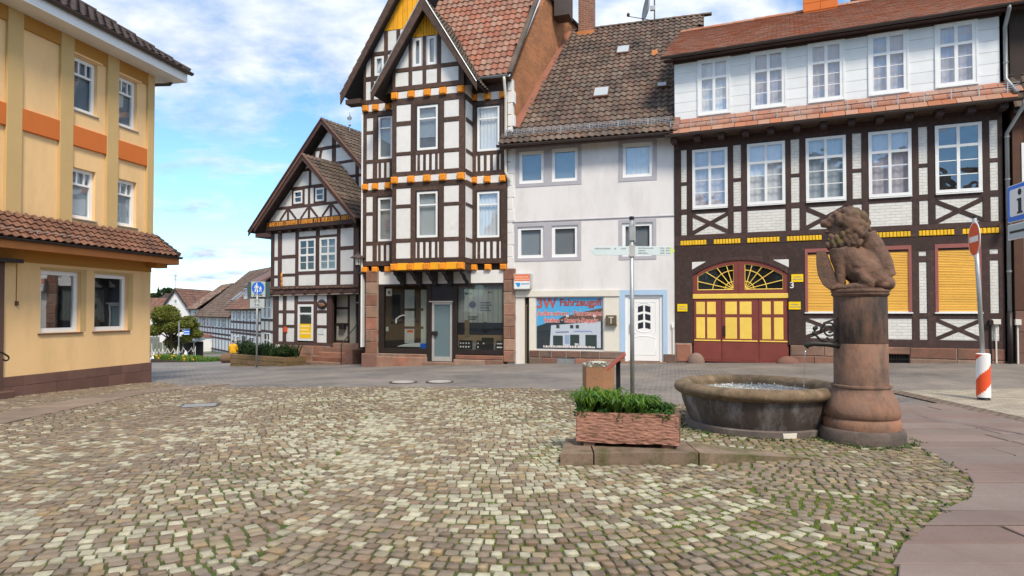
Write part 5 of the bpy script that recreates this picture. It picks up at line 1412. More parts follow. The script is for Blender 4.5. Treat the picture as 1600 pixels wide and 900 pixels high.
    for i, zc_ in enumerate(zjs):
        joists(xs_, zc_, D, .13, .12)
        for k in range(4):
            MB().slab([(xs_[k] + .12, zc_ - .12), (xs_[k + 1] - .12, zc_ - .12), (xs_[k + 1] - .12, zc_ + .12), (xs_[k] + .12, zc_ + .12)], -D - (.03 if i < 2 else .06), -D + .1, .01).build('infill_panel' if i < 2 else 'orange_board', pl if i < 2 else MT['gold'], h.root)
        MB().box(of[-1][1] - .1, of[-1][1] + .012, -D + .05, 0, zc_ - .13, zc_ + .13).build('cheek_panel', tm if i == 2 else pl, h.root)
    MB().box(of[0][0], of[-1][1], -D + .05, 0, zjs[2] - .16, zjs[2] - .11).build('oriel_floor', tm, h.root)
    # black brackets carrying the oriel
    zk = zjs[2] - .16
    for x in xs_:
        P = [(-D + .02, zk), (-D + .02, zk - .10), (-D + .22, zk - .16), (-D + .36, zk - .30), (-D + .50, zk - .34), (-D + .58, zk - .46), (-.05, zk - .50), (-.05, zk)]
        b = MB(); n = len(P); b.add([(x - .07, y, z) for y, z in P] + [(x + .07, y, z) for y, z in P], [tuple(range(n)), tuple(reversed(range(n, 2 * n)))] + [(i, n + i, n + (i + 1) % n, (i + 1) % n) for i in range(n)]); b.build('bracket', MT['black'], h.root)
    # ---- oriel gable
    gl_, gr_ = h.uz(586, 134, D + .25), h.uz(750, 124, D + .25); apx = h.uz(667, -2, D + .25)
    zo_t = zjs[0] + .16; zgb = Zo(139); ax = (of[0][0] + of[-1][1]) / 2; az = apx[1] - .25
    slope = (az - zo_t - .1) / ((of[-1][1] - of[0][0]) / 2 + .35)
    def gx(z): return (az - z) / slope
    gx0, gx1 = of[0][0], of[-1][1]; ze_ = az - slope * ((gx1 - gx0) / 2 + .0)
    tri = [(ax - gx(zo_t), zo_t), (ax + gx(zo_t), zo_t), (ax, az)]
    cl = clip_poly([(gx0, zo_t), (gx1, zo_t), (gx1, az + 1), (gx0, az + 1)], tri)
    B = []
    def bmg(P, kind='beam', yf=-.03): B.append(P); timber(h, kind, tm, P, yf, .12, cl, y=-D)
    zr1, zr2 = Zo(104), Zo(100); zob = Zo(56)
    bmg((gx0, gx1, zo_t, zo_t + .15)); bmg((gx0, gx1, zr1 - .1, zr1 + .04))
    gp = [(612, 618), (639, 644), (661, 666), (683.5, 689), (717, 725)]
    for i, (a, b) in enumerate(gp): bmg((X(a, 110, D), X(b, 110, D), zo_t + .15, zr1 - .1 if i in (0, 4) else zob), 'post', -.034)
    for a, b in ((644, 661), (666, 683.5)):
        u0, u1 = X(a, 80, D), X(b, 80, D); B.append((u0, u1, zr1 + .04, zob))
        MB().box(u0, u0 + .05, -D - .03, -D + .1, zr1 + .04, zob).box(u1 - .05, u1, -D - .03, -D + .1, zr1 + .04, zob).build('window_lining', MT['greytrim'], h.root)
        window(h, u0 + .05, u1 - .05, zr1 + .05, zob - .03, -D - .015, MT['wplastic'], GL['new'], fw=.085, back='curtain', bm=MT['curtain'], depth=.07, back_y=.11)
    panels(h, pl, (gx0, gx1, zo_t + .15, zob), B, clip=cl, y=-D)
    # golden boards in the peak
    tri2 = [(ax - gx(zob), zob), (ax + gx(zob), zob), (ax, az)]
    n = 11; wd = 2 * gx(zob) / n
    for k in range(n):
        a = ax - gx(zob) + k * wd; P = clip_poly([(a + .008, zob), (a + wd - .008, zob), (a + wd - .008, az), (a + .008, az)], tri2)
        if P: MB().slab(P, -D - .03, -D + .08, .006).build('gable_board', MT['gold'], h.root)
    MB().slab([(ax - gx(zo_t) * .97, zo_t), (ax + gx(zo_t) * .97, zo_t), (ax, az - .02)], -D + .09, -D + .12).build('gable_backing', MT['lath'], h.root)
    for sg in (-1, 1):    # cheeks of the attic part
        xx = gx1 if sg > 0 else gx0
        MB().box(min(xx - sg * .1, xx), max(xx - sg * .1, xx), -D + .12, .0, zo_t, zr1).build('cheek_panel', pl, h.root)
    # barge boards and the two roof slopes of the oriel, running back into the main roof
    ov = .42; yf = -D - ov
    xe = gx1 - ax + .62; zee = az - slope * xe
    t_ = .30
    for sg in (-1, 1):
        P = [(ax, az + t_ * .95), (ax + sg * xe, zee + t_ * .55), (ax + sg * xe, zee + t_ * .05 - .12), (ax, az - .22)]
        MB().slab(P, yf - .06, yf, .012).build('barge_board', tm, h.root)
        ln = math.hypot(xe, slope * xe); dep = 2.6
        S_ = Vector((-sg * xe / ln, 0, slope * xe / ln)); O_ = Vector((ax + sg * xe, yf if sg > 0 else dep + yf, zee + t_ * .6)); E_ = Vector((0, 1, 0)) if sg > 0 else Vector((0, -1, 0))
        tile_roof(h, O_, E_, S_, [(0, 0), (dep, 0), (dep, ln), (0, ln)], .22, .28, 'pan', MT['tile_h'], 'oriel_roof', limit=100)
        MB().tube([(ax + sg * xe, yf - .07, zee + t_ * .62), (ax, yf - .07, az + t_)], .022, 5).build('verge_trim', MT['galv'], h.root)
    # ---- main cross gable on the left
    mgx = h.uz(533, 158, .35); a2x = (0 + ou1) / 2 + .12; z_e = mgx[1]; m_s = 1.62
    xl = mgx[0]; az2 = z_e + m_s * (a2x - xl)
    z_b = zA + .13
    def gx2(z): return (az2 - z) / m_s
    tri = [(a2x - gx2(z_b), z_b), (a2x + .02, z_b), (a2x + .02, az2)]
    cl = clip_poly([(0, z_b), (a2x, z_b), (a2x, az2), (0, az2)], tri)
    B = []
    def bmm(P, kind='beam', yf=-.03): B.append(P); timber(h, kind, tm, P, yf, .12, cl)
    zq = h.Z(580, 125); zw0, zw1 = h.Z(592, 125), h.Z(592, 87); zo2 = h.Z(610, 48)
    xr_ = ou0 + .9
    bmm((0, xr_, z_b, z_b + .17)); bmm((0, xr_, zq - .05, zq + .11)); bmm((X(575, 100), xr_, zw1, zw1 + .13)); 
    for a, b in ((567, 572), (580, 584.5), (600.5, 606), (620, 625)): bmm((X(a, 110), X(b, 110), z_b + .17, zo2), 'post', -.034)
    u0, u1 = X(584.5, 105), X(600.5, 105); B.append((u0, u1, zq + .11, zw1))
    window(h, u0 + .03, u1 - .02, zq + .13, zw1 - .03, -.015, MT['wplastic'], GL['new'], fw=.08, back='curtain', bm=MT['curtain'], depth=.07, back_y=.11)
    panels(h, pl, (0, xr_, z_b + .17, zo2), B, clip=cl)
    MB().slab([(0.01, z_b), (a2x, z_b), (a2x, az2 - .05), (max(.01, a2x - gx2(z_b) * .97), z_b + .05)], .09, .12).build('gable_backing', MT['lath'], h.root)
    tri2 = [(a2x - gx2(zo2), zo2), (a2x, zo2), (a2x, az2)]; wd = .19; a = a2x - gx2(zo2)
    while a < a2x:
        P = clip_poly([(a + .008, zo2), (a + wd - .008, zo2), (a + wd - .008, az2), (a + .008, az2)], tri2)
        if P and area(P) > .01: MB().slab(P, -.03, .08, .006).build('gable_board', MT['gold'], h.root)
        a += wd
    for sg in (-1,):
        xe2 = a2x - xl; zee2 = az2 - m_s * xe2
        MB().slab([(a2x, az2 + .34), (a2x + sg * xe2, zee2 + .2), (a2x + sg * xe2, zee2 - .14), (a2x, az2 - .16)], -.43, -.36, .012).build('barge_board', tm, h.root)
        ln = math.hypot(xe2, m_s * xe2); dep = 6.4
        S_ = Vector((-sg * xe2 / ln, 0, m_s * xe2 / ln)); O_ = Vector((a2x + sg * xe2, -.38 if sg > 0 else dep - .38, zee2 + .22)); E_ = Vector((0, 1, 0)) if sg > 0 else Vector((0, -1, 0))
        if sg > 0: tile_roof(h, O_, E_, S_, [(0, ln * .3), (dep, ln * .3), (dep, ln), (0, ln)], .24, .34, 'pan', MT['tile_r'], 'gable_roof', limit=40)
        else: tile_roof(h, O_, E_, S_, [(0, 0), (dep, 0), (dep, ln), (0, ln)], .24, .34, 'pan', MT['tile_r'], 'gable_roof', limit=40)
    MB().box(xl + .15, 0.02, -.30, 0.1, z_e - .12, z_e + .05).build('eave_box', tm, h.root)
    # ---- red main roof with eave on the right
    ye = -.40; ze = h.Z(770, 119, .40); zfl = 13.75; t = 1.70; ln = math.hypot((zfl - ze) / t, zfl - ze); dep = (zfl - ze) / t
    S_ = (0, dep / ln, (zfl - ze) / ln); x0 = a2x - .15; xr0 = UR + .14
    skew = sd_l.x / sd_l.y * dep
    tile_roof(h, (x0, ye, ze), (1, 0, 0), S_, [(0, 0), (xr0 - x0, 0), (xr0 - x0 + skew, ln), (0, ln)], .225, .30, 'pan', MT['tile_r'], 'roof', jit=.006)
    MB().box(x0, xr0, ye - .02, .05, ze - .10, ze - .04).build('soffit', tm, h.root)
    gutter(h, ou1 + .1, xr0, ye - .06, ze - .02, MT['zinc'], .075)
    MB().box(ou1, UR, -.03, .12, zA + .13, ze - .06).build('wall_plate', tm, h.root)
    b = MB(); p0 = Vector((xr0 - .02, ye, ze)); p1 = Vector((xr0 + skew, ye + dep, zfl)); n_ = Vector((0, -S_[2], S_[1]))
    b.hull8([p0, p0 + Vector((.16, 0, 0)), p1 + Vector((.16, 0, 0)), p1] + [v + n_ * .10 for v in (p0, p0 + Vector((.16, 0, 0)), p1 + Vector((.16, 0, 0)), p1)]); b.build('verge', MT['tile_h'], h.root)
    # brick firewall along the right side
    z_w = h.Z(800, 222); th = .30
    prof = [(-.02, z_w - .8), (6.4, z_w - .8), (6.4, zfl), (dep / sd_l.y + .35, zfl), (.30, ze + .25), (-.02, ze - .1)]
    b = MB(); n = len(prof)
    for off in (0.0, .16):
        b.v += [(UR - .05 + sd_l.x * s_ + off, sd_l.y * s_, z_) for s_, z_ in prof]
    b.f = [list(reversed(range(n))), list(range(n, 2 * n))] + [[i, (i + 1) % n, n + (i + 1) % n, n + i] for i in range(n)]; b.m = [0] * len(b.f)
    me = b.mesh('firewall', MT['brick']); ul = me.uv_layers.new(name='UVMap')
    for p in me.polygons:
        for li in p.loop_indices: c = me.vertices[me.loops[li].vertex_index].co; ul.data[li].uv = (c.y * 1.14, c.z)
    me.update(); link('firewall', me, h.root)
    MB().hull8([(UR - .03 + sd_l.x * s_ + o_, sd_l.y * s_, z_) for z_ in (zfl, zfl + .1) for s_, o_ in ((2.6, .0), (2.6, .25), (6.4, .25), (6.4, .0))]).build('parapet_coping', MT['lath'], h.root)
    # white quoined corner and downpipe
    zq0 = h.Z(800, 420)
    z = zq0; k = 0
    while z < ze - .15:
        w_ = .20 if k % 2 else .26; MB().slab([(UR - .02, z), (UR - .02 + w_, z), (UR - .02 + w_, z + .40), (UR - .02, z + .40)], -.02, .2, .012).build('quoin', pl, h.root); z += .41; k += 1
    MB().tube([(UR + .02, ye - .06, ze - .05), (UR + .02, ye - .06, ze - .2), (UR - .04, -.10, ze - .7), (UR - .04, -.10, zB + .2), (UR + .10, -.10, zB - .15)], .05, 10).build('downpipe', MT['cream'], h.root, smooth=True)
    MB().box(UR + .9, UR + 1.5, 3.2, 3.9, zfl - .6, zfl + .9).build('chimney', MT['zincd'], h.root)
    MB().box(-.06, .0, -.05, .25, zg + 1.3, z_e - .1).build('corner_board', MT['wpaint'], h.root)
    # ---- shop front
    Zs = lambda y, x=690: h.Z(x, y)
    s0, s1 = X(592, 500), X(787.5, 500)
    zf0, zf1 = Zs(443), zC - .13
    MB().box(s0, s1, -.02, .12, zf0, zf1 + .02).build('shop_fascia', pl, h.root)
    MB().box(0.05, s0, .02, .12, Zs(424, 582), zf1).build('fascia_end', pl, h.root)
    pg = lambda u: h.ground(u) - .15
    stone_course(h, MT['redsand'], X(573, 500), X(591.5, 500), Zs(552, 582), Zs(423, 582), 7, -.10, .3, .25, .5, inset=.02); stone_course(h, MT['brownsand'], X(568, 560), X(592, 560), pg(0), Zs(552, 582), 1, -.16, .3, .35, .6)
    stone_course(h, MT['redsand'], X(787.5, 500), X(806, 500), Zs(566, 796), Zs(420, 796), 8, -.08, .06, .2, .42, inset=.02)
    fr = MT['brownblack']
    u = lambda p: X(p, 500)
    zb0, zt0 = Zs(546, 690), zf0
    MB().box(s0, u(600), -.01, .12, zb0 - .2, zt0).build('shop_post', fr, h.root); MB().box(u(666.5), u(674), .0, .14, pg(2), zt0).build('shop_post', fr, h.root); MB().box(u(706.5), u(714), .0, .14, pg(2), zt0).build('shop_post', fr, h.root); MB().box(s1 - .03, s1, .0, .12, zb0 - .2, zt0).build('shop_post', fr, h.root)
    MB().box(u(600), u(666.5), .0, .12, zt0 - .07, zt0).build('shop_lintel', fr, h.root); MB().box(u(714), s1 - .03, .0, .12, zt0 - .07, zt0).build('shop_lintel', fr, h.root)
    MB().box(u(600), u(666.5), -.01, .12, Zs(552, 630), Zs(544, 630)).build('shop_sill', fr, h.root); MB().box(u(714), s1 - .03, -.01, .12, Zs(554, 750), Zs(547, 750)).build('shop_sill', fr, h.root)
    MB().box(u(674), u(706.5), .03, .10, Zs(472.5), zt0).build('transom_panel', MT['bluepanel'], h.root)
    zd0, zd1 = Zs(564.5), Zs(472)
    d0, d1 = u(674.5), u(706.2)
    dm = MB(); f = .085
    dm.box(d0, d0 + f, .02, .08, zd0, zd1).box(d1 - f, d1, .02, .08, zd0, zd1).box(d0 + f, d1 - f, .02, .08, zd1 - f, zd1).box(d0 + f, d1 - f, .02, .08, zd0, zd0 + .16)
    do = dm.build('door', MT['alu'], h.root); MB().box(d0 + f, d1 - f, .045, .055, zd0 + .16, zd1 - f).build('pane', MT['frost'], do); MB().box(d0 + .02, d0 + .22, -.05, .02, zd0 + .92, zd0 + 1.06).build('handle', MT['black'], do); MB().box(d0 - .08, d1 + .04, -.06, .04, zd1, zd1 + .04).build('drip_rail', MT['alu'], do)
    for a, b, za, zb_, nm in ((u(600), u(666.5), Zs(544, 630), zt0 - .07, 'left'), (u(714), s1 - .03, Zs(547, 750), zt0 - .07, 'right')):
        MB().add([(a, .05, za), (b, .05, za), (b, .05, zb_), (a, .05, zb_)], [(0, 1, 2, 3)]).build('display_pane', GL['shop'], h.root)
    # step stones
    stone_course(h, MT['redsand'], X(592, 560), u(668), pg(1.0), Zs(557, 630), 1, -.16, .0, .5, 1.0); stone_course(h, MT['redsand'], s0, u(667), Zs(558.5, 630), Zs(552.5, 630), 1, -.10, .0, .7, 1.2)
    stone_course(h, MT['redsand'], u(711), s1, pg(4), Zs(562, 750), 1, -.16, .0, .8, 1.3); stone_course(h, MT['redsand'], u(713), s1, Zs(562, 750), Zs(555, 750), 1, -.10, .0, .9, 1.4)
    MB().slab([(u(665), pg(3)), (u(713), pg(3)), (u(713), zd0 - .02), (u(665), zd0 - .02)], -.22, .1, .02).build('door_step', MT['redsand'], h.root)
    # ---- shop interior seen through the panes
    rm = M('shop wall grey', (0.30, 0.31, 0.30), .9, .05, 1, 0); fl = M('shop floor', (0.10, 0.085, 0.07), .6, .1, 2, 0)
    q = [(u(600), .121), (UR - .05, .121)]
    # recess: cut by building the inner wall behind the shop deeper
    a, b = u(714), s1 - .03; za, zb_ = Zs(547, 750), zt0 - .07
    def back(nm, P, y, m_): MB().slab(P, y, y + .004).build(nm, m_, sh)
    sh = MB().box(a, b, .112, .12, za, zb_).build('display_back', rm, h.root)
    hz = lambda f_: za + (zb_ - za) * f_; hx = lambda f_: a + (b - a) * f_
    for k in range(9): MB().slab([(hx(.02 + k * .108), hz(.42)), (hx(.10 + k * .108), hz(.42)), (hx(.10 + k * .108), hz(.97)), (hx(.02 + k * .108), hz(.97))], .106 + .002 * (k % 2), .112, .003).build('drape', M('drape grey', (0.36 + .03 * (k % 3), 0.38 + .03 * (k % 3), 0.38), .95, .1, 3, 0), sh)
    back('dark_panel', [(a, hz(.20)), (b, hz(.20)), (b, hz(.42)), (a, hz(.42))], .104, MT['bluepanel'])
    back('counter', [(hx(.0), hz(.12)), (b, hz(.12)), (b, hz(.23)), (hx(.0), hz(.23))], .101, M('counter wood', (0.30, 0.20, 0.12), .6, .15, 5, 0))
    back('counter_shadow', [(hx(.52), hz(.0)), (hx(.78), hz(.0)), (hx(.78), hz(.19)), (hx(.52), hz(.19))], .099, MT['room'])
    MB().box(hx(.15), hx(.25), .085, .104, hz(.2), hz(.46)).build('display_post', M('display wood', (0.22, 0.15, 0.09), .6, .15, 5, 0), sh)
    MB().ball((hx(.6), .10, hz(.34)), (.10, .018, .22), 10, 7).build('chair_back', MT['black'], sh, smooth=True)
    for k, xx in enumerate((.02, .40, .82)):
        x0_, x1_ = hx(xx), min(b - .01, hx(xx + .30)); tr = MB().hull8([(x0_, .055, hz(.02)), (x1_, .055, hz(.02)), (x1_, .09, hz(.02)), (x0_, .09, hz(.02)), (x0_ + .04, .075, hz(.145)), (x1_ - .01, .075, hz(.145)), (x1_, .098, hz(.145)), (x0_ + .06, .098, hz(.145))]).build('jewellery_tray', MT['black'], sh)
        for i in range(4):
            for j in range(2):
                xx2 = x0_ + .08 + (x1_ - x0_ - .1) * i / 4; zz2 = hz(.035 + .055 * j)
                if k == 1 and random.random() < .4: continue
                MB().ball((xx2, .06 + .01 * j, zz2 + .02), (.035, .012, .03), 8, 5).build('jewellery_card', MT['flagwhite'], sh)
    stc = M('faint window lettering', (0.06, 0.065, 0.065), .6, 0, 3, 0)
    MB().ball((hx(.32), .100, hz(.70)), (.13, .004, .12), 16, 8).build('window_emblem', stc, sh)
    mb = MB()
    for zf_, xa_, xb_ in ((.50, .22, .42), (.465, .24, .40), (.72, .48, .72), (.68, .48, .74), (.64, .48, .66), (.60, .48, .70), (.86, .2, .3), (.88, .65, .75)):
        x = hx(xa_)
        while x < hx(xb_): w_ = random.uniform(.02, .05); mb.box(x, x + w_, .099, .103, hz(zf_), hz(zf_) + .04); x += w_ + .014
    mb.build('lettering', stc, sh)
    # left display: dark with a light standing board and timber wall reflections painted as flat panels
    a, b = u(600), u(666.5); za, zb_ = Zs(544, 630), zt0 - .07
    sh = MB().box(a, b, .112, .12, za, zb_).build('display_back', MT['room'], h.root)
    pale = M('display pale card and reflection', (0.52, 0.55, 0.53), .9, .06, 2, 0)
    for x0_, x1_, z0_, z1_ in ((.46, .69, .64, .94), (.46, .69, .35, .60), (.46, .69, .08, .31)): back('pale_board_and_reflection', [(hx(x0_), hz(z0_)), (hx(x1_), hz(z0_)), (hx(x1_), hz(z1_)), (hx(x0_), hz(z1_))], .106, pale)
    back('pale_board_and_reflection', [(hx(.84), hz(.02)), (hx(.985), hz(.02)), (hx(.985), hz(.94)), (hx(.84), hz(.94))], .104, M('display mint board', (0.50, 0.58, 0.54), .9, .06, 2, 0))
    for z0_ in (.31, .60): back('reflected_rail', [(hx(.46), hz(z0_)), (hx(.90), hz(z0_)), (hx(.90), hz(z0_ + .04)), (hx(.46), hz(z0_ + .04))], .102, MT['timber_b'])
    back('reflected_post', [(hx(.69), hz(.02)), (hx(.81), hz(.02)), (hx(.81), hz(.9)), (hx(.69), hz(.9))], .1, MT['timber_b'])
    back('poster', [(hx(.52), hz(.12)), (hx(.66), hz(.12)), (hx(.66), hz(.27)), (hx(.52), hz(.27))], .101, M('display white print', (0.6, 0.56, 0.54), .9, .06, 2, 0)); back('poster_head', [(hx(.52), hz(.25)), (hx(.66), hz(.25)), (hx(.66), hz(.29)), (hx(.52), hz(.29))], .0995, MT['flagred'])
    back('blue_card', [(hx(.84), hz(.0)), (hx(.99), hz(.0)), (hx(.99), hz(.08)), (hx(.84), hz(.08))], .06, MT['signblue']); back('cream_sticker', [(hx(.035), hz(.84)), (hx(.17), hz(.84)), (hx(.17), hz(.96)), (hx(.035), hz(.96))], .058, MT['cream'])
    MB().ball((hx(.10), .056, hz(.90)), (.055, .004, .055), 14, 7).build('round_emblem', MT['bronze'], sh)
    b_ = MB()
    pts = [(.27, .40), (.28, .47), (.36, .51), (.44, .53), (.50, .52)]
    b_.tube([(hx(x), .054, hz(z)) for x, z in pts], [.03, .035, .03, .025, .012], 6).build('silver_ornament', MT['alu'], sh)
    back('white_card', [(hx(.03), hz(.27)), (hx(.09), hz(.27)), (hx(.09), hz(.34)), (hx(.03), hz(.34))], .058, pale)
    MB().hull8([(hx(.3), .06, hz(.02)), (hx(.84), .06, hz(.02)), (hx(.84), .10, hz(.08)), (hx(.5), .10, hz(.06)), (hx(.3), .06, hz(.03)), (hx(.84), .06, hz(.03)), (hx(.84), .10, hz(.09)), (hx(.5), .10, hz(.07))]).build('leaflet', pale, sh)
    return h
HO = oriel_house()

# ------------------------------------------------------------------ old gabled house on the left of it
def gabled_house():
    PL, PR = (-11.2, 29.8), (-6.16, 27.0)
    h = House('old_gabled_house', PL, PR, 'crooked old timbered house with stepped double gable and carved gilded beam')
    X = h.U; tm = MT['timber_p']; pl = MT['plaster']; UR = h.L + .1
    Z = lambda y, x=495: h.Z(x, y)
    zg = -1.4
    MB().box(.3, UR, .75, 8, zg, Z(352)).build('inner_wall', MT['room'], h.root)
    # first floor
    B = []
    def bm(P, kind='beam', yf=-.03, y=0.0): B.append(P); timber(h, kind, tm, P, yf, .12, y=y)
    zt, zb = Z(360), Z(446); zwt, zwb = Z(372), Z(423.5)
    posts = [(424, 429), (435, 440.7), (462, 467), (494, 499.5), (527, 532), (553, 561)]
    pu = [(X(a, 400), X(b, 400)) for a, b in posts]
    for a, b in pu: bm((a, b, zb, zt), 'post', -.034)
    bm((pu[0][0], pu[-1][1], zt, zt + .18))
    for a, b in ((2, 3), (3, 4)):
        x0, x1 = pu[a][1], pu[b][0]
        bm((x0, x1, zwt, zwt + .10)); bm((x0, x1, zwb - .13, zwb)); B.append((x0, x1, zwb, zwt))
        window(h, x0 + .02, x1 - .02, zwb + .01, zwt - .01, -.035, MT['wpaint'], GL['dark'], vm=[(.5, .075)], hm=[(.5, .09), (.25, .03), (.76, .03)], fw=.085, back='room' if a == 2 else 'curtain', bm=MT['room'] if a == 2 else MT['greyblind'], depth=.06, back_y=.12)
    for i, (z1, z2) in enumerate(((401, 396), (430, 426))):
        bm((pu[0][1], pu[1][0], Z(z1 + 2), Z(z2 + 2))); bm((pu[1][1], pu[2][0], Z(z1), Z(z2))); bm((pu[4][1], pu[5][0], Z(z1 - (8 if i == 0 else 0)), Z(z2 - (8 if i == 0 else 0))))
    panels(h, pl, (pu[0][0], pu[-1][1], zb, zt), B)
    # carved and painted jetty beam, rope moulding
    x0, x1 = pu[0][0] - .08, pu[-1][1] + .05
    MB().slab([(x0, Z(452)), (x1, Z(452)), (x1, zb), (x0, zb)], -.10, .2, .03).build('carved_beam', MT['timber_b'], h.root)
    cm = M('carved ornament', (0.20, 0.12, 0.085), .8, .3, 20, .3, isl=.5)
    for k in range(58):
        x = x0 + (x1 - x0) * (k + .5) / 58; z = (zb + Z(452)) / 2
        MB().ball((x, -.10, z + random.uniform(-.02, .02)), (.03, .02, .045), 6, 4).build('carving', cm, h.root)
    MB().box(x0 + .05, x1, -.06, .2, Z(460), Z(452.5)).build('sill_beam', tm, h.root)
    for k in range(8): x = x0 + .2 + (x1 - x0 - .4) * k / 7; MB().slab([(x - .1, Z(459)), (x + .1, Z(459)), (x + .1, Z(453)), (x - .1, Z(453))], -.14, .0, .03).build('joist_end', tm, h.root)
    MB().tube([(x0 + .05, -.07, Z(461)), (x1, -.07, Z(460))], .022, 6).build('rope_moulding', M('rope moulding', (.30, .26, .22), .8, .3, 40, .3), h.root)
    # gilded inscription beam under the gable
    zi0, zi1 = Z(350.5), Z(342)
    MB().slab([(x0, zi0 - .16), (x1 + .05, zi0 - .16), (x1 + .05, zi1 + .03), (x0, zi1 + .03)], -.28, .1, .02).build('inscription_beam', MT['timber'], h.root)
    goldm = M('gilt letters', (0.72, 0.30, 0.04), .55, .15, 9, .1, isl=.25)
    mb = MB(); x = x0 + .12
    while x < x1 - .05:
        w_ = random.choice((.035, .05, .06)); 
        if random.random() < .13: x += .05
        zz0, zz1 = zi0 + .03, zi1 - .02
        r_ = random.random()
        mb.box(x, x + .018, -.296, -.28, zz0, zz1)
        if r_ < .75: mb.box(x + w_ - .012, x + w_ + .006, -.296, -.28, zz0 + (0 if r_ < .5 else .05), zz1)
        if r_ > .3: mb.box(x + .018, x + w_ - .012, -.295, -.28, zz1 - .025, zz1 - .004)
        if r_ < .6: mb.box(x + .018, x + w_ - .012, -.295, -.28, (zz0 + zz1) / 2 - .012, (zz0 + zz1) / 2 + .012)
        if r_ > .55: mb.box(x + .018, x + w_ - .012, -.295, -.28, zz0, zz0 + .02)
        x += w_ + .03
    mb.build('inscription', goldm, h.root)
    for k in range(9): x = x0 + .15 + (x1 - x0 - .3) * k / 8; MB().slab([(x - .10, zi0 - .27), (x + .10, zi0 - .27), (x + .10, zi0 - .12), (x - .10, zi0 - .12)], -.2, .0, .03).build('joist_end', tm, h.root)
    # ---- front gable (a little proud of the floor below)
    yg = -.18
    apx = h.uz(479, 243, .55); lo_l = h.uz(412, 363, .55); lo_r = h.uz(562, 345, .55)
    axc = (X(428, 345) + X(556, 345)) / 2; za = Z(254, 481); zb_ = zi1 + .03; hw = (pu[-1][1] - pu[0][0]) / 2 - .05
    sl_ = (za - zb_) / hw
    tri = [(axc - hw, zb_), (axc + hw, zb_), (axc, za)]
    B = []
    def bg(P, kind='beam', yf=-.03): B.append(P); timber(h, kind, tm, P, yf, .12, tri, y=yg)
    zr = [Z(y, 488) for y in (324, 320, 318, 293, 289, 266, 262)]
    bg((axc - hw, axc + hw, Z(323), Z(319))); bg((axc - hw, axc + hw, Z(294), Z(290))); bg((axc - hw, axc + hw, Z(267), Z(263)))
    w1, w2 = (X(464.5, 307), X(478, 307)), (X(498.5, 303), X(512, 303)); zw0, zw1 = Z(316.5), Z(296)
    for a, b in (w1, w2):
        B.append((a, b, zw0, zw1)); window(h, a, b, zw0, zw1, yg - .04, MT['wpaint'], GL['dark'], hm=[(.5, .05)], fw=.08, depth=.06, back_y=.11)
        bg((a, b, Z(319), zw0)); bg((a, b, zw1, Z(294)))
    for xx in (w1[0] - .12, w1[1], (w1[1] + w2[0]) / 2 - .06, w2[0] - .12, w2[1]): bg((xx, xx + .12, Z(319), Z(294)), 'post')
    bg((axc - .07, axc + .07, Z(294), za), 'post')
    xs = [axc - hw * .52, axc - hw * .02, axc + hw * .48]
    for x in xs: bg((x - .06, x + .06, zb_, Z(323)), 'post'); 
    for x in xs:
        for sg in (-1, 1): brace(h, tm, (x + sg * .06, Z(324)), (x + sg * .52, zb_ + .02), .10, -.024, .1, tri, y=yg)
    panels(h, pl, (axc - hw, axc + hw, zb_, za), B, clip=tri, y=yg)
    MB().slab([(axc - hw, zb_), (axc + hw, zb_), (axc, za)], yg + .1, yg + .14).build('gable_backing', MT['lath'], h.root)
    # front roof, both slopes, barge boards
    def gable_roof(axc, za, xl, xr, yf, yb, zl_, zr_, th, barge_m, tl, tr, lim):
        for sg, xe, zee in ((-1, xl, zl_), (1, xr, zr_)):
            wv = abs(axc - xe); ln = math.hypot(wv, za - zee)
            MB().slab([(axc, za + .12), (xe, zee + .12), (xe, zee - .08), (axc, za - .13)], yf - .05, yf, .01).build('barge_board', tm, h.root)
            MB().slab([(axc, za + .20), (xe, zee + .20), (xe, zee + .12), (axc, za + .12)], yf - .09, yf + .1, .006).build('verge_tile', barge_m, h.root)
            S_ = Vector((-sg * wv / ln, 0, (za - zee) / ln)); dep = yb - yf
            O_ = Vector((xe, yf if sg > 0 else yb, zee + .13)); E_ = Vector((0, 1, 0)) if sg > 0 else Vector((0, -1, 0))
            tile_roof(h, O_, E_, S_, [(0, 0), (dep, 0), (dep, ln), (0, ln)], .24, .30, 'pan', MT['tile_h'], 'roof', limit=lim[0 if sg < 0 else 1])
    yfr = yg - .42
    zlo = za - sl_ * (hw + .45)
    gable_roof(axc, za + .06, axc - hw - .45, axc + hw + .45, yfr, 1.7, zlo, zlo, .1, MT['tile_y'], 0, 0, (20, 150))
    # ---- main gable behind
    yb_ = 1.65; ap = h.uz(514.5, 194, -yb_); le = h.uz(390, 367, -yb_ + .4); ax2, za2 = ap
    sl2 = (za2 - le[1]) / (ax2 - le[0]); hw2 = ax2 - le[0]
    z_b = Z(356) - .6
    tri2 = clip_poly([(ax2 - (za2 - z_b) / sl2 + .3, z_b), (ax2 + (za2 - z_b) / sl2 - .3, z_b), (ax2, za2 - .25)], [(.35, z_b - 1), (20, z_b - 1), (20, za2 + 1), (.35, za2 + 1)])
    B = []
    def b2(P, kind='beam', yf=-.03): B.append(P); timber(h, kind, tm, P, yf, .12, tri2, y=yb_)
    zq = lambda y: h.Z(545, y, -yb_); xq = lambda p: h.U(p, 260, -yb_)
    b2((ax2 - hw2, ax2 + hw2, zq(228), zq(223))); b2((xq(522), ax2 + hw2, zq(254), zq(250))); b2((xq(522), ax2 + hw2, zq(278), zq(274))); b2((ax2 - hw2, xq(522), zq(262), zq(258)))
    b2((xq(519), xq(525), z_b, za2), 'post'); b2((xq(556), xq(561), z_b, zq(228)), 'post'); b2((xq(488), xq(493), z_b, zq(228)), 'post')
    b2((ax2 - hw2, ax2 + hw2, zq(310), zq(305)))
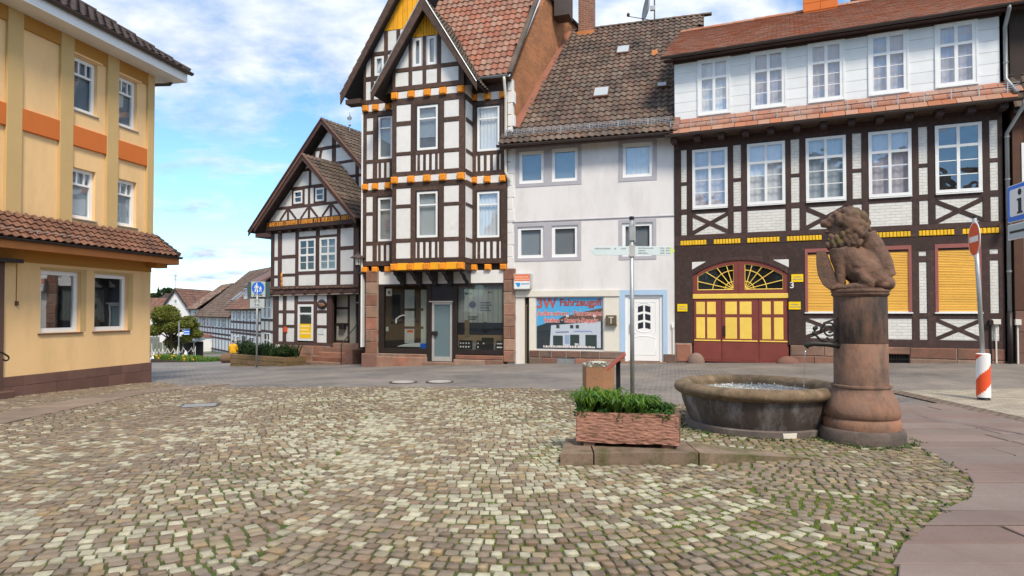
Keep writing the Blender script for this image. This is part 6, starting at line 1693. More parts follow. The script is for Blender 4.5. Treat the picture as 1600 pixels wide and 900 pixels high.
    brace(h, tm, (ax2 - .5, za2 - 1.2), (ax2 - 1.2, z_b + 1.5), .16, -.026, .1, tri2, y=yb_)
    panels(h, pl, (ax2 - hw2, ax2 + hw2, z_b, za2), B, clip=tri2, y=yb_)
    MB().slab(tri2, yb_ + .1, yb_ + .16).build('gable_backing', MT['lath'], h.root)
    gable_roof(ax2, za2, ax2 - hw2, ax2 + hw2, yb_ - .45, yb_ + 6, le[1], le[1], .1, MT['tile_y'], 0, 0, (30, 120))
    MB().box(ax2 - hw2 + .3, .2, yb_ - .3, yb_ + 5, le[1] - .15, le[1] + .05).build('eave_box', tm, h.root)
    MB().box(pu[0][0] + 1.0, UR + 1.5, yb_ + .16, yb_ + 5, zg, z_b + .2).build('rear_wall', MT['plaster'], h.root)
    # weather vane
    wv = empty('weather_vane', h.world(ax2 + .35, yb_ + 1.0, za2 + .05), h.root.rotation_euler.z, 'small metal weather vane on the old gabled house ridge', 'vane')
    MB().tube([(0, 0, -.2), (0, 0, .75)], .018, 6).build('rod', MT['galv'], wv); MB().ball((0, 0, .12), .07).build('ball', MT['galv'], wv)
    MB().slab([(-.14, .38), (.06, .34), (.16, .46), (.08, .50), (.02, .62), (-.06, .52), (-.16, .54)], -.012, .012).build('cockerel', MT['zinc'], wv)
    # ---- ground floor
    B = []
    zb0, zt0 = Z(535.5), Z(461)
    p3 = [(425.5, 434), (441, 446), (459, 464), (489, 494), (509.5, 517)]; pu3 = [(X(a, 500), X(b, 500)) for a, b in p3]
    def b3(P, kind='beam', yf=-.03): B.append(P); timber(h, kind, tm, P, yf, .12, y=.06)
    for a, b in pu3: b3((a, b, zb0, zt0), 'post', -.034)
    b3((pu3[0][0], pu3[-1][1], zb0 - .14, zb0))
    for i in (0, 1, 3): 
        for y1, y2 in ((489, 485), (512.5, 508.5)): b3((pu3[i][1], pu3[i + 1][0], Z(y1), Z(y2)))
    x0_, x1_ = pu3[2][1], pu3[3][0]; zwa, zwb_ = Z(533), Z(475); b3((x0_, x1_, zwb_, zwb_ + .12)); B.append((x0_, x1_, zb0, zwb_))
    wo = window(h, x0_ + .02, x1_ - .02, zwa, zwb_ - .01, .02, MT['wpaint'], GL['new'], hm=[(.78, .07)], fw=.10, back='room', depth=.06, back_y=.12)
    ps = MB().box(x0_ + .13, x1_ - .13, .035, .045, zwa + .11, zwa + (zwb_ - zwa) * .46).build('yellow_poster', M('yellow poster', (0.92, 0.55, 0.0), .6, .03, 3, 0), wo)
    for k in range(3):
        mb = MB(); x = x0_ + .2; z = zwa + (zwb_ - zwa) * .40 - k * .16
        while x < x0_ + .2 + (.5, .42, .55)[k]: w_ = random.uniform(.04, .09); mb.box(x, x + w_, .031, .035, z - .05, z + .03); x += w_ + .02
        mb.build('lettering', M('pale yellow print', (0.95, 0.78, 0.35), .6, 0, 3, 0), wo)
    panels(h, pl, (pu3[0][0], pu3[-1][1], zb0, zt0), B, y=.06)
    # porch: set back panel wall, door, stone steps, post
    yp = .55; xa, xb, xc, xd = pu3[-1][1], X(533, 500), X(542, 500), X(559.5, 500)
    B = []
    def b4(P, kind='beam', yf=-.03): B.append(P); timber(h, kind, MT['timber'], P, yf, .12, y=yp)
    for y1, y2 in ((537, 532), (509, 505), (483, 480)): b4((xa - .2, xb, Z(y1), Z(y2)))
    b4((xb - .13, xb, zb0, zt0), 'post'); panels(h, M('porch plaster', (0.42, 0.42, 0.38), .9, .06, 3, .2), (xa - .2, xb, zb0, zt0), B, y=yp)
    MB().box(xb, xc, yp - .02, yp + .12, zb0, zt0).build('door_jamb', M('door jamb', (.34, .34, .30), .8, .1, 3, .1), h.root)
    dd = MB().box(xc, xd + .3, yp + .05, yp + .12, zb0, zt0).build('door', M('dark oak door', (.022, .015, .013), .6, .3, 8, .2), h.root)
    for k in range(2):
        for j in range(3): MB().slab([(xc + .12 + k * .42, zb0 + .15 + j * .62), (xc + .46 + k * .42, zb0 + .15 + j * .62), (xc + .46 + k * .42, zb0 + .66 + j * .62), (xc + .12 + k * .42, zb0 + .66 + j * .62)], yp + .03, yp + .06, .02).build('door_panel', MT['brownblack'], dd)
    MB().box(xc, xd + .3, yp, yp + .05, Z(474), Z(472)).build('door_transom', MT['greytrim'], dd)
    MB().box(xa - .2, xd + .5, .0, yp + .2, zt0 - .02, zt0 + .1).build('porch_ceiling', MT['timber'], h.root)
    MB().slab([(xd, zb0 - .3), (X(566, 500), zb0 - .3), (X(566, 500), zt0), (xd, zt0)], .0, .2, .02).build('porch_post', MT['timber'], h.root)
    MB().box(xa + .12, xa + .42, yp - .2, yp - .03, Z(514), Z(505)).build('letter_box', MT['black'], h.root)
    # plinth and steps
    stone_course(h, MT['redsand'], X(437, 550), X(515, 550), zg + .3, zb0 - .14, 3, .0, .3, .3, .8)
    xs0, xs1 = X(515, 550), X(559, 550); n = 5; zs0 = h.ground(xs0, .8) - .05; dh = (zb0 - zs0) / n
    for k in range(n): MB().slab([(xs0 - .15 * (n - k) * .5, zs0 - .2), (xs1, zs0 - .2), (xs1, zs0 + dh * (k + 1)), (xs0 - .15 * (n - k) * .5, zs0 + dh * (k + 1))], -1.0 + .28 * k, .55, .015).build('step', MT['redsand'], h.root)
    MB().box(xs1, xs1 + .4, -.75, .2, zs0 - .3, zb0 - .2).build('step_cheek', MT['brownsand'], h.root)
    MB().tube([(xs1 + .02, -1.0, zs0 + .1), (xs1 + .02, -1.0, zs0 + .95), (xs1 + .02, .0, zb0 + .9)], .02, 6).build('handrail', MT['iron'], h.root)
    # small signs
    q = h.rect(441.5, 447, 511, 519, .05); MB().box(q[0], q[1], -.0, .025, q[2], q[3]).build('red_notice', MT['flagred'], h.root)
    q = h.rect(496, 505, 513, 522.5); MB().box(q[0], q[1], .03, .045, q[2], q[3]).build('pale_plaque', M('pale plaque', (.62, .68, .70), .6, .03, 3, 0), h.root)
    u_, z_ = h.uz(501.5, 475.5, .05); ov = MB(); ov.ball((u_, .0, z_), (.30, .04, .22), 20, 8).build('oval_guild_sign', MT['brownblack'], h.root, smooth=True)
    for dx, dz, rx, rz in ((-.1, .02, .09, .05), (.05, .0, .12, .06), (.16, -.03, .05, .04), (-.02, -.07, .14, .02)): MB().ball((u_ + dx, -.035, z_ + dz), (rx, .02, rz), 8, 5).build('relief', M('bronze relief', (.32, .16, .07), .5, .2, 20, .2), h.root)
    u_, z_ = h.uz(440, 437, .05)
    for dz in (-.22, 0, .2): MB().ball((u_, -.05, z_ + dz), (.06, .03, .12), 8, 6).build('gilt_carving', goldm, h.root, smooth=True)
    return h
HG = gabled_house()

# wall lantern hanging between the two houses
u_, z_ = HO.uz(559, 418, .1); p = HO.world(u_, -.1, z_)
ln_ = empty('wall_lantern', (p.x, p.y, p.z), HO.root.rotation_euler.z, 'black wall lantern with flat hat on an arm beside the stone pillar', 'lantern')
MB().lathe([(.02, .58), (.05, .56), (.05, .50), (.27, .37), (.28, .35), (.10, .35)], 16).build('hat', MT['zincd'], ln_); MB().lathe([(.085, .34), (.105, .34), (.10, .10), (.075, .09)], 12).build('lamp_glass', M('lantern glass', (.62, .60, .55), .2, .05, 3, 0), ln_)
for k in range(4): a = math.pi / 4 + k * math.pi / 2; MB().tube([(.11 * math.cos(a), .11 * math.sin(a), .36), (.10 * math.cos(a), .10 * math.sin(a), .07)], .010, 5).build('cage_bar', MT['iron'], ln_)
MB().lathe([(.02, -.28), (.06, -.26), (.07, .0), (.11, .06), (.11, .09)], 12).build('stem', MT['black'], ln_); MB().tube([(0, 0, -.20), (.5, .12, -.20)], .03, 8).build('arm', MT['black'], ln_)
# ------------------------------------------------------------------ apricot corner house on the left
def yellow_house():
    h = House('apricot_corner_house', YH_A, YH_B, 'apricot rendered corner house with ochre pilasters and brown pent roof')
    X = h.U; r = h.rect; UR = h.L; U0 = 0.0
    zg = -1.0
    xc = 235
    Z = lambda y, x=170: h.Z(x, y)
    ztop = h.Z(246, 122)
    zpr = h.Z(150, 357)              # where the pent roof meets the wall
    def avg(L_):
        a = sum(q[2] for q in L_) / len(L_); b = sum(q[3] for q in L_) / len(L_); return [(q[0], q[1], a, b) for q in L_]
    wt = avg([r(114, 152, 94, 177), r(183, 214, 122, 199)]); wm = avg([r(111, 149, 265, 345), r(181, 213, 281, 351)]); wg = avg([r(63, 126, 423, 520), r(147.5, 200, 429, 515.5)])
    step = wt[0][0] - wt[1][0]
    # further bays towards the camera, out of the frame
    wtx = wt; wmx = wm
    mb = MB().box(U0, UR - .01, .30, 9.0, zg, ztop).build('inner_wall', MT['room'], h.root)
    zpt = Z(566, 235)
    wall_holes(h, MT['yellow'], U0, UR, zg, ztop, wt + wm + wg, 0.0, .20)
    MB().box(UR - .01, UR, .0, 9.0, zg, ztop).build('side_wall', MT['yellow'], h.root)
    for q in wt + wm:
        up = q in wt
        window(h, q[0] + .003, q[1] - .003, q[2] + .003, q[3] - .003, .09, MT['wplastic'], GL['new'], vm=[], hm=[(.72, .05)], fw=.085, back='blind' if up else 'room', bm=MT['greyblind'], depth=.07, back_y=.10, sill=(MT['zinc'], .05, .12))
        cx = [q[0] + (q[1] - q[0]) * f for f in (.36, .66)]; zt_ = q[3] - .085; zb_ = q[2] + .08 + (q[3] - q[2] - .16) * .74
        b = MB()
        for x in cx: b.box(x - .014, x + .014, .10, .15, zb_, zt_)
        b.build('glazing_bar', MT['wplastic'], h.root)
        # recessed field above window
    for q in wg:
        window(h, q[0] + .003, q[1] - .003, q[2] + .003, q[3] - .003, .10, MT['wplastic'], GL['corner'], fw=.10, back='room', depth=.07, back_y=.10, sill=(MT['plinth'], .06, .14))
        for k in (0, 1):     # half-drawn curtain edges
            x = q[0] + .1 if k == 0 else q[1] - .32
            MB().box(x, x + .22, .185, .19, q[2] + .1, q[3] - .1).build('curtain', M('charcoal curtain', (.05, .055, .06), .9, .1, 4, 0), h.root)
    # pilasters, friezes, orange bands
    pil = [(X(8, 100), X(33, 100)), (X(92, 100), X(113, 100)), (X(165, 150), X(183, 150)), (X(228, 200), UR)]
    wp = pil[1][0] - pil[0][1]
    pil = [(-.0, max(.02, pil[0][0] - wp))] + pil if pil[0][0] - wp > .05 else pil
    for a, b in pil: MB().slab([(a, zpr - .2), (b, zpr - .2), (b, ztop - .02), (a, ztop - .02)], -.07, .01, .008).build('pilaster', MT['ochre'], h.root)
    zb1, zb0 = h.Z(62, 179), h.Z(62, 212)
    for (a, b), (c, d) in zip(pil, pil[1:]):
        MB().slab([(b, ztop - .34), (c, ztop - .34), (c, ztop - .02), (b, ztop - .02)], -.055, .01, .006).build('frieze_panel', MT['frieze'], h.root)
        MB().slab([(b, zb0), (c, zb0), (c, zb1), (b, zb1)], -.06, .01, .008).build('orange_band', MT['orange'], h.root)
        for q in wt: 
            if q[0] > b - .1 and q[1] < c + .1: MB().slab([(b, q[3] + .02), (q[1] + .12, q[3] + .02), (q[1] + .12, q[3] + .12), (b, q[3] + .12)], -.05, .01, .006).build('label_mould', MT['yellow'], h.root)
    # ochre strips painted as the shaded reveals of the ground-floor windows
    for q in wg: MB().slab([(q[1], q[2]), (q[1] + .16, q[2]), (q[1] + .16, q[3] + .06), (q[1], q[3] + .06)], -.004, .004).build('shaded_reveal', MT['ochre'], h.root); MB().slab([(q[0] - .02, q[3]), (q[1], q[3]), (q[1], q[3] + .06), (q[0] - .02, q[3] + .06)], -.004, .004).build('shaded_reveal', MT['ochre'], h.root)
    # plinth tiles, two courses
    zb = h.ground(UR) - .3; zm = zpt - .22
    x = U0; k = 0
    for (za, zb_) in ((zm, zpt), (zb - .3, zm - .006)):
        x = U0 - (k * .25)
        while x < UR - .01:
            l = random.uniform(.42, .68); x2 = min(UR + .03, x + l)
            if UR - x2 < .2: x2 = UR + .03
            MB().slab([(max(U0, x) + .003, za), (x2 - .003, za), (x2 - .003, zb_), (max(U0, x) + .003, zb_)], -.045 - random.uniform(0, .004), .01, .006).build('plinth_tile', MT['plinth'], h.root); x = x2
        k += 1
    # ---- pent roof over the ground floor
    d = .62; zge = h.Z(140, 392, d + .05); zw = zpr
    ln = math.hypot(d, zw - zge); S_ = (0, d / ln, (zw - zge) / ln); ov = .34
    tile_roof(h, (U0 - .3, -d, zge + .10), (1, 0, 0), S_, [(0, 0), (UR + .3 + ov, 0), (UR + .3 + .03, ln - .08), (0, ln - .08)], .21, ln / 6, 'pan', MT['tile_y'], 'pent_roof')
    MB().box(U0 - .3, UR + .02, -.12, .0, zw - .10, zw + .04).build('lead_flashing', MT['zincd'], h.root)
    # hip end
    b = MB(); A = Vector((UR + ov, -d, zge + .12)); C = Vector((UR + .03, -.05, zw)); A2 = Vector((UR + ov, .8, zge + .12)); C2 = Vector((UR + .03, .8, zw))
    b.add([A, A2, C2, C], [(0, 1, 2, 3)]).build('hip_slope', MT['tile_y'], h.root)
    for k in range(6):
        f0, f1 = k / 6, (k + 1.15) / 6; p, q = A.lerp(C, f0), A.lerp(C, min(1, f1)); n_ = Vector((.3, -.3, .8)).normalized() * .05
        MB().tube([p + n_, q + n_ * .7], [.075, .055], 7).build('hip_tile', MT['tile_d'], h.root)
    MB().box(U0 - .3, UR + ov - .02, -d + .02, .0, zge - .06, zge - .02).build('soffit', MT['frieze'], h.root)
    MB().slab([(U0 - .3, zge - .12), (UR + ov, zge - .12), (UR + ov, zge + .06), (U0 - .3, zge + .06)], -d - .02, -d + .02, .01).build('gutter_board', MT['copper'], h.root)
    MB().box(UR + ov - .03, UR + ov + .01, -d + .02, .7, zge - .12, zge + .06).build('gutter_board', MT['copper'], h.root)
    gutter(h, U0 - .3, UR + ov + .02, -d - .07, zge + .10, MT['brownblack'], .06)
    MB().slab([(U0, zge - .34), (UR, zge - .34), (UR, zge - .05), (U0, zge - .05)], -.03, .01, .008).build('frieze_panel', MT['frieze'], h.root)
    MB().box(UR - .2, UR + .22, -.35, -.02, zge - .22, zge - .06).build('eave_bracket', MT['frieze'], h.root)
    # roof rail
    rail = MB(); u0, u1 = X(-60, 360, d * .7), X(130, 372, d * .7); zr = h.Z(60, 364, d * .8)
    for q in (u0, (u0 + u1) / 2 + .15, u1): rail.tube([(q, -d * .86, zr - .28), (q, -d * .80, zr + .04)], .016, 6)
    rail.tube([(u0, -d * .80, zr + .03), (u1, -d * .80, zr + .03)], .012, 6).tube([(u0 - .2, -d * .9, zr - .22), (u1 + .05, -d * .9, zr - .22)], .022, 6).tube([(u0 - .2, -d * .9, zr - .30), (u1 + .05, -d * .9, zr - .30)], .018, 6)
    rail.build('roof_rail', MT['galv'], h.root)
    # ---- main eaves: soffit, white fascia, gutter, dark tiles
    ov = .58; oy = .60
    MB().box(U0 - .3, UR + ov, -oy, .02, ztop - .02, ztop + .03).box(UR + .0, UR + ov, .02, 9, ztop - .02, ztop + .03).build('soffit', MT['wpaint'], h.root)
    MB().box(U0 - .3, UR + ov + .02, -oy - .03, -oy, ztop - .02, ztop + .24).box(UR + ov, UR + ov + .03, -oy, 9, ztop - .02, ztop + .24).build('fascia', MT['wplastic'], h.root)
    gutter(h, U0 - .3, UR + ov + .12, -oy - .10, ztop + .27, MT['zincd'], .075)
    t = math.tan(R(35)); dep = 4.6; ln = math.hypot(dep, dep * t)
    tile_roof(h, (U0 - .3, -oy - .08, ztop + .26), (1, 0, 0), (0, dep / ln, dep * t / ln), [(0, 0), (UR + .3 + ov + .06, 0), (UR + .3 + ov - dep, ln), (0, ln)], .26, .34, 'pan', MT['tile_d'], 'roof', limit=120)
    b = MB(); A = Vector((UR + ov + .06, -oy - .08, ztop + .26)); C = A + Vector((-dep, dep, dep * t)); b.add([A, A + Vector((0, 9, 0)), C], [(0, 1, 2)]).build('hip_slope', MT['tile_d'], h.root)
    for k in range(14):
        p, q = A.lerp(C, k / 14), A.lerp(C, (k + 1.1) / 14); up = Vector((0, 0, .05)); MB().tube([p + up, q + up * .6], [.09, .07], 7).build('hip_tile', MT['tile_d'], h.root)
    MB().tube([(UR + .55, -.2, ztop + .05), (UR + .5, -.12, ztop - .08), (UR + .1, .06, ztop - .22), (UR + .06, .08, ztop - .4)], .045, 8).build('downpipe', MT['zincd'], h.root, smooth=True)
    # door jamb, canopy, wire, hand rail, step at the left edge
    xj = X(4, 500)
    MB().slab([(U0, zg), (xj, zg), (xj, h.Z(2, 410)), (U0, h.Z(2, 410))], -.05, .02, .01).build('door_pier', MT['plinth'], h.root); MB().box(U0, xj + .25, -.25, .0, h.Z(2, 410), h.Z(2, 404)).build('door_canopy', MT['brownblack'], h.root)
    u_, z_ = h.uz(26, 474, .02); MB().tube([(u_, -.015, z_), (u_, -.015, zge - .3)], .008, 5).build('cable', MT['frieze'], h.root); MB().box(u_ - .025, u_ + .025, -.05, 0, z_ - .05, z_ + .05).build('bell_switch', MT['brownsand'], h.root)
    u_, z_ = h.uz(14, 555, .5); b = MB(); b.tube([(u_ - .8, -.5, z_ + .35), (u_ - .12, -.5, z_ + .05), (u_ - .02, -.5, z_ - .02)] + [(u_ - .06 + .06 * math.cos(R(a)), -.5, z_ - .06 + .05 * math.sin(R(a))) for a in range(40, -200, -30)], .018, 6).build('handrail', MT['iron'], h.root, smooth=True)
    MB().tube([(u_ - .3, -.5, z_ + .1), (u_ - .3, -.5, h.ground(u_, .5))], .018, 6).build('handrail_post', MT['iron'], h.root)
    us = X(22, 612, .5); MB().slab([(us - 1.4, h.ground(us) - .1), (us, h.ground(us) - .1), (us, h.ground(us, .5) + .17), (us - 1.4, h.ground(us, .5) + .17)], -.55, .0, .015).build('step', MT['plinth'], h.root)
    return h
HY = yellow_house()

# ------------------------------------------------------------------ the houses down the street
def timber_grid(h, x0, x1, z0, z1, cols, rows, m, w_=.20, skip=(), yf=-.03):
    B = []
    for k in range(cols + 1):
        x = x0 + (x1 - x0) * k / cols; P = (max(x0, x - w_ / 2), min(x1, x + w_ / 2), z0, z1); B.append(P); timber(h, 'post', m, P, yf - .003, inset=.01)
    for z in rows: P = (x0, x1, z - w_ / 2, z + w_ / 2); B.append(P); timber(h, 'beam', m, P, yf)
    return B
def far_house(name, label, PL, PR, zg, ze, cols, rows, wins, roof_run, rise, tile, wm=None, tm=None, depth=8, eave=.5, lim=60, back=True):
    h = House(name, PL, PR, label); wm = wm or MT['plaster']; tm = tm or MT['timber_p']
    MB().box(0, h.L, .13, depth, zg - 1.5, ze).build('inner_wall', MT['plaster'], h.root)
    B = timber_grid(h, 0, h.L, zg, ze, cols, rows, tm) if cols else []
    for x0, x1, z0, z1 in wins:
        a, b = h.L * x0, h.L * x1; B.append((a, b, z0, z1))
        window(h, a, b, z0, z1, -.05, MT['wpaint'], GL['dark'], vm=[(.5, .07)], hm=[(.6, .06)], fw=.08, depth=.07, back_y=.12)
    if cols: panels(h, wm, (0, h.L, zg, ze), B)
    else: wall_holes(h, wm, 0, h.L, zg - 1, ze, [(h.L * a, h.L * b, c, d) for a, b, c, d in wins], 0, .1)
    ln = math.hypot(roof_run + eave, rise)
    tile_roof(h, (-.4, -eave, ze - .1), (1, 0, 0), (0, (roof_run + eave) / ln, rise / ln), [(0, 0), (h.L + .8, 0), (h.L + .8, ln), (0, ln)], .3, .36, 'pan', tile, 'roof', limit=lim)
    zr = ze - .1 + rise
    MB().add([(-.4, roof_run, zr), (h.L + .4, roof_run, zr), (h.L + .4, 2 * roof_run, ze), (-.4, 2 * roof_run, ze)], [(0, 1, 2, 3)]).build('back_slope', tile, h.root)
    for x in (0.0, h.L - .12):
        b = MB(); b.add([(x, .05, ze - .2), (x, 2 * roof_run - .1, ze - .2), (x, roof_run, zr - .12), (x + .12, .05, ze - .2), (x + .12, 2 * roof_run - .1, ze - .2), (x + .12, roof_run, zr - .12)], [(0, 1, 2), (3, 5, 4), (0, 2, 5, 3), (1, 4, 5, 2), (0, 3, 4, 1)]).build('gable', MT['timber_b'] if cols else wm, h.root)
    gutter(h, -.4, h.L + .4, -eave - .05, ze - .12, MT['zincd'], .06)
    MB().box(-.4, h.L + .4, -eave, .0, ze - .18, ze - .13).build('soffit', tm, h.root)
    return h
def gp_(px, Y): return ((px - 800) / 1000 * Y, Y)
Zp = lambda py, Y: 1.6 + (487 - py) / 1000 * Y
# nearest of them, cut off by the old gabled house
far_house('corner_timber_house', 'cream timbered house with shop front next behind the old gabled house', gp_(408, 53), gp_(428, 49.5), -1.9, Zp(462, 51), 3, [Zp(y, 51) for y in (462, 500, 518)], [(.25, .45, Zp(498, 51), Zp(468, 51)), (.55, .75, Zp(498, 51), Zp(468, 51)), (.3, .75, Zp(548, 51), Zp(520, 51))], 3.2, 3.4, MT['tile_o'], MT['cream'], MT['timber_b'])
E = far_house('street_timber_house', 'white timbered house with small roof dormer behind the pedestrian zone sign', gp_(361, 66), gp_(410, 56), -2.4, Zp(482, 60), 9, [Zp(y, 60) for y in (482, 504, 517, 522)], [(.10 + .17 * k, .16 + .17 * k, Zp(500, 60), Zp(486, 60)) for k in range(5)] + [(.08, .18, Zp(546, 62), Zp(526, 62)), (.22, .32, Zp(546, 62), Zp(526, 62)), (.62, .78, Zp(546, 58), Zp(527, 58))], 3.9, 3.8, MT['tile_y'], depth=7)
MB().box(E.L * .40, E.L * .52, -.04, .1, -3.2, Zp(526, 60)).build('door', MT['brownblack'], E.root)
dw = MB(); x0, x1 = E.L * .20, E.L * .62; z0, z1 = Zp(467, 62), Zp(447, 62)
MB().box(x0, x1, .7, 3.2, z0 - .3, z1).build('dormer', MT['tile_y'], E.root)
window(E, x0 + .25, x0 + 1.5, z0, z1 - .1, .62, MT['wpaint'], GL['dark'], vm=[(.5, .1)], fw=.12); window(E, x1 - 1.5, x1 - .25, z0, z1 - .1, .62, MT['wpaint'], GL['dark'], vm=[(.5, .1)], fw=.12)
MB().hull8([(x0 - .3, .4, z1), (x1 + .3, .4, z1), (x1 + .3, 4.4, z1 + 2.2), (x0 - .3, 4.4, z1 + 2.2), (x0 - .3, .4, z1 + .12), (x1 + .3, .4, z1 + .12), (x1 + .3, 4.4, z1 + 2.35), (x0 - .3, 4.4, z1 + 2.35)]).build('dormer_roof', MT['tile_y'], E.root)
Dh = far_house('long_roof_house', 'timbered house with long sweeping brown roof and rooflight down the street', gp_(309, 84), gp_(363, 69), -3.0, Zp(494, 76), 12, [Zp(y, 76) for y in (494, 512, 521, 527, 545)], [(.08 + .115 * k, .13 + .115 * k, Zp(511, 76), Zp(497, 76)) for k in range(7)], 6.6, 6.2, MT['tile_b'], depth=12, lim=80)
MB().box(.2, Dh.L * .46, -1.0, .0, -4, Zp(525, 80)).build('ground_floor_extension', MT['plaster'], Dh.root); MB().box(.1, Dh.L * .47, -1.15, .1, Zp(525, 80), Zp(522, 80)).build('extension_roof', MT['oxlight'], Dh.root)
for f in (.10, .22): MB().box(Dh.L * f, Dh.L * (f + .05), -1.03, -.95, -3.2, Zp(538, 80)).build('extension_window', MT['room'], Dh.root)
for f in (.62, .74):
    ln = math.hypot(7.1, 6.2); 
    p = Vector((Dh.L * f, -.5 + 7.1 * .30, Zp(494, 76) - .1 + 6.2 * .30)); s_ = Vector((0, 7.1 / ln, 6.2 / ln)); n_ = Vector((0, -6.2 / ln, 7.1 / ln)); e_ = Vector((1, 0, 0))
    q = [p + e_ * a + s_ * b for a, b in ((-.5, 0), (.5, 0), (.5, 1.5), (-.5, 1.5))]
    MB().hull8([v + n_ * .05 for v in q] + [v + n_ * .2 for v in q]).build('rooflight', MT['zinc'], Dh.root)
far_house('mottled_roof_house', 'narrow timbered house with mottled patchy tiled roof beyond the tree', gp_(298, 92), gp_(312, 86), -3.0, Zp(482, 89), 2, [Zp(y, 89) for y in (482, 505, 518)], [(.35, .65, Zp(510, 89), Zp(486, 89))], 4.2, 3.6, M('mottled tile', (0.18, .10, .075), .9, .2, 1, .3, isl=.5, col3=(.42, .36, .30), s3=3, t3=.58, w3=.06), depth=8)
# plain white gable, farther
def gable_front(name, label, pa, pb, Y, yeave, yapex, zg, wm, tile):
    A, B_ = gp_(pa, Y), gp_(pb, Y); h = House(name, A, B_, label); ze, za = Zp(yeave, Y), Zp(yapex, Y); c = h.L / 2
    MB().slab([(0, zg), (h.L, zg), (h.L, ze), (c, za), (0, ze)], .0, 12).build('wall', wm, h.root)
    for sg in (-1, 1):
        wv = c + .5; ln = math.hypot(wv, (za - ze) * wv / c); S_ = Vector((-sg * wv / ln, 0, (za - ze) * wv / c / ln)); O_ = Vector((c + sg * wv, -.4 if sg > 0 else 12, ze - (za - ze) * .5 / c + .15)); E_ = Vector((0, 1, 0)) if sg > 0 else Vector((0, -1, 0))
        tile_roof(h, O_, E_, S_, [(0, 0), (12.4, 0), (12.4, ln), (0, ln)], .5, .5, 'pan', tile, 'roof', limit=30)
        MB().slab([(c, za + .2), (c + sg * wv, ze - (za - ze) * .5 / c + .2), (c + sg * wv, ze - (za - ze) * .5 / c - .1), (c, za - .15)], -.45, -.38).build('barge_board', MT['timber'], h.root)
    window(h, c - .3, c + .3, Zp(475, Y), Zp(467, Y), -.05, MT['wpaint'], GL['dark'], fw=.12)
    return h
gable_front('white_gable_house', 'plain white gable end with brown roof behind the green tree', 250, 299, 100, 488, 452, -6, MT['plaster_w'], MT['tile_y'])
def plain_roof_house(name, label, pa, pb, Y, yeave, yr, zg, tile, run=5):
    h = House(name, gp_(pa, Y), gp_(pb, Y), label); ze, zr = Zp(yeave, Y), Zp(yr, Y)
    MB().box(0, h.L, .3, 2 * run - .3, zg, ze + .1).build('wall', MT['plaster_w'], h.root); ln = math.hypot(run, zr - ze)
    tile_roof(h, (-.4, -.1, ze), (1, 0, 0), (0, run / ln, (zr - ze) / ln), [(0, 0), (h.L + .8, 0), (h.L + .8, ln), (0, ln)], .5, .5, 'pan', tile, 'roof', limit=30)
    MB().add([(-.4, run, zr), (h.L + .4, run, zr), (h.L + .4, 2 * run, ze), (-.4, 2 * run, ze)], [(0, 1, 2, 3)]).build('back_slope', tile, h.root)
plain_roof_house('brown_roof_house', 'low house showing a plain brown roof beyond the yellow corner', 205, 268, 122, 490, 465, -6, MT['tile_y'])
plain_roof_house('distant_hill_house', 'distant house with a brown roof among trees on the hill', 252, 266, 260, 466, 458, -6, MT['tile_d'], 4)

# hill, wood and wind turbine far away
hv, hf = [], []
for i in range(41):
    x = -420 + i * 16
    hh = 16 + 7 * mnoise.noise(Vector((x * .006, 0, 1))) + 2 * mnoise.noise(Vector((x * .03, 4, 1)))
    hv += [(x, 380, -8), (x, 520, hh * .6), (x, 700, hh), (x, 1000, -10)]
for i in range(40):
    for j in range(3): hf.append((4 * i + j, 4 * i + 4 + j, 4 * i + 5 + j, 4 * i + 1 + j))
me = bpy.data.meshes.new('hill'); me.from_pydata(hv, [], hf); me.materials.append(M('hill green', (.06, .085, .03), .95, .3, .05, 0)); tag(link('hill', me), kind='structure')
wt = empty('wind_turbine', (gp_(273.5, 1500)[0], 1500, 0), 0, 'white wind turbine on the horizon above the white gable', 'turbine')
zh = Zp(431, 1500); MW = M('turbine white', (.62, .66, .72), .5, .02, 1, 0)
MB().tube([(0, 0, -30), (0, 0, zh)], [2.6, 1.6], 12).build('tower', MW, wt); MB().tube([(0, -5, zh), (0, 3, zh)], [1.8, 2.0], 10).build('nacelle', MW, wt)
for a in (58, 178, 298):
    d = Vector((math.cos(R(a)), 0, math.sin(R(a)))); p = Vector((0, -4, zh)); q = Vector((-d.z, 0, d.x))
    MB().hull8([p - q * .8 + Vector((0, -.4, 0)), p + q * .8 + Vector((0, -.4, 0)), p + q * .8 + Vector((0, .4, 0)), p - q * .8 + Vector((0, .4, 0)), p + d * 36 - q * .25, p + d * 36 + q * .25, p + d * 36 + q * .25 + Vector((0, .3, 0)), p + d * 36 - q * .25 + Vector((0, .3, 0))]).build('blade', MW, wt)
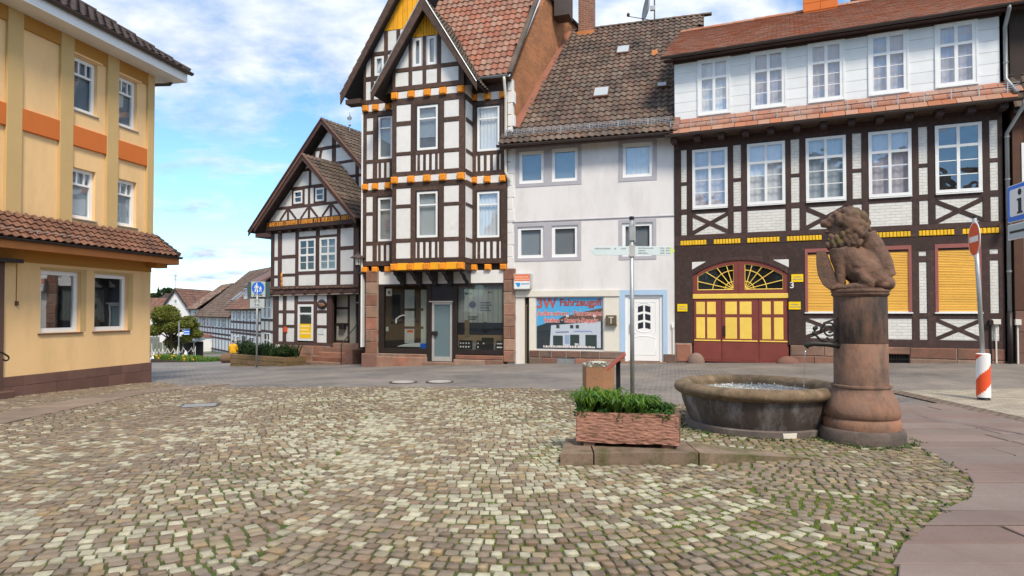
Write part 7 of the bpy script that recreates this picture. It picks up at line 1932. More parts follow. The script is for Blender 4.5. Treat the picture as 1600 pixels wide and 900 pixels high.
# ------------------------------------------------------------------ trees and beds
def leaf_cloud(name, lumps, n, size, m, parent, seed=1, shell=.55, flat=.0):
    rr = random.Random(seed); V, F = [], []
    tot = sum(l[3] * l[4] for l in lumps)
    for cx, cy, cz, rx, rz in lumps:
        k = int(n * rx * rz / tot)
        for _ in range(k):
            while True:
                a = Vector((rr.uniform(-1, 1), rr.uniform(-1, 1), rr.uniform(-1, 1)))
                if a.length <= 1 and a.length > .15: break
            a = a * (shell + (1 - shell) * rr.random()) / max(.4, a.length) ** .6 if rr.random() < .7 else a
            if a.length > 1.12: a *= 1.12 / a.length
            p = Vector((cx + a.x * rx, cy + a.y * rx, cz + a.z * rz))
            u = Vector((rr.gauss(0, 1), rr.gauss(0, 1), rr.gauss(0, .6))).normalized(); v = u.orthogonal().normalized()
            v = (v * math.cos(1.0) + u.cross(v) * rr.uniform(-1, 1)).normalized(); s_ = size * rr.uniform(.6, 1.3); i = len(V)
            V += [p - u * s_, p + v * s_ * .45, p + u * s_, p - v * s_ * .45 + u.cross(v) * s_ * .25]; F.append((i, i + 1, i + 2, i + 3))
    me = bpy.data.meshes.new(name); me.from_pydata([tuple(v) for v in V], [], F); me.materials.append(m)
    return link(name, me, parent)
def leafmat(name, c, isl=.4, hue=.02, tr=.35):
    m = M(name, c, .6, .25, 1.5, 0, isl=isl, hue=hue)
    N = m.node_tree.nodes; L = m.node_tree.links; b = N['Principled BSDF']; o = N['Material Output']
    tn = N.new('ShaderNodeBsdfTranslucent'); mx = N.new('ShaderNodeMixShader'); mx.inputs[0].default_value = tr
    L.new(b.inputs['Base Color'].links[0].from_socket, tn.inputs[0]); L.new(b.outputs[0], mx.inputs[1]); L.new(tn.outputs[0], mx.inputs[2]); L.new(mx.outputs[0], o.inputs['Surface'])
    return m
ML = leafmat('olive tree leaf', (.17, .19, .03)); MLD = leafmat('dark leaf', (.03, .055, .015)); MLB = leafmat('box leaf', (.025, .06, .012)); MLG = leafmat('bright blade', (.10, .21, .025), .35, .02)
MBK = M('bark', (.07, .05, .035), .9, .3, 8, .4)
def tree(name, label, px, Y, zb, H, lumps, n, size, m, seed, group=None):
    x = (px - 800) / 1000 * Y; r0 = empty(name, (x, Y, zb), 0, label, 'tree', group)
    b = MB(); b.tube([(0, 0, -.2), (.03, 0, H * .25), (0, .05, H * .5), (.05, 0, H * .8)], [H * .035, H * .028, H * .022, H * .008], 8)
    rr = random.Random(seed)
    for cx, cy, cz, rx, rz in lumps:
        s_ = rr.uniform(.25, .45) * H; b.tube([(0, 0, s_), (cx * .5, cy * .5, (s_ + cz) / 2 + .1), (cx, cy, cz)], [H * .016, H * .01, H * .004], 6)
    b.build('trunk', MBK, r0, smooth=True); leaf_cloud('crown', lumps, n, size, m, r0, seed); return r0
rr = random.Random(4); Y = 50.0; zb = G(gp_(270, Y)[0], Y)
lm = []
for _ in range(26):
    a = rr.uniform(0, 6.28); q = math.sqrt(rr.random()); lx, lz = 1.62 * q * math.cos(a), 1.35 * q * math.sin(a)
    lm.append((lx + .05, rr.uniform(-1.2, 1.2), 2.45 + lz, rr.uniform(.45, .8), rr.uniform(.35, .65)))
tree('street_tree', 'round green tree with yellowish leaves beyond the yellow corner', 269, Y, zb, 4.6, lm, 26000, .10, ML, 7)
for i, (px, yy, w_, h_) in enumerate(((247, 450, 3.5, 9), (258, 449, 5, 7), (240, 456, 5, 6), (265, 455, 4, 5))):
    zt = Zp(yy, 300); lumps = [(rr.uniform(-w_, w_) * .5, rr.uniform(-2, 2), h_ * rr.uniform(.35, .85), w_ * .5, h_ * .22) for _ in range(9)]
    if i == 0: lumps = [(0, 0, h_ * f, w_ * (1.05 - f) * .6, h_ * .1) for f in (.3, .45, .6, .75, .9, 1.0)]
    tree('hill_tree', ('slim dark conifer on the distant hill', 'broad tree beside the conifer on the distant hill', 'low tree leftmost on the distant hill', 'low tree before the distant hill house')[i], px, 300, zt - h_ * 1.05, h_, lumps, 1500, .5, MLD if i != 3 else MLD, i + 30, 'trees on the distant hill')

# raised planter in the street with its sign
p0 = on_ground(358, 572); p1 = on_ground(443, 572)
pl_ = House('sandstone_planter', (p0.x, p0.y + .1), (p1.x, p1.y + .1), 'long raised sandstone planter filled with dark green shrubs')
pl_.root['category'] = 'planter'
zg0 = min(p0.z, p1.z) - .1; ztp = Zp(553, p0.y)
M_PL = M('mossy planter block', (0.20, .125, .065), .9, .2, 3, .4, isl=.2, col3=(.11, .085, .035), s3=3, t3=.55)
h = pl_; MB().box(.12, h.L - .12, .12, 1.1, zg0, ztp - .08).build('soil', MT['soil'], h.root)
n = 3
for j in range(n):
    za, zb = zg0 + (ztp - zg0) * j / n, zg0 + (ztp - zg0) * (j + 1) / n; x = -.0; k = 0
    while x < h.L - .05:
        l = .55 + .25 * ((j + k) % 2); x2 = min(h.L, x + l)
        MB().slab([(x + .006, za + .006), (x2 - .006, za + .006), (x2 - .006, zb - .004), (x + .006, zb - .004)], -random.uniform(0, .012), .16, .015).build('block', M_PL, h.root); x = x2; k += 1
    MB().box(.0, .16, .165, 1.1, za + .004, zb - .004).build('block', M_PL, h.root); MB().box(h.L - .16, h.L, .165, 1.1, za + .004, zb - .004).build('block', M_PL, h.root)
rr = random.Random(9)
lumps = [(rr.uniform(.2, h.L - .2), rr.uniform(.25, .95), ztp + .05 + rr.uniform(0, .22) , rr.uniform(.16, .30), rr.uniform(.14, .26)) for _ in range(34)]
leaf_cloud('shrub_foliage', lumps, 6500, .05, MLB, h.root, 5)
pts = [(h.L * (i + .5) / 60, rr.uniform(.25, .9), ztp - .05) for i in range(60)]
blades('shoots', pts, MLB, .30, .60, .018, 9, .10, .9, 5, h.root)
b = link('round_stone', MB().ball((0, 0, 0), (.42, .4, .30), 16, 10).mesh('round_stone', M('round brown stone', (.16, .10, .06), .9, .2, 4, .4), True)); q = on_ground(350, 567); b.location = (q.x, q.y + .4, q.z + .22); tag(b, 'rounded brown boulder at the planter end under the yellow jacket', 'boulder')
leaf = empty('dark_bush', (on_ground(362, 566).x, on_ground(362, 566).y + 1.2, on_ground(362, 566).z), 0, 'dark leafy bush at the left end of the sandstone planter', 'bush')
MB().tube([(0, 0, -.1), (.02, 0, .6)], .03, 6).build('stem', MBK, leaf); leaf_cloud('foliage', [(rr.uniform(-.4, .4), rr.uniform(-.3, .3), rr.uniform(.35, .95), .3, .26) for _ in range(10)], 2200, .05, MLD, leaf, 3)

# flower bed and market things by the tree
Y = 44; q0, q1 = on_ground(238, 566), on_ground(330, 565)
fb = empty('flower_bed', ((q0.x + q1.x) / 2, (q0.y + q1.y) / 2, (q0.z + q1.z) / 2), math.atan2(q1.y - q0.y, q1.x - q0.x), 'low bed of yellow flowers and grass below the green tree', 'flower bed'); Lb = (q1 - q0).length / 2
MB().box(-Lb, Lb, -.1, 1.2, -.3, .06).build('soil', MT['soil'], fb)
pts = [(rr.uniform(-Lb, Lb), rr.uniform(-.05, 1.1), .05) for _ in range(260)]
blades('leaves', pts, MLG, .12, .36, .018, 7, .14, .7, 6, fb)
MFY = M('yellow flowers', (.75, .42, .02), .7, .2, 9, 0)
fl = MB()
for _ in range(70): x = rr.uniform(-Lb, Lb * .6); fl.ball((x, rr.uniform(-.05, .9), rr.uniform(.12, .32)), rr.uniform(.035, .07), 5, 4)
fl.build('blossoms', MFY, fb)['kind'] = 'stuff'
pav = empty('market_pavilion', (*gp_(291, 52), G(*gp_(291, 52))), 0, 'flat grey canopy on posts behind the rope fence', 'pavilion')
MB().hull8([(-1.0, -.6, 1.30), (1.0, -.6, 1.30), (1.0, 1.2, 1.42), (-1.0, 1.2, 1.42), (-1.0, -.6, 1.42), (1.0, -.6, 1.42), (.9, 1.0, 1.75), (-.8, 1.0, 1.75)]).build('canopy', MT['galv'], pav)
for sx in (-.9, 0, .9): MB().tube([(sx, -.5, -.2), (sx, -.5, 1.3)], .04, 6).build('post', MT['cream'], pav)
MB().box(-.95, .95, .9, 1.0, -.2, 1.3).build('back_wall', MT['brownblack'], pav)
fence_x = [238, 243, 249, 255, 262, 272, 279, 287, 300, 306]
for i, px in enumerate(fence_x):
    x, y = gp_(px, 47); z = G(x, y)
    if i == 0:
        rf = empty('rope_fence', (x, y, z), 0, 'white posts with sagging ropes below the green tree', 'fence'); X0, Y0_, Z0 = x, y, z
    hgt = 1.25 if i < 5 else .95
    MB().tube([(x - X0, 0, z - Z0 - .2), (x - X0, 0, z - Z0 + hgt)], .018 if i != 6 else .05, 6).build('post', MT['zincd'] if i % 3 else MT['cream'], rf)
    if i:
        dx0 = gp_(fence_x[i - 1], 47)[0] - X0; dx1 = x - X0
        MB().tube([(dx0 + (dx1 - dx0) * f, 0, z - Z0 + .85 - .35 * math.sin(math.pi * f)) for f in (0, .2, .4, .6, .8, 1)], .018, 5).build('rope', MT['cream'], rf)
for i, (px, lab) in enumerate(((242, 'white draped market stand left of the rope fence'), (273, 'small white draped stand behind the middle of the rope fence'), (291, 'white draped stand under the grey canopy'))):
    x, y = gp_(px, 48); b = MB(); b.lathe([(.50, -.1), (.46, .15), (.33, .4), (.22, .62), (.12, .85), (.04, 1.0)], 14, jit=.16); o = b.build('draped_stand', MT['plaster'], None, smooth=True); o.location = (x, y, G(x, y)); o.scale = (.55, .55, .65 if i != 1 else .5); tag(o, lab, 'stand')
# blue street banner hanging by the tree
x, y = gp_(292, 46); sb = empty('blue_hanging_sign', (x, y, G(x, y)), 0, 'small blue and white hanging sign beside the tree', 'sign')
MB().tube([(-.55, 0, -.2), (-.55, 0, 2.75)], .04, 6).build('post', MT['galv'], sb); z0 = Zp(523, 46) - G(x, y); MB().box(-.2, .22, -.03, .03, z0, z0 + .34).build('board', MT['signblue'], sb); MB().box(-.19, .21, -.034, -.03, z0 + .02, z0 + .08).box(-.19, .21, -.034, -.03, z0 + .20, z0 + .25).build('lettering', MT['flagwhite'], sb); MB().tube([(-.55, 0, z0 + .4), (.25, 0, z0 + .4)], .02, 6).build('arm', MT['galv'], sb)

# ------------------------------------------------------------------ unseen houses added behind the viewer for the windows to reflect
for i, (x0, x1, y0, hz, rz_, wm, tl, lab) in enumerate(((-24, -9.5, -9, 7.2, 11.5, 'cream', 'tile_b', 'added unseen cream rendered house across the square, facing the yellow corner house'), (-9.2, 3.5, -11, 8.2, 13.4, 'brownsand', 'tile_d', 'added unseen brown stone house across the square, facing the shop'), (3.8, 16, -12, 6.8, 11.0, 'oxlight', 'tile_y', 'added unseen rose painted house across the square, facing the gate house'))):
    h = House('added_opposite_house', (x1, y0), (x0, y0), lab)
    L_ = h.L; hs = [(L_ * (k + .25) / 5, L_ * (k + .25) / 5 + 1.1, z, z + 1.5) for k in range(5) for z in (.9, 4.0)]
    wall_holes(h, MT[wm], 0, L_, -.3, hz, hs); MB().box(.01, L_ - .01, .2, 7, -.3, hz).build('inner_wall', MT['room'], h.root)
    for q in hs: window(h, *q, .05, MT['wpaint'], GL['new'], vm=[(.5, .08)], hm=[(.65, .06)], back='curtain')
    MB().hull8([(-.3, -.5, hz - .3), (L_ + .3, -.5, hz - .3), (L_ + .3, 7.5, hz - .3), (-.3, 7.5, hz - .3), (-.3, 3.4, rz_), (L_ + .3, 3.4, rz_), (L_ + .3, 3.6, rz_), (-.3, 3.6, rz_)]).build('roof', MT[tl], h.root)
# ------------------------------------------------------------------ fountain
FX, FY = 3.40, 8.95; CX, CY = 4.35, 8.0
M_BASIN = M('grey wet sandstone', (0.105, 0.085, 0.078), .7, .25, 5, .5, 30, col3=(.25, .24, .26), s3=5, t3=.60, w3=.12, col2=(.065, .05, .046), s2=2.4, t2=.5, bdist=.006, stretch=(1, 1, .3))
M_RIM = M('mossy brown rim stone', (0.195, .130, .080), .9, .3, 5, .4, 40, col3=(.10, .078, .045), s3=7, t3=.54, w3=.14, col2=(.23, .165, .11), s2=2.5, t2=.55, bdist=.015)
M_COL = M('red sandstone column', (0.335, .158, .092), .85, .2, 4, .4, 30, col3=(.10, .065, .052), s3=2.6, t3=.56, w3=.10, col2=(.22, .135, .10), s2=1.4, t2=.5, stretch=(1, 1, .55), bdist=.01)
M_SHAFT = M('stained sandstone shaft', (0.27, .145, .10), .85, .2, 4, .4, 30, col3=(.045, .036, .033), s3=2.0, t3=.47, w3=.12, stretch=(1.3, 1.3, .35), bdist=.01)
M_LION = M('brown sandstone lion', (0.185, .105, .075), .9, .25, 7, .6, 26, col3=(.085, .06, .048), s3=4, t3=.56, w3=.12, bdist=.012)
ft = empty('fountain_basin', (FX, FY, 0), 0, 'round grey stone fountain basin with thick mossy rim and water with painted glints', 'fountain')
b = MB(); b.lathe([(.93, -.1), (.94, .0), (.95, .09), (.92, .10)], 72); shade_auto(b.build('foot', M('foot stone', (.15, .125, .115), .85, .25, 5, .5, 30, col3=(.30, .27, .23), s3=3, t3=.64), ft))
b = MB(); b.lathe([(.88, .08), (.90, .12), (.945, .22), (.985, .34), (1.01, .44), (1.015, .50)], 72, cap=False); b.build('bowl', M_BASIN, ft, smooth=True)
prof = [(.985 + .115 * math.cos(R(a)) * (1.05 if a < 200 else 1), .545 + .085 * math.sin(R(a))) for a in range(-90, 200, 18)] + [(.85, .45), (.80, .30), (.6, .2), (0.01, .18)]
b = MB(); b.lathe(prof, 72, cap=False, jit=.002); b.build('rim', M_RIM, ft, smooth=True)
wm_ = M('water with painted glints', (.30, .31, .29), .06, .1, 30, .5, 40, spec=1.0, bdist=.04, col3=(.75, .77, .76), s3=22, t3=.53, w3=.05, stretch=(1, 1, 1))  # pale speckles painted for bright sky glinting on the water
V, F = [(0, 0, .50)], []; nr, na = 16, 64; rr = random.Random(2)
for i in range(1, nr + 1):
    for k in range(na):
        a = 6.2832 * k / na; q = .862 * i / nr; V.append((q * math.cos(a), q * math.sin(a), .50 + rr.uniform(-.006, .016) * (1 if i < nr else 0)))
for k in range(na): F.append((0, 1 + k, 1 + (k + 1) % na))
for i in range(nr - 1):
    for k in range(na): a, c = 1 + i * na + k, 1 + i * na + (k + 1) % na; F.append((a, a + na, c + na, c))
me = bpy.data.meshes.new('water'); me.from_pydata(V, [], F); me.materials.append(wm_); me.polygons.foreach_set('use_smooth', [True] * len(F)); link('water', me, ft)
sp_ = MB()
for _ in range(120):
    a = rr.uniform(0, 6.283); q = .82 * math.sqrt(rr.random()); s_ = rr.uniform(.004, .012); sp_.ball((q * math.cos(a), q * math.sin(a), .505 + rr.uniform(0, .03)), (s_, s_, s_ * rr.uniform(.8, 1.5)), 5, 4)
o = sp_.build('splash', M('water drops', (.80, .81, .80), .1, 0, 3, 0, spec=.6), ft); o['kind'] = 'stuff'
MB().slab([(-.02, .015), (.14, .02), (.15, .085), (-.03, .08)], -.955, -.93, .004).build('plaque', MT['cream'], ft)

fc = empty('fountain_column', (CX, CY, 0), 0, 'round red sandstone fountain column with bulging base and iron spout', 'column')
def part_l(nm, prof, m, n=64): b = MB(); b.lathe(prof, n); return shade_auto(b.build(nm, m, fc), 40)
part_l('plinth_ring', [(.47, -.1), (.485, .0), (.485, .13), (.465, .165), (.44, .17)], M('plinth ring stone', (.13, .10, .088), .85, .25, 5, .5, 30, col3=(.07, .06, .05), s3=3, t3=.56))
part_l('base_roll', [(.40, .165), (.43, .17), (.437, .22), (.425, .27), (.405, .30)], M_COL)
part_l('base_bell', [(.40, .295), (.425, .32), (.432, .38), (.42, .45), (.385, .53), (.350, .60), (.330, .645), (.328, .66), (.340, .672), (.340, .695), (.31, .70)], M_COL)
part_l('lower_drum', [(.305, .69), (.303, 1.20), (.298, 1.208)], M_COL); part_l('upper_drum', [(.297, 1.210), (.303, 1.218), (.300, 1.78), (.295, 1.79)], M_SHAFT)
part_l('capital_ring', [(.295, 1.785), (.318, 1.80), (.325, 1.82), (.315, 1.835), (.33, 1.845), (.33, 1.865), (.30, 1.872)], M_LION)
# iron spout with scrollwork, to the left
pts = [(-.28, -.05, 1.175), (-.42, -.02, 1.195), (-.58, .02, 1.20), (-.64, .04, 1.185), (-.66, .05, 1.155)]
MB().tube(pts, [.034, .032, .032, .034, .036], 10).build('spout', MT['iron'], fc, smooth=True)
sc = MB(); sp1 = []
for k in range(40): a = R(200 - k * 17); q = .105 * (1 - k / 52); sp1.append((-.40 + q * math.cos(a), -.02, 1.37 + q * math.sin(a)))
sc.tube(sp1, .013, 6); sc.tube([(-.29, -.03, 1.53), (-.35, -.025, 1.50), (-.46, -.02, 1.46), (-.505, -.02, 1.37)], .013, 6); sc.tube([(-.30, -.03, 1.21), (-.40, -.02, 1.225), (-.50, .0, 1.25), (-.555, .01, 1.31), (-.56, .02, 1.38)], .014, 6); sc.tube([(-.43, -.02, 1.28), (-.37, -.02, 1.23), (-.29, -.03, 1.25)], .012, 6)
for x, z in ((-.57, 1.39), (-.545, 1.40), (-.58, 1.33), (-.47, 1.24)): sc.ball((x, .01, z), (.022, .015, .03), 8, 6)
sc.build('scrollwork', MT['iron'], fc, smooth=True)
st = MB(); st.tube([(-.665, .05, 1.15), (-.672, .052, 1.0), (-.68, .055, .8), (-.69, .06, .52)], [.010, .008, .007, .006], 6)
st.build('water_stream', glass('falling water', (.95, .97, .98), .25, .1, .3), fc, smooth=True)

# ------------------------------------------------------------------ lion statue
def remesh_blob(name, prims, vox, m, parent, smooth_it=6, disp=.0):
    b = MB()
    for p in prims: p(b)
    me = b.mesh(name, m); o = bpy.data.objects.new(name, me)
    md = o.modifiers.new('r', 'REMESH'); md.mode = 'VOXEL'; md.voxel_size = vox
    ms = o.modifiers.new('s', 'SMOOTH'); ms.factor = .5; ms.iterations = smooth_it
    me2 = baked(o)
    me2.materials.clear(); me2.materials.append(m)
    if disp:
        n_ = len(me2.vertices); co = np.empty(n_ * 3); nr_ = np.empty(n_ * 3)
        me2.vertices.foreach_get('co', co); me2.vertex_normals.foreach_get('vector', nr_)
        k = np.array([mnoise.noise(Vector(c) * 14) * .6 + mnoise.noise(Vector(c) * 34) * .4 for c in co.reshape(-1, 3)])
        me2.vertices.foreach_set('co', co + nr_ * np.repeat(k, 3) * disp)
    me2.polygons.foreach_set('use_smooth', [True] * len(me2.polygons))
    return link(name, me2, parent)
def ell(c, r, rot=0.0, tilt=0.0):
    """ellipsoid rotated in the x-z plane"""
    def f(b):
        t = MB(); t.ball((0, 0, 0), r, 16, 11); ca, sa = math.cos(rot), math.sin(rot); ct, st_ = math.cos(tilt), math.sin(tilt)
        vs = []
        for x, y, z in t.v:
            y, z = y * ct - z * st_, y * st_ + z * ct
            vs.append((c[0] + x * ca - z * sa, c[1] + y, c[2] + x * sa + z * ca))
        b.add(vs, t.f)
    return f
def cap(pts, rads):
    return lambda b: b.tube(pts, rads, 14)
zx = lambda a: (a - 465) * .00142
zz_ = lambda a: (800 - a) * .00142
lion = empty('lion_statue', (CX, CY, 1.868), R(-28.5), 'weathered brown sandstone lion sitting with a shield on the column', 'statue')
rr = random.Random(12)
P = []
# trunk: chest to rump
P += [cap([(zx(300), 0, zz_(400)), (zx(380), 0, zz_(480)), (zx(470), 0, zz_(600)), (zx(545), 0, zz_(690))], [.155, .195, .225, .20]), ell((zx(330), 0, zz_(450)), (.13, .16, .17)), ell((zx(590), 0, zz_(700)), (.16, .20, .16)), ell((zx(560), 0, zz_(560)), (.12, .17, .26), R(28))]
# back line down to the rump, tail root hanging over the edge
P += [cap([(zx(500), 0, zz_(330)), (zx(570), 0, zz_(440)), (zx(640), .0, zz_(580)), (zx(672), 0, zz_(690))], [.15, .14, .125, .105]), ell((zx(690), -.03, zz_(745)), (.065, .11, .085)), ell((zx(640), 0, zz_(760)), (.11, .17, .07))]
for sy in (-1, 1):
    P += [ell((zx(520), sy * .155, zz_(640)), (.155, .085, .165), R(20)), ell((zx(455), sy * .17, zz_(585)), (.085, .06, .055), R(-25)), cap([(zx(470), sy * .18, zz_(640)), (zx(500), sy * .20, zz_(710)), (zx(560), sy * .19, zz_(760))], [.075, .07, .06])]
    P += [cap([(zx(570), sy * .19, zz_(770)), (zx(480), sy * .20, zz_(772)), (zx(400), sy * .205, zz_(772))], [.05, .045, .05]), ell((zx(385), sy * .205, zz_(775)), (.07, .06, .040))]
    for k in range(3): P.append(ell((zx(352), sy * .205 + (k - 1) * .035, zz_(782)), (.035, .018, .025)))
    # fore legs
    P += [cap([(zx(300), sy * .11, zz_(440)), (zx(296), sy * .125, zz_(520)), (zx(312), sy * .13, zz_(620)), (zx(318), sy * .13, zz_(740))], [.105, .088, .062, .055]), ell((zx(345), sy * .15, zz_(490)), (.055, .045, .06)), ell((zx(300), sy * .135, zz_(772)), (.075, .062, .045))]
    for k in range(3): P.append(ell((zx(258), sy * .135 + (k - 1) * .036, zz_(782)), (.034, .019, .028)))
body = remesh_blob('body', P, .013, M_LION, lion, 5, .006)
# head: turned a little away, open jaw
P = [ell((zx(300), .02, zz_(190)), (.13, .125, .13)), ell((zx(216), .0, zz_(196)), (.092, .078, .058), R(-12)), ell((zx(180), .0, zz_(205)), (.034, .05, .036)), ell((zx(226), .0, zz_(276)), (.075, .06, .028), R(-20)), ell((zx(240), -.05, zz_(160)), (.05, .035, .03), R(30)), ell((zx(240), .09, zz_(160)), (.05, .035, .03), R(30)), ell((zx(258), .02, zz_(140)), (.07, .09, .045), R(35)), ell((zx(232), -.045, zz_(214)), (.05, .035, .04)), ell((zx(232), .085, zz_(214)), (.05, .035, .04)), ell((zx(285), -.085, zz_(120)), (.04, .025, .045), R(20)), ell((zx(285), .125, zz_(120)), (.04, .025, .045), R(20)), cap([(zx(320), .01, zz_(230)), (zx(350), 0, zz_(380))], [.13, .16])]
remesh_blob('head', P, .010, M_LION, lion, 3, .004)
# mane: rows of thick rolled locks
P = [ell((zx(405), 0, zz_(230)), (.165, .160, .205), R(8)), ell((zx(385), 0, zz_(335)), (.17, .155, .13))]
def lock(th, ph, r_, l):
    # direction on the mane ellipsoid
    d = Vector((math.cos(ph) * math.cos(th), math.sin(th) * -1, math.sin(ph) * math.cos(th)))
    c = Vector((zx(395), 0, zz_(245))) + Vector((d.x * .185, d.y * .175, d.z * .225))
    if c.x < zx(285) and c.z < zz_(130): return
    P.append(ell(c, (r_, r_ * .9, r_ * l), rr.uniform(-.6, .6) + R(20), rr.uniform(-.4, .4)))
for th in (-78, -52, -26, 0, 26, 52, 78):
    for ph in range(-100, 140, 26):
        lock(R(th + rr.uniform(-7, 7)), R(ph + rr.uniform(-7, 7) + (12 if th in (-52, 0, 52) else 0)), rr.uniform(.042, .058), rr.uniform(1.0, 1.5))
for row, (zy, x0, x1, yy, n_) in enumerate(((330, 250, 545, .17, 7), (375, 235, 520, .165, 6), (405, 225, 470, .15, 5))):
    for sy in (-1, 1):
        for k in range(n_):
            f = (k + .5 * (row % 2)) / (n_ - .5); P.append(ell((zx(x0 + (x1 - x0) * f), sy * yy * (1 - .25 * abs(2 * f - 1) ** 2), zz_(zy + 14 * math.sin(k * 2.1))), (.034, .034, .056), R(28 - 50 * f), rr.uniform(-.3, .3)))
mane = remesh_blob('mane', P, .010, M('mossy sandstone mane', (0.165, .098, .068), .9, .25, 7, .6, 26, col3=(.13, .115, .02), s3=5, t3=.62, w3=.06, col2=(.08, .058, .045), s2=4, t2=.52, bdist=.012), lion, 1, .004)
# shield standing in front of the paws
S = [(140, 450), (206, 448), (236, 540), (272, 640), (305, 765), (250, 797), (190, 745), (152, 660), (140, 560)]
sh = MB(); n = len(S); vs = []
for yy, k in ((-.17, 1.0), (-.10, 1.02), (.05, 1.0), (.20, .96)):
    bow = -.03 * math.cos(yy / .2 * 1.4)
    vs += [(zx(a) * 1.0 + bow, yy, zz_(c)) for a, c in S]
fs = [tuple(range(n))] + [tuple(reversed(range(3 * n, 4 * n)))]
for j in range(3):
    for i in range(n): fs.append((j * n + i, (j + 1) * n + i, (j + 1) * n + (i + 1) % n, j * n + (i + 1) % n))
sh.add(vs, fs); shade_auto(sh.build('shield', M_LION, lion), 30)
part = MB(); part.lathe([(.29, -.004), (.29, .018), (.27, .022)], 40); part.build('base_slab', M_LION, lion)

# ------------------------------------------------------------------ kerb, trough, stone post, info board
kb = empty('stone_kerb', (.50, 6.66, 0), 0, 'low sandstone kerb under the trough, tapering to the right', 'kerb')
M_KERB = M('mossy kerb stone', (0.215, .152, .115), .9, .2, 4, .4, 40, isl=.15, col3=(.07, .075, .02), s3=3.0, t3=.55, w3=.10)
def kst(P, z0, z1): # four ground corners, heights per corner
    P = [Vector(q) for q in P]
    MB().hull8([(q.x - .50, q.y - 6.66, -.06) for q in P] + [(q.x - .50, q.y - 6.66, z) for q, z in zip(P, z1)]).build('kerb_stone', M_KERB, kb)
kst([(.50, 6.66), (.84, 6.66), (.88, 7.42), (.62, 7.44)], 0, [.13] * 4); kst([(.855, 6.66), (1.94, 6.70), (1.96, 7.32), (.895, 7.40)], 0, [.132, .132, .13, .13]); kst([(1.955, 6.70), (3.2, 6.90), (3.0, 7.12), (1.975, 7.32)], 0, [.128, .03, .03, .128])
rz = math.atan2(6.86 - 7.06, 1.78 - .70)
tr = empty('stone_trough', (.70, 7.04, .13), rz, 'red sandstone flower trough with chiselled face on the kerb', 'trough')
LT, DT, HT, zf = 1.10, .44, .33, .045
for x in (.08, .92):
    MB().slab([(x, -.005), (x + .12, -.005), (x + .12, zf), (x, zf)], .03, .40, .006).build('foot_block', MT['redsand'], tr)
nx, nz = 120, 40; V, F = [], []
M_TR = M('chiselled red sandstone', (0.36, .185, .135), .9, .18, 6, .3, 50, col3=(.22, .12, .085), s3=4, t3=.6)
for j in range(nz + 1):
    for i in range(nx + 1):
        x, z = LT * i / nx, zf + HT * j / nz
        q = mnoise.noise(Vector((x * 11 + z * 5, z * 62, 2))); q2 = mnoise.noise(Vector((x * 26, z * 90, 8)))
        y = -.012 + .010 * q + .007 * q2 + .05 * max(0, .25 - j / nz) 
        if i in (0, nx): y = max(y, .0)
        V.append((x + .004 * q2, y, z + (.01 * mnoise.noise(Vector((x * 4, 0, 0))) if j in (0, nz) else 0)))
for j in range(nz):
    for i in range(nx): a = j * (nx + 1) + i; F.append((a, a + 1, a + nx + 2, a + nx + 1))
me = bpy.data.meshes.new('front_face'); me.from_pydata(V, [], F); me.materials.append(M_TR); me.polygons.foreach_set('use_smooth', [True] * len(F)); link('front_face', me, tr)
b = MB(); t = .055; b.box(.004, LT - .004, .015, t, zf + .01, zf + HT - .008).box(.004, LT - .004, DT - t, DT, zf, zf + HT - .004).box(.004, t, t, DT - t, zf, zf + HT - .004).box(t, LT - t, t, DT - t, zf, zf + .06)
b.build('trough_body', M_TR, tr)
b = MB(); b.slab([(.0, zf + .06), (.12, zf), (.2, zf), (DT - .02, zf + .02), (DT, zf + .12), (DT, zf + HT), (-.01, zf + HT), (-.014, zf + .2)], 0, .055); 
for i, v in enumerate(b.v): b.v[i] = (LT - .055 + v[1] + .01, v[0], v[2])
b.build('end_slab', MT['brownsand'], tr); MB().box(t, LT - t, t, DT - t, zf + .06, zf + HT - .04).build('soil', MT['soil'], tr)
pf = empty('trough_plants', tr.matrix_basis.translation + Vector((0, 0, 0)), rz, 'lush bright green strap-leaved plants growing in the stone trough', 'plants'); pf.location = (.70, 7.04, .13 + zf + HT - .05)
rr = random.Random(6)
MT2 = leafmat('dark trough leaf', (.045, .12, .02))
for k in range(34):
    x, y = rr.uniform(.03, LT - .10), rr.uniform(.09, DT - .06); tall = x < .84
    hh = (.14 + .11 * rr.random() * (.6 + .4 * math.sin(x * 6))) if tall else .10
    blades('leaf_rosette', [(x, y, 0)], MLG if (tall and rr.random() < .75) else MT2, hh * .7, hh * 1.35, .011, 46, .05, 1.25, 40 + k, pf)
leaf_cloud('ground_leaves', [(rr.uniform(.0, LT - .05), rr.uniform(-.0, DT), rr.uniform(.0, .07), .08, .05) for _ in range(30)], 1800, .022, leafmat('small trough leaf', (.05, .125, .02)), pf, 3)
p = on_ground(937, 621); sp0 = empty('stone_post', (p.x, p.y + .2, p.z), R(4), 'square red sandstone post with pale lichen tufts on top', 'post')
b = MB(); wv = .265; HH = .60
b.hull8([(-wv, -.2, -.05), (wv, -.2, -.05), (wv, .2, -.05), (-wv, .2, -.05), (-wv, -.2, HH - .03), (wv, -.2, HH - .03), (wv, .2, HH - .03), (-wv, .2, HH - .03)]).build('shaft', M('orange sandstone', (.36, .185, .10), .9, .2, 4, .4, 30, col3=(.12, .085, .06), s3=4, t3=.62), sp0)
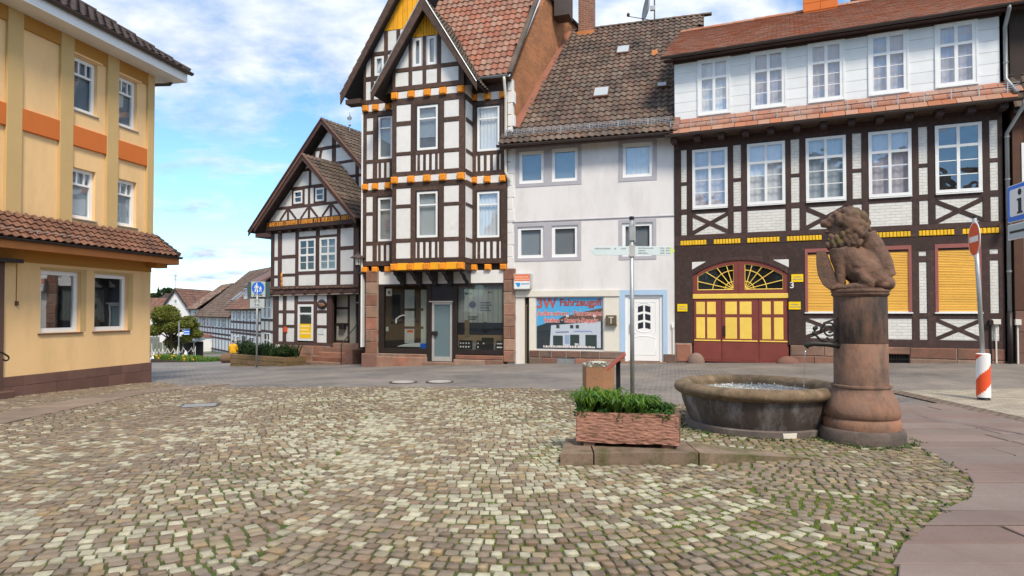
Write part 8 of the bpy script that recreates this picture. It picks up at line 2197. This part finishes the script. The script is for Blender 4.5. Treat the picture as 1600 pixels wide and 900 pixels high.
b = MB(); b.hull8([(-wv - .004, -.204, HH - .03), (wv + .004, -.204, HH - .03), (wv + .004, .204, HH - .03), (-wv - .004, .204, HH - .03), (-wv + .06, -.15, HH + .045), (wv - .06, -.15, HH + .045), (wv - .06, .15, HH + .045), (-wv + .06, .15, HH + .045)]).build('cap', M('lichened cap', (.15, .125, .09), .9, .3, 9, .5, col3=(.5, .5, .44), s3=14, t3=.56, w3=.05), sp0)
lf = MB()
for _ in range(170):
    x = rr.uniform(-wv, wv); y = rr.uniform(-.20, .2); z = HH + .045 * max(0, 1 - (abs(x) / wv) ** 3) - (.08 * rr.random() if y < -.16 else 0); s_ = rr.uniform(.008, .022); lf.ball((x, y - .006, z), (s_, s_, s_ * .6), 6, 4)
lf.build('lichen', M('pale lichen', (.58, .58, .50), .9, .2, 20, .2), sp0)['kind'] = 'stuff'
xi, yi = at_y(966, 600, 10.4).x, 10.4; zi = G(xi, yi)
ib = empty('info_lectern', (xi, yi, zi), R(-9.4), 'slanted red information board on a black post beside the stone post', 'information board')
MB().box(-.035, .035, -.03, .03, -.05, .80).build('post', MT['black'], ib)
def zq(py): return 1.6 + (487 - py) / 1000 * yi - zi
A = ((950 - 966) / 1000 * yi, zq(577)), ((978 - 966) / 1000 * yi, zq(553)); d = Vector((A[1][0] - A[0][0], A[1][1] - A[0][1])); nrm = Vector((-d.y, d.x)).normalized() * .035
MB().slab([A[0], A[1], (A[1][0] + nrm.x, A[1][1] + nrm.y), (A[0][0] + nrm.x, A[0][1] + nrm.y)], -.30, .30, .006).build('panel', M('red board edge', (.40, .10, .06), .5, .08, 3, 0), ib)
MB().slab([(A[0][0] + nrm.x * 1.02 + d.x * .05, A[0][1] + nrm.y * 1.02 + d.y * .05), (A[1][0] + nrm.x * 1.02 - d.x * .05, A[1][1] + nrm.y * 1.02 - d.y * .05), (A[1][0] + nrm.x * 1.12 - d.x * .05, A[1][1] + nrm.y * 1.12 - d.y * .05), (A[0][0] + nrm.x * 1.12 + d.x * .05, A[0][1] + nrm.y * 1.12 + d.y * .05)], -.27, .27).build('printed_sheet', MT['oxlight'], ib)

# ------------------------------------------------------------------ signs
Ys = 10.6; xs = (987.5 - 800) / 1000 * Ys; zs = G(xs, Ys); W = lambda px: (px - 987.5) / 1000 * Ys; Zs_ = lambda py: 1.6 + (487 - py) / 1000 * Ys - zs
ss = empty('direction_signpost', (xs, Ys, zs), 0, 'grey steel signpost with two pale arrow boards behind the trough', 'signpost')
MB().tube([(0, 0, -.1), (0, 0, Zs_(343))], .036, 12).build('pole', MT['galv'], ss, smooth=True); MB().lathe([(.042, 0), (.042, .05), (.03, .055)], 12, (0, 0, Zs_(343))).build('pole_cap', MT['black'], ss)
z0, z1 = Zs_(399), Zs_(385); zc = (z0 + z1) / 2
MB().slab([(W(922), zc), (W(929), z0), (W(984), z0), (W(984), z1), (W(929), z1)], -.045, -.033, .002).build('arrow_board', MT['signpale'], ss)
MB().slab([(W(991), z0), (W(1047), z0), (W(1047), z1), (W(991), z1)], -.045, -.033, .002).build('arrow_board', MT['signpale'], ss)
MB().slab([(W(1047), z0), (W(1054), zc), (W(1047), z1)], -.045, -.033, .002).build('arrow_tip', MT['greentip'], ss)
def scrib(segs, y, h_, par, m, mn=.012, mx=.03):
    mb = MB()
    for xa, xb, z in segs:
        x = xa
        while x < xb: w_ = min(random.uniform(mn, mx), xb - x + .004); mb.box(x, x + w_, y - .002, y, z, z + h_ * random.choice((.8, 1, 1.25))); x += w_ + .006
    return mb.build('lettering', m, par)
hz = lambda f: z0 + (z1 - z0) * f
scrib([(W(929), W(953), hz(.68)), (W(960), W(962), hz(.66)), (W(970), W(977), hz(.68))], -.0455, .016, ss, MT['inkgrey']); scrib([(W(997), W(1020), hz(.74)), (W(997), W(1007), hz(.46)), (W(997), W(1011), hz(.18))] + [(W(a), W(b_), hz(f)) for f in (.74, .46, .18) for a, b_ in ((1031, 1037), (1040, 1046))], -.0455, .016, ss, MT['inkgrey'])
for zz0, zz1 in ((Zs_(401), Zs_(383)), (Zs_(376), Zs_(352))): MB().box(-.045, .045, -.052, .045, zz0, zz1).build('clamp', MT['alu'] if zz0 < Zs_(380) else MT['galv'], ss)
MB().box(.03, .055, -.04, .04, Zs_(378), Zs_(348)).build('bracket_plate', MT['alu'], ss)

# no-entry sign on a leaning pole with striped sleeve
p = on_ground(1537, 625); Yn = p.y
ne = empty('no_entry_sign', (p.x, p.y, p.z), 0, 'no entry disc seen edge-on above a red and white striped post sleeve', 'traffic sign')
Wn = lambda px: (px - 1537) / 1000 * Yn; Zn = lambda py: 1.6 + (487 - py) / 1000 * Yn - p.z
MB().tube([(.0, 0, Zn(560)), (Wn(1527), 0, Zn(340))], .036, 12).build('pole', MT['galv'], ne, smooth=True)
MB().lathe([(.04, 0), (.04, .03)], 12, (Wn(1527), 0, Zn(340))).build('pole_cap', MT['black'], ne)
zA, zB = Zn(620), Zn(553); rS = .108
MB().lathe([(.10, -.03), (.10, 0.02), (.08, zA + .02)], 20).build('socket', MT['black'], ne)
nseg, nh = 40, 26
for c_, m_ in ((0, MT['flagred']), (1, MT['flagwhite'])):
    b = MB()
    for i in range(nseg):
        for j in range(nh):
            u = (i / nseg * 1.0 - j / nh * 1.15) * 2
            if int(math.floor(u)) % 2 != c_: continue
            vs = [(rS * math.cos(6.2832 * q / nseg), rS * math.sin(6.2832 * q / nseg), zA + (zB - zA) * t_ / nh) for q, t_ in ((i, j), (i + 1, j), (i + 1, j + 1), (i, j + 1))]; b.add(vs, [(0, 1, 2, 3)])
    b.build('sleeve_stripe', m_, ne, smooth=False)
MB().lathe([(rS, zB), (rS * .8, zB + .012), (.03, zB + .014)], 24).build('sleeve_top', MT['flagwhite'], ne)
zc = Zn(374); xc = Wn(1523.5); ang = R(-110)        # faces away to the left
disc = MB(); nn = 40; ring = [(.31 * math.cos(6.2832 * k / nn), .31 * math.sin(6.2832 * k / nn)) for k in range(nn)]
disc.slab(ring, -.010, .0, .002); o1 = disc.build('disc', MT['flagwhite'], ne); o1.location = (xc, -.05, zc); o1.rotation_euler = (0, 0, ang)
b = MB(); r2 = [(.285 * math.cos(6.2832 * k / nn), .285 * math.sin(6.2832 * k / nn)) for k in range(nn)]; b.slab(r2, -.0125, -.0095); b.build('red_field', MT['flagred'], o1)
MB().slab([(-.225, -.05), (.225, -.05), (.225, .05), (-.225, .05)], -.0145, -.0120).build('white_bar', MT['flagwhite'], o1)
MB().tube([(Wn(1527), 0, zc + .12), (xc, -.045, zc + .12)], .018, 6).build('clamp', MT['galv'], ne); MB().tube([(Wn(1528), 0, zc - .12), (xc, -.045, zc - .12)], .018, 6).build('clamp', MT['galv'], ne)

# blue information sign cut by the right edge
Yi = 8.2; xi0 = (1580 - 800) / 1000 * Yi; Zi = lambda py: 1.6 + (487 - py) / 1000 * Yi
isg = empty('information_sign', ((1597 - 800) / 1000 * Yi, Yi, 0), R(-102.5), 'blue information sign with letter i on a post at the right edge', 'traffic sign')
gz0 = G(xi0 + .3, Yi)
MB().tube([(.02, .06, gz0 - .1), (.02, .06, Zi(283))], .036, 12).build('pole', MT['galv'], isg, smooth=True)
def plate(x0, x1, z0, z1, y, m, nm, r_=.03):
    P = []
    for cx, cz, a0 in ((x1 - r_, z1 - r_, 0), (x0 + r_, z1 - r_, 90), (x0 + r_, z0 + r_, 180), (x1 - r_, z0 + r_, 270)):
        for k in range(4): a = R(a0 + 30 * k); P.append((cx + r_ * math.cos(a), cz + r_ * math.sin(a)))
    return MB().slab(P, y - .004, y + .004, .001).build(nm, m, isg)
za, zb = Zi(344), Zi(285)
plate(-.30, .34, za, zb, .0, MT['flagwhite'], 'plate'); plate(-.29, .33, za + .01, zb - .01, -.006, MT['signblue'], 'blue_field'); plate(-.22, .26, za + .07, zb - .06, -.012, MT['flagwhite'], 'white_field')
cxi = .02; zm_ = (za + zb) / 2
MB().ball((cxi - .0, -.018, zm_ + .125), (.042, .004, .042), 16, 8).build('letter_dot', MT['ink'], isg)
MB().slab([(cxi - .06, zm_ + .045), (cxi + .035, zm_ + .045), (cxi + .035, zm_ - .125), (cxi + .06, zm_ - .125), (cxi + .06, zm_ - .15), (cxi - .06, zm_ - .15), (cxi - .06, zm_ - .125), (cxi - .035, zm_ - .125), (cxi - .035, zm_ + .02), (cxi - .06, zm_ + .02)], -.020, -.015).build('letter_stem', MT['ink'], isg)
zc0, zc1 = Zi(372), Zi(347); plate(-.30, .34, zc0, zc1, .0, MT['flagwhite'], 'lower_plate', .02); plate(-.285, .325, zc0 + .015, zc1 - .015, -.005, MT['signgrey'], 'lower_field', .01); MB().box(-.24, .28, -.013, -.010, (zc0 + zc1) / 2 - .018, (zc0 + zc1) / 2 + .012).build('black_bar', MT['ink'], isg)

# pedestrian-zone sign at the planter
p = on_ground(402, 574); Yz = p.y; pz = empty('pedestrian_zone_sign', (p.x, p.y - .1, p.z), 0, 'blue round pedestrian zone sign with grey lower plate on a thin pole', 'traffic sign')
Yz -= .1; Wz = lambda px: (px - 402) / 1000 * Yz; Zz = lambda py: 1.6 + (487 - py) / 1000 * Yz - p.z
MB().tube([(0, .03, -.1), (0, .03, Zz(440))], .038, 10).build('pole', MT['galv'], pz, smooth=True)
MB().box(Wz(387), Wz(422), .03, .05, Zz(465), Zz(440)).build('rear_board', MT['signdark'], pz)
MB().slab([(Wz(393), Zz(464)), (Wz(415), Zz(464)), (Wz(415), Zz(440)), (Wz(393), Zz(440))], .0, .02, .004).build('plate', MT['signgrey'], pz)
c = (Wz(403.7), Zz(450)); rd = .255
MB().slab([(c[0] + rd * math.cos(6.2832 * k / 36), c[1] + rd * math.sin(6.2832 * k / 36)) for k in range(36)], -.004, .002).build('blue_disc', MT['signblue'], pz)
def fig(x, z, s):
    b = MB(); f = lambda a, q: (x + a * s, z + q * s)
    b.slab([f(-.028, .30), f(.028, .30), f(.04, .34), f(.028, .38), f(-.028, .38), f(-.04, .34)], -.007, -.004); b.slab([f(-.07, .08), f(.06, .08), f(.09, .27), f(-.05, .28)], -.007, -.004); b.slab([f(-.07, .10), f(-.015, .10), f(-.06, -.12), f(-.12, -.12)], -.007, -.004); b.slab([f(.0, .10), f(.055, .10), f(.10, -.12), f(.05, -.12)], -.007, -.004); b.slab([f(-.05, .27), f(-.09, .25), f(-.14, .12), f(-.11, .10)], -.007, -.004); b.slab([f(.08, .27), f(.13, .14), f(.10, .12), f(.05, .22)], -.007, -.004)
    b.build('pictogram', MT['flagwhite'], pz)
fig(c[0] - .06, c[1] - .08, .72); fig(c[0] + .10, c[1] - .10, .46)
text('ZONE', .13, MT['ink'], pz, (c[0], -.004, Zz(461.3)), bold=.002, ext=.001)
MB().slab([(Wz(391), Zz(482)), (Wz(414), Zz(482)), (Wz(414), Zz(467)), (Wz(391), Zz(467))], -.005, .02, .004).build('lower_plate', MT['signgrey'], pz); MB().box(Wz(390.5), Wz(414.5), .0, .022, Zz(482.6), Zz(466.6)).build('plate_edge', MT['ink'], pz)
bk = MB(); bz = Zz(470.8)
for dx in (-.075, .075): bk.tube([(c[0] - .03 + dx + .048 * math.cos(6.2832 * k / 12), -.008, bz + .048 * math.sin(6.2832 * k / 12)) for k in range(13)], .006, 4)
bk.tube([(c[0] - .105, -.008, bz), (c[0] - .06, -.008, bz + .07), (c[0] + .01, -.008, bz + .07), (c[0] + .045, -.008, bz)], .006, 4).build('bicycle_pictogram', MT['ink'], pz)
text('frei', .13, MT['ink'], pz, (c[0] - .03, -.006, Zz(476.3)), ext=.001, bold=.001); scrib([(Wz(394), Wz(411), Zz(480.6))], -.0055, .025, pz, MT['inkgrey'], .015, .04)

# ------------------------------------------------------------------ person in a yellow jacket sitting by the planter
q = on_ground(350, 567); pr = empty('person', (q.x + .0, q.y + 1.1, G(q.x, q.y + 1.1)), R(0), 'person in a yellow jacket sitting behind the boulder, seen from behind', 'person')
def skin_body(name, verts, edges, rad, m, parent, sub=1):
    me = bpy.data.meshes.new(name); me.from_pydata(verts, edges, []); o = bpy.data.objects.new(name, me)
    md = o.modifiers.new('k', 'SKIN'); sv = me.skin_vertices[0].data
    for i, r_ in enumerate(rad): sv[i].radius = (r_, r_ * .85) if not isinstance(r_, tuple) else r_
    sv[0].use_root = True; o.modifiers.new('s', 'SUBSURF').levels = 2; o.modifiers['s'].render_levels = 2
    me2 = baked(o)
    me2.materials.clear(); me2.materials.append(m); me2.polygons.foreach_set('use_smooth', [True] * len(me2.polygons)); return link(name, me2, parent)
MJ = M('yellow jacket', (.78, .42, .01), .7, .1, 8, .1); MD = M('dark trousers', (.03, .035, .05), .8, .1, 8, .1); MS = M('skin', (.45, .27, .2), .6, .05, 4, 0); MH = M('dark hair', (.05, .03, .02), .6, .2, 30, .2)
vs = [(0, 0, .46), (0, .02, .62), (0, .04, .80), (0, .03, .93), (0, .0, 1.02), (0, -.01, 1.10), (0, -.03, 1.22),
      (.18, .03, .90), (.24, .06, .68), (.16, .26, .58), (-.18, .03, .90), (-.24, .06, .68), (-.16, .26, .58), (.10, .05, .44), (.13, .42, .47), (.13, .44, .06), (.13, .56, .03), (-.10, .05, .44), (-.13, .42, .47), (-.13, .44, .06), (-.13, .56, .03)]
es = [(0, 1), (1, 2), (2, 3), (3, 4), (4, 5), (5, 6), (3, 7), (7, 8), (8, 9), (3, 10), (10, 11), (11, 12), (0, 13), (13, 14), (14, 15), (15, 16), (0, 17), (17, 18), (18, 19), (19, 20)]
rad = [(.19, .14), (.18, .13), (.20, .13), (.16, .11), .06, .075, .09, .075, .06, .045, .075, .06, .045, .10, .075, .05, .04, .10, .075, .05, .04]
body = skin_body('body', vs, es, rad, MS, pr)
body.data.materials.append(MJ); body.data.materials.append(MD); body.data.materials.append(MH)
for pgn in body.data.polygons:
    c = pgn.center
    if c.z > 1.13 and c.y < .02 or c.z > 1.24: pgn.material_index = 3
    elif c.z > 1.0: pgn.material_index = 0
    elif c.y > .22 and c.z > .5: pgn.material_index = 0
    elif c.z > .50 : pgn.material_index = 1
    else: pgn.material_index = 2
sb_ = link('stone_block', MB().slab([(-.45, -.2), (.45, -.2), (.42, .40), (-.42, .40)], -.25, .30, .03).mesh('stone_block', M('seat stone', (.17, .11, .07), .9, .2, 4, .4))); sb_.location = pr.location; tag(sb_, 'low stone block under the person in the yellow jacket', 'seat')

# ------------------------------------------------------------------ tidy up the shapes that were only used for baking
bpy.data.batch_remove(BAKED + [BAKE])
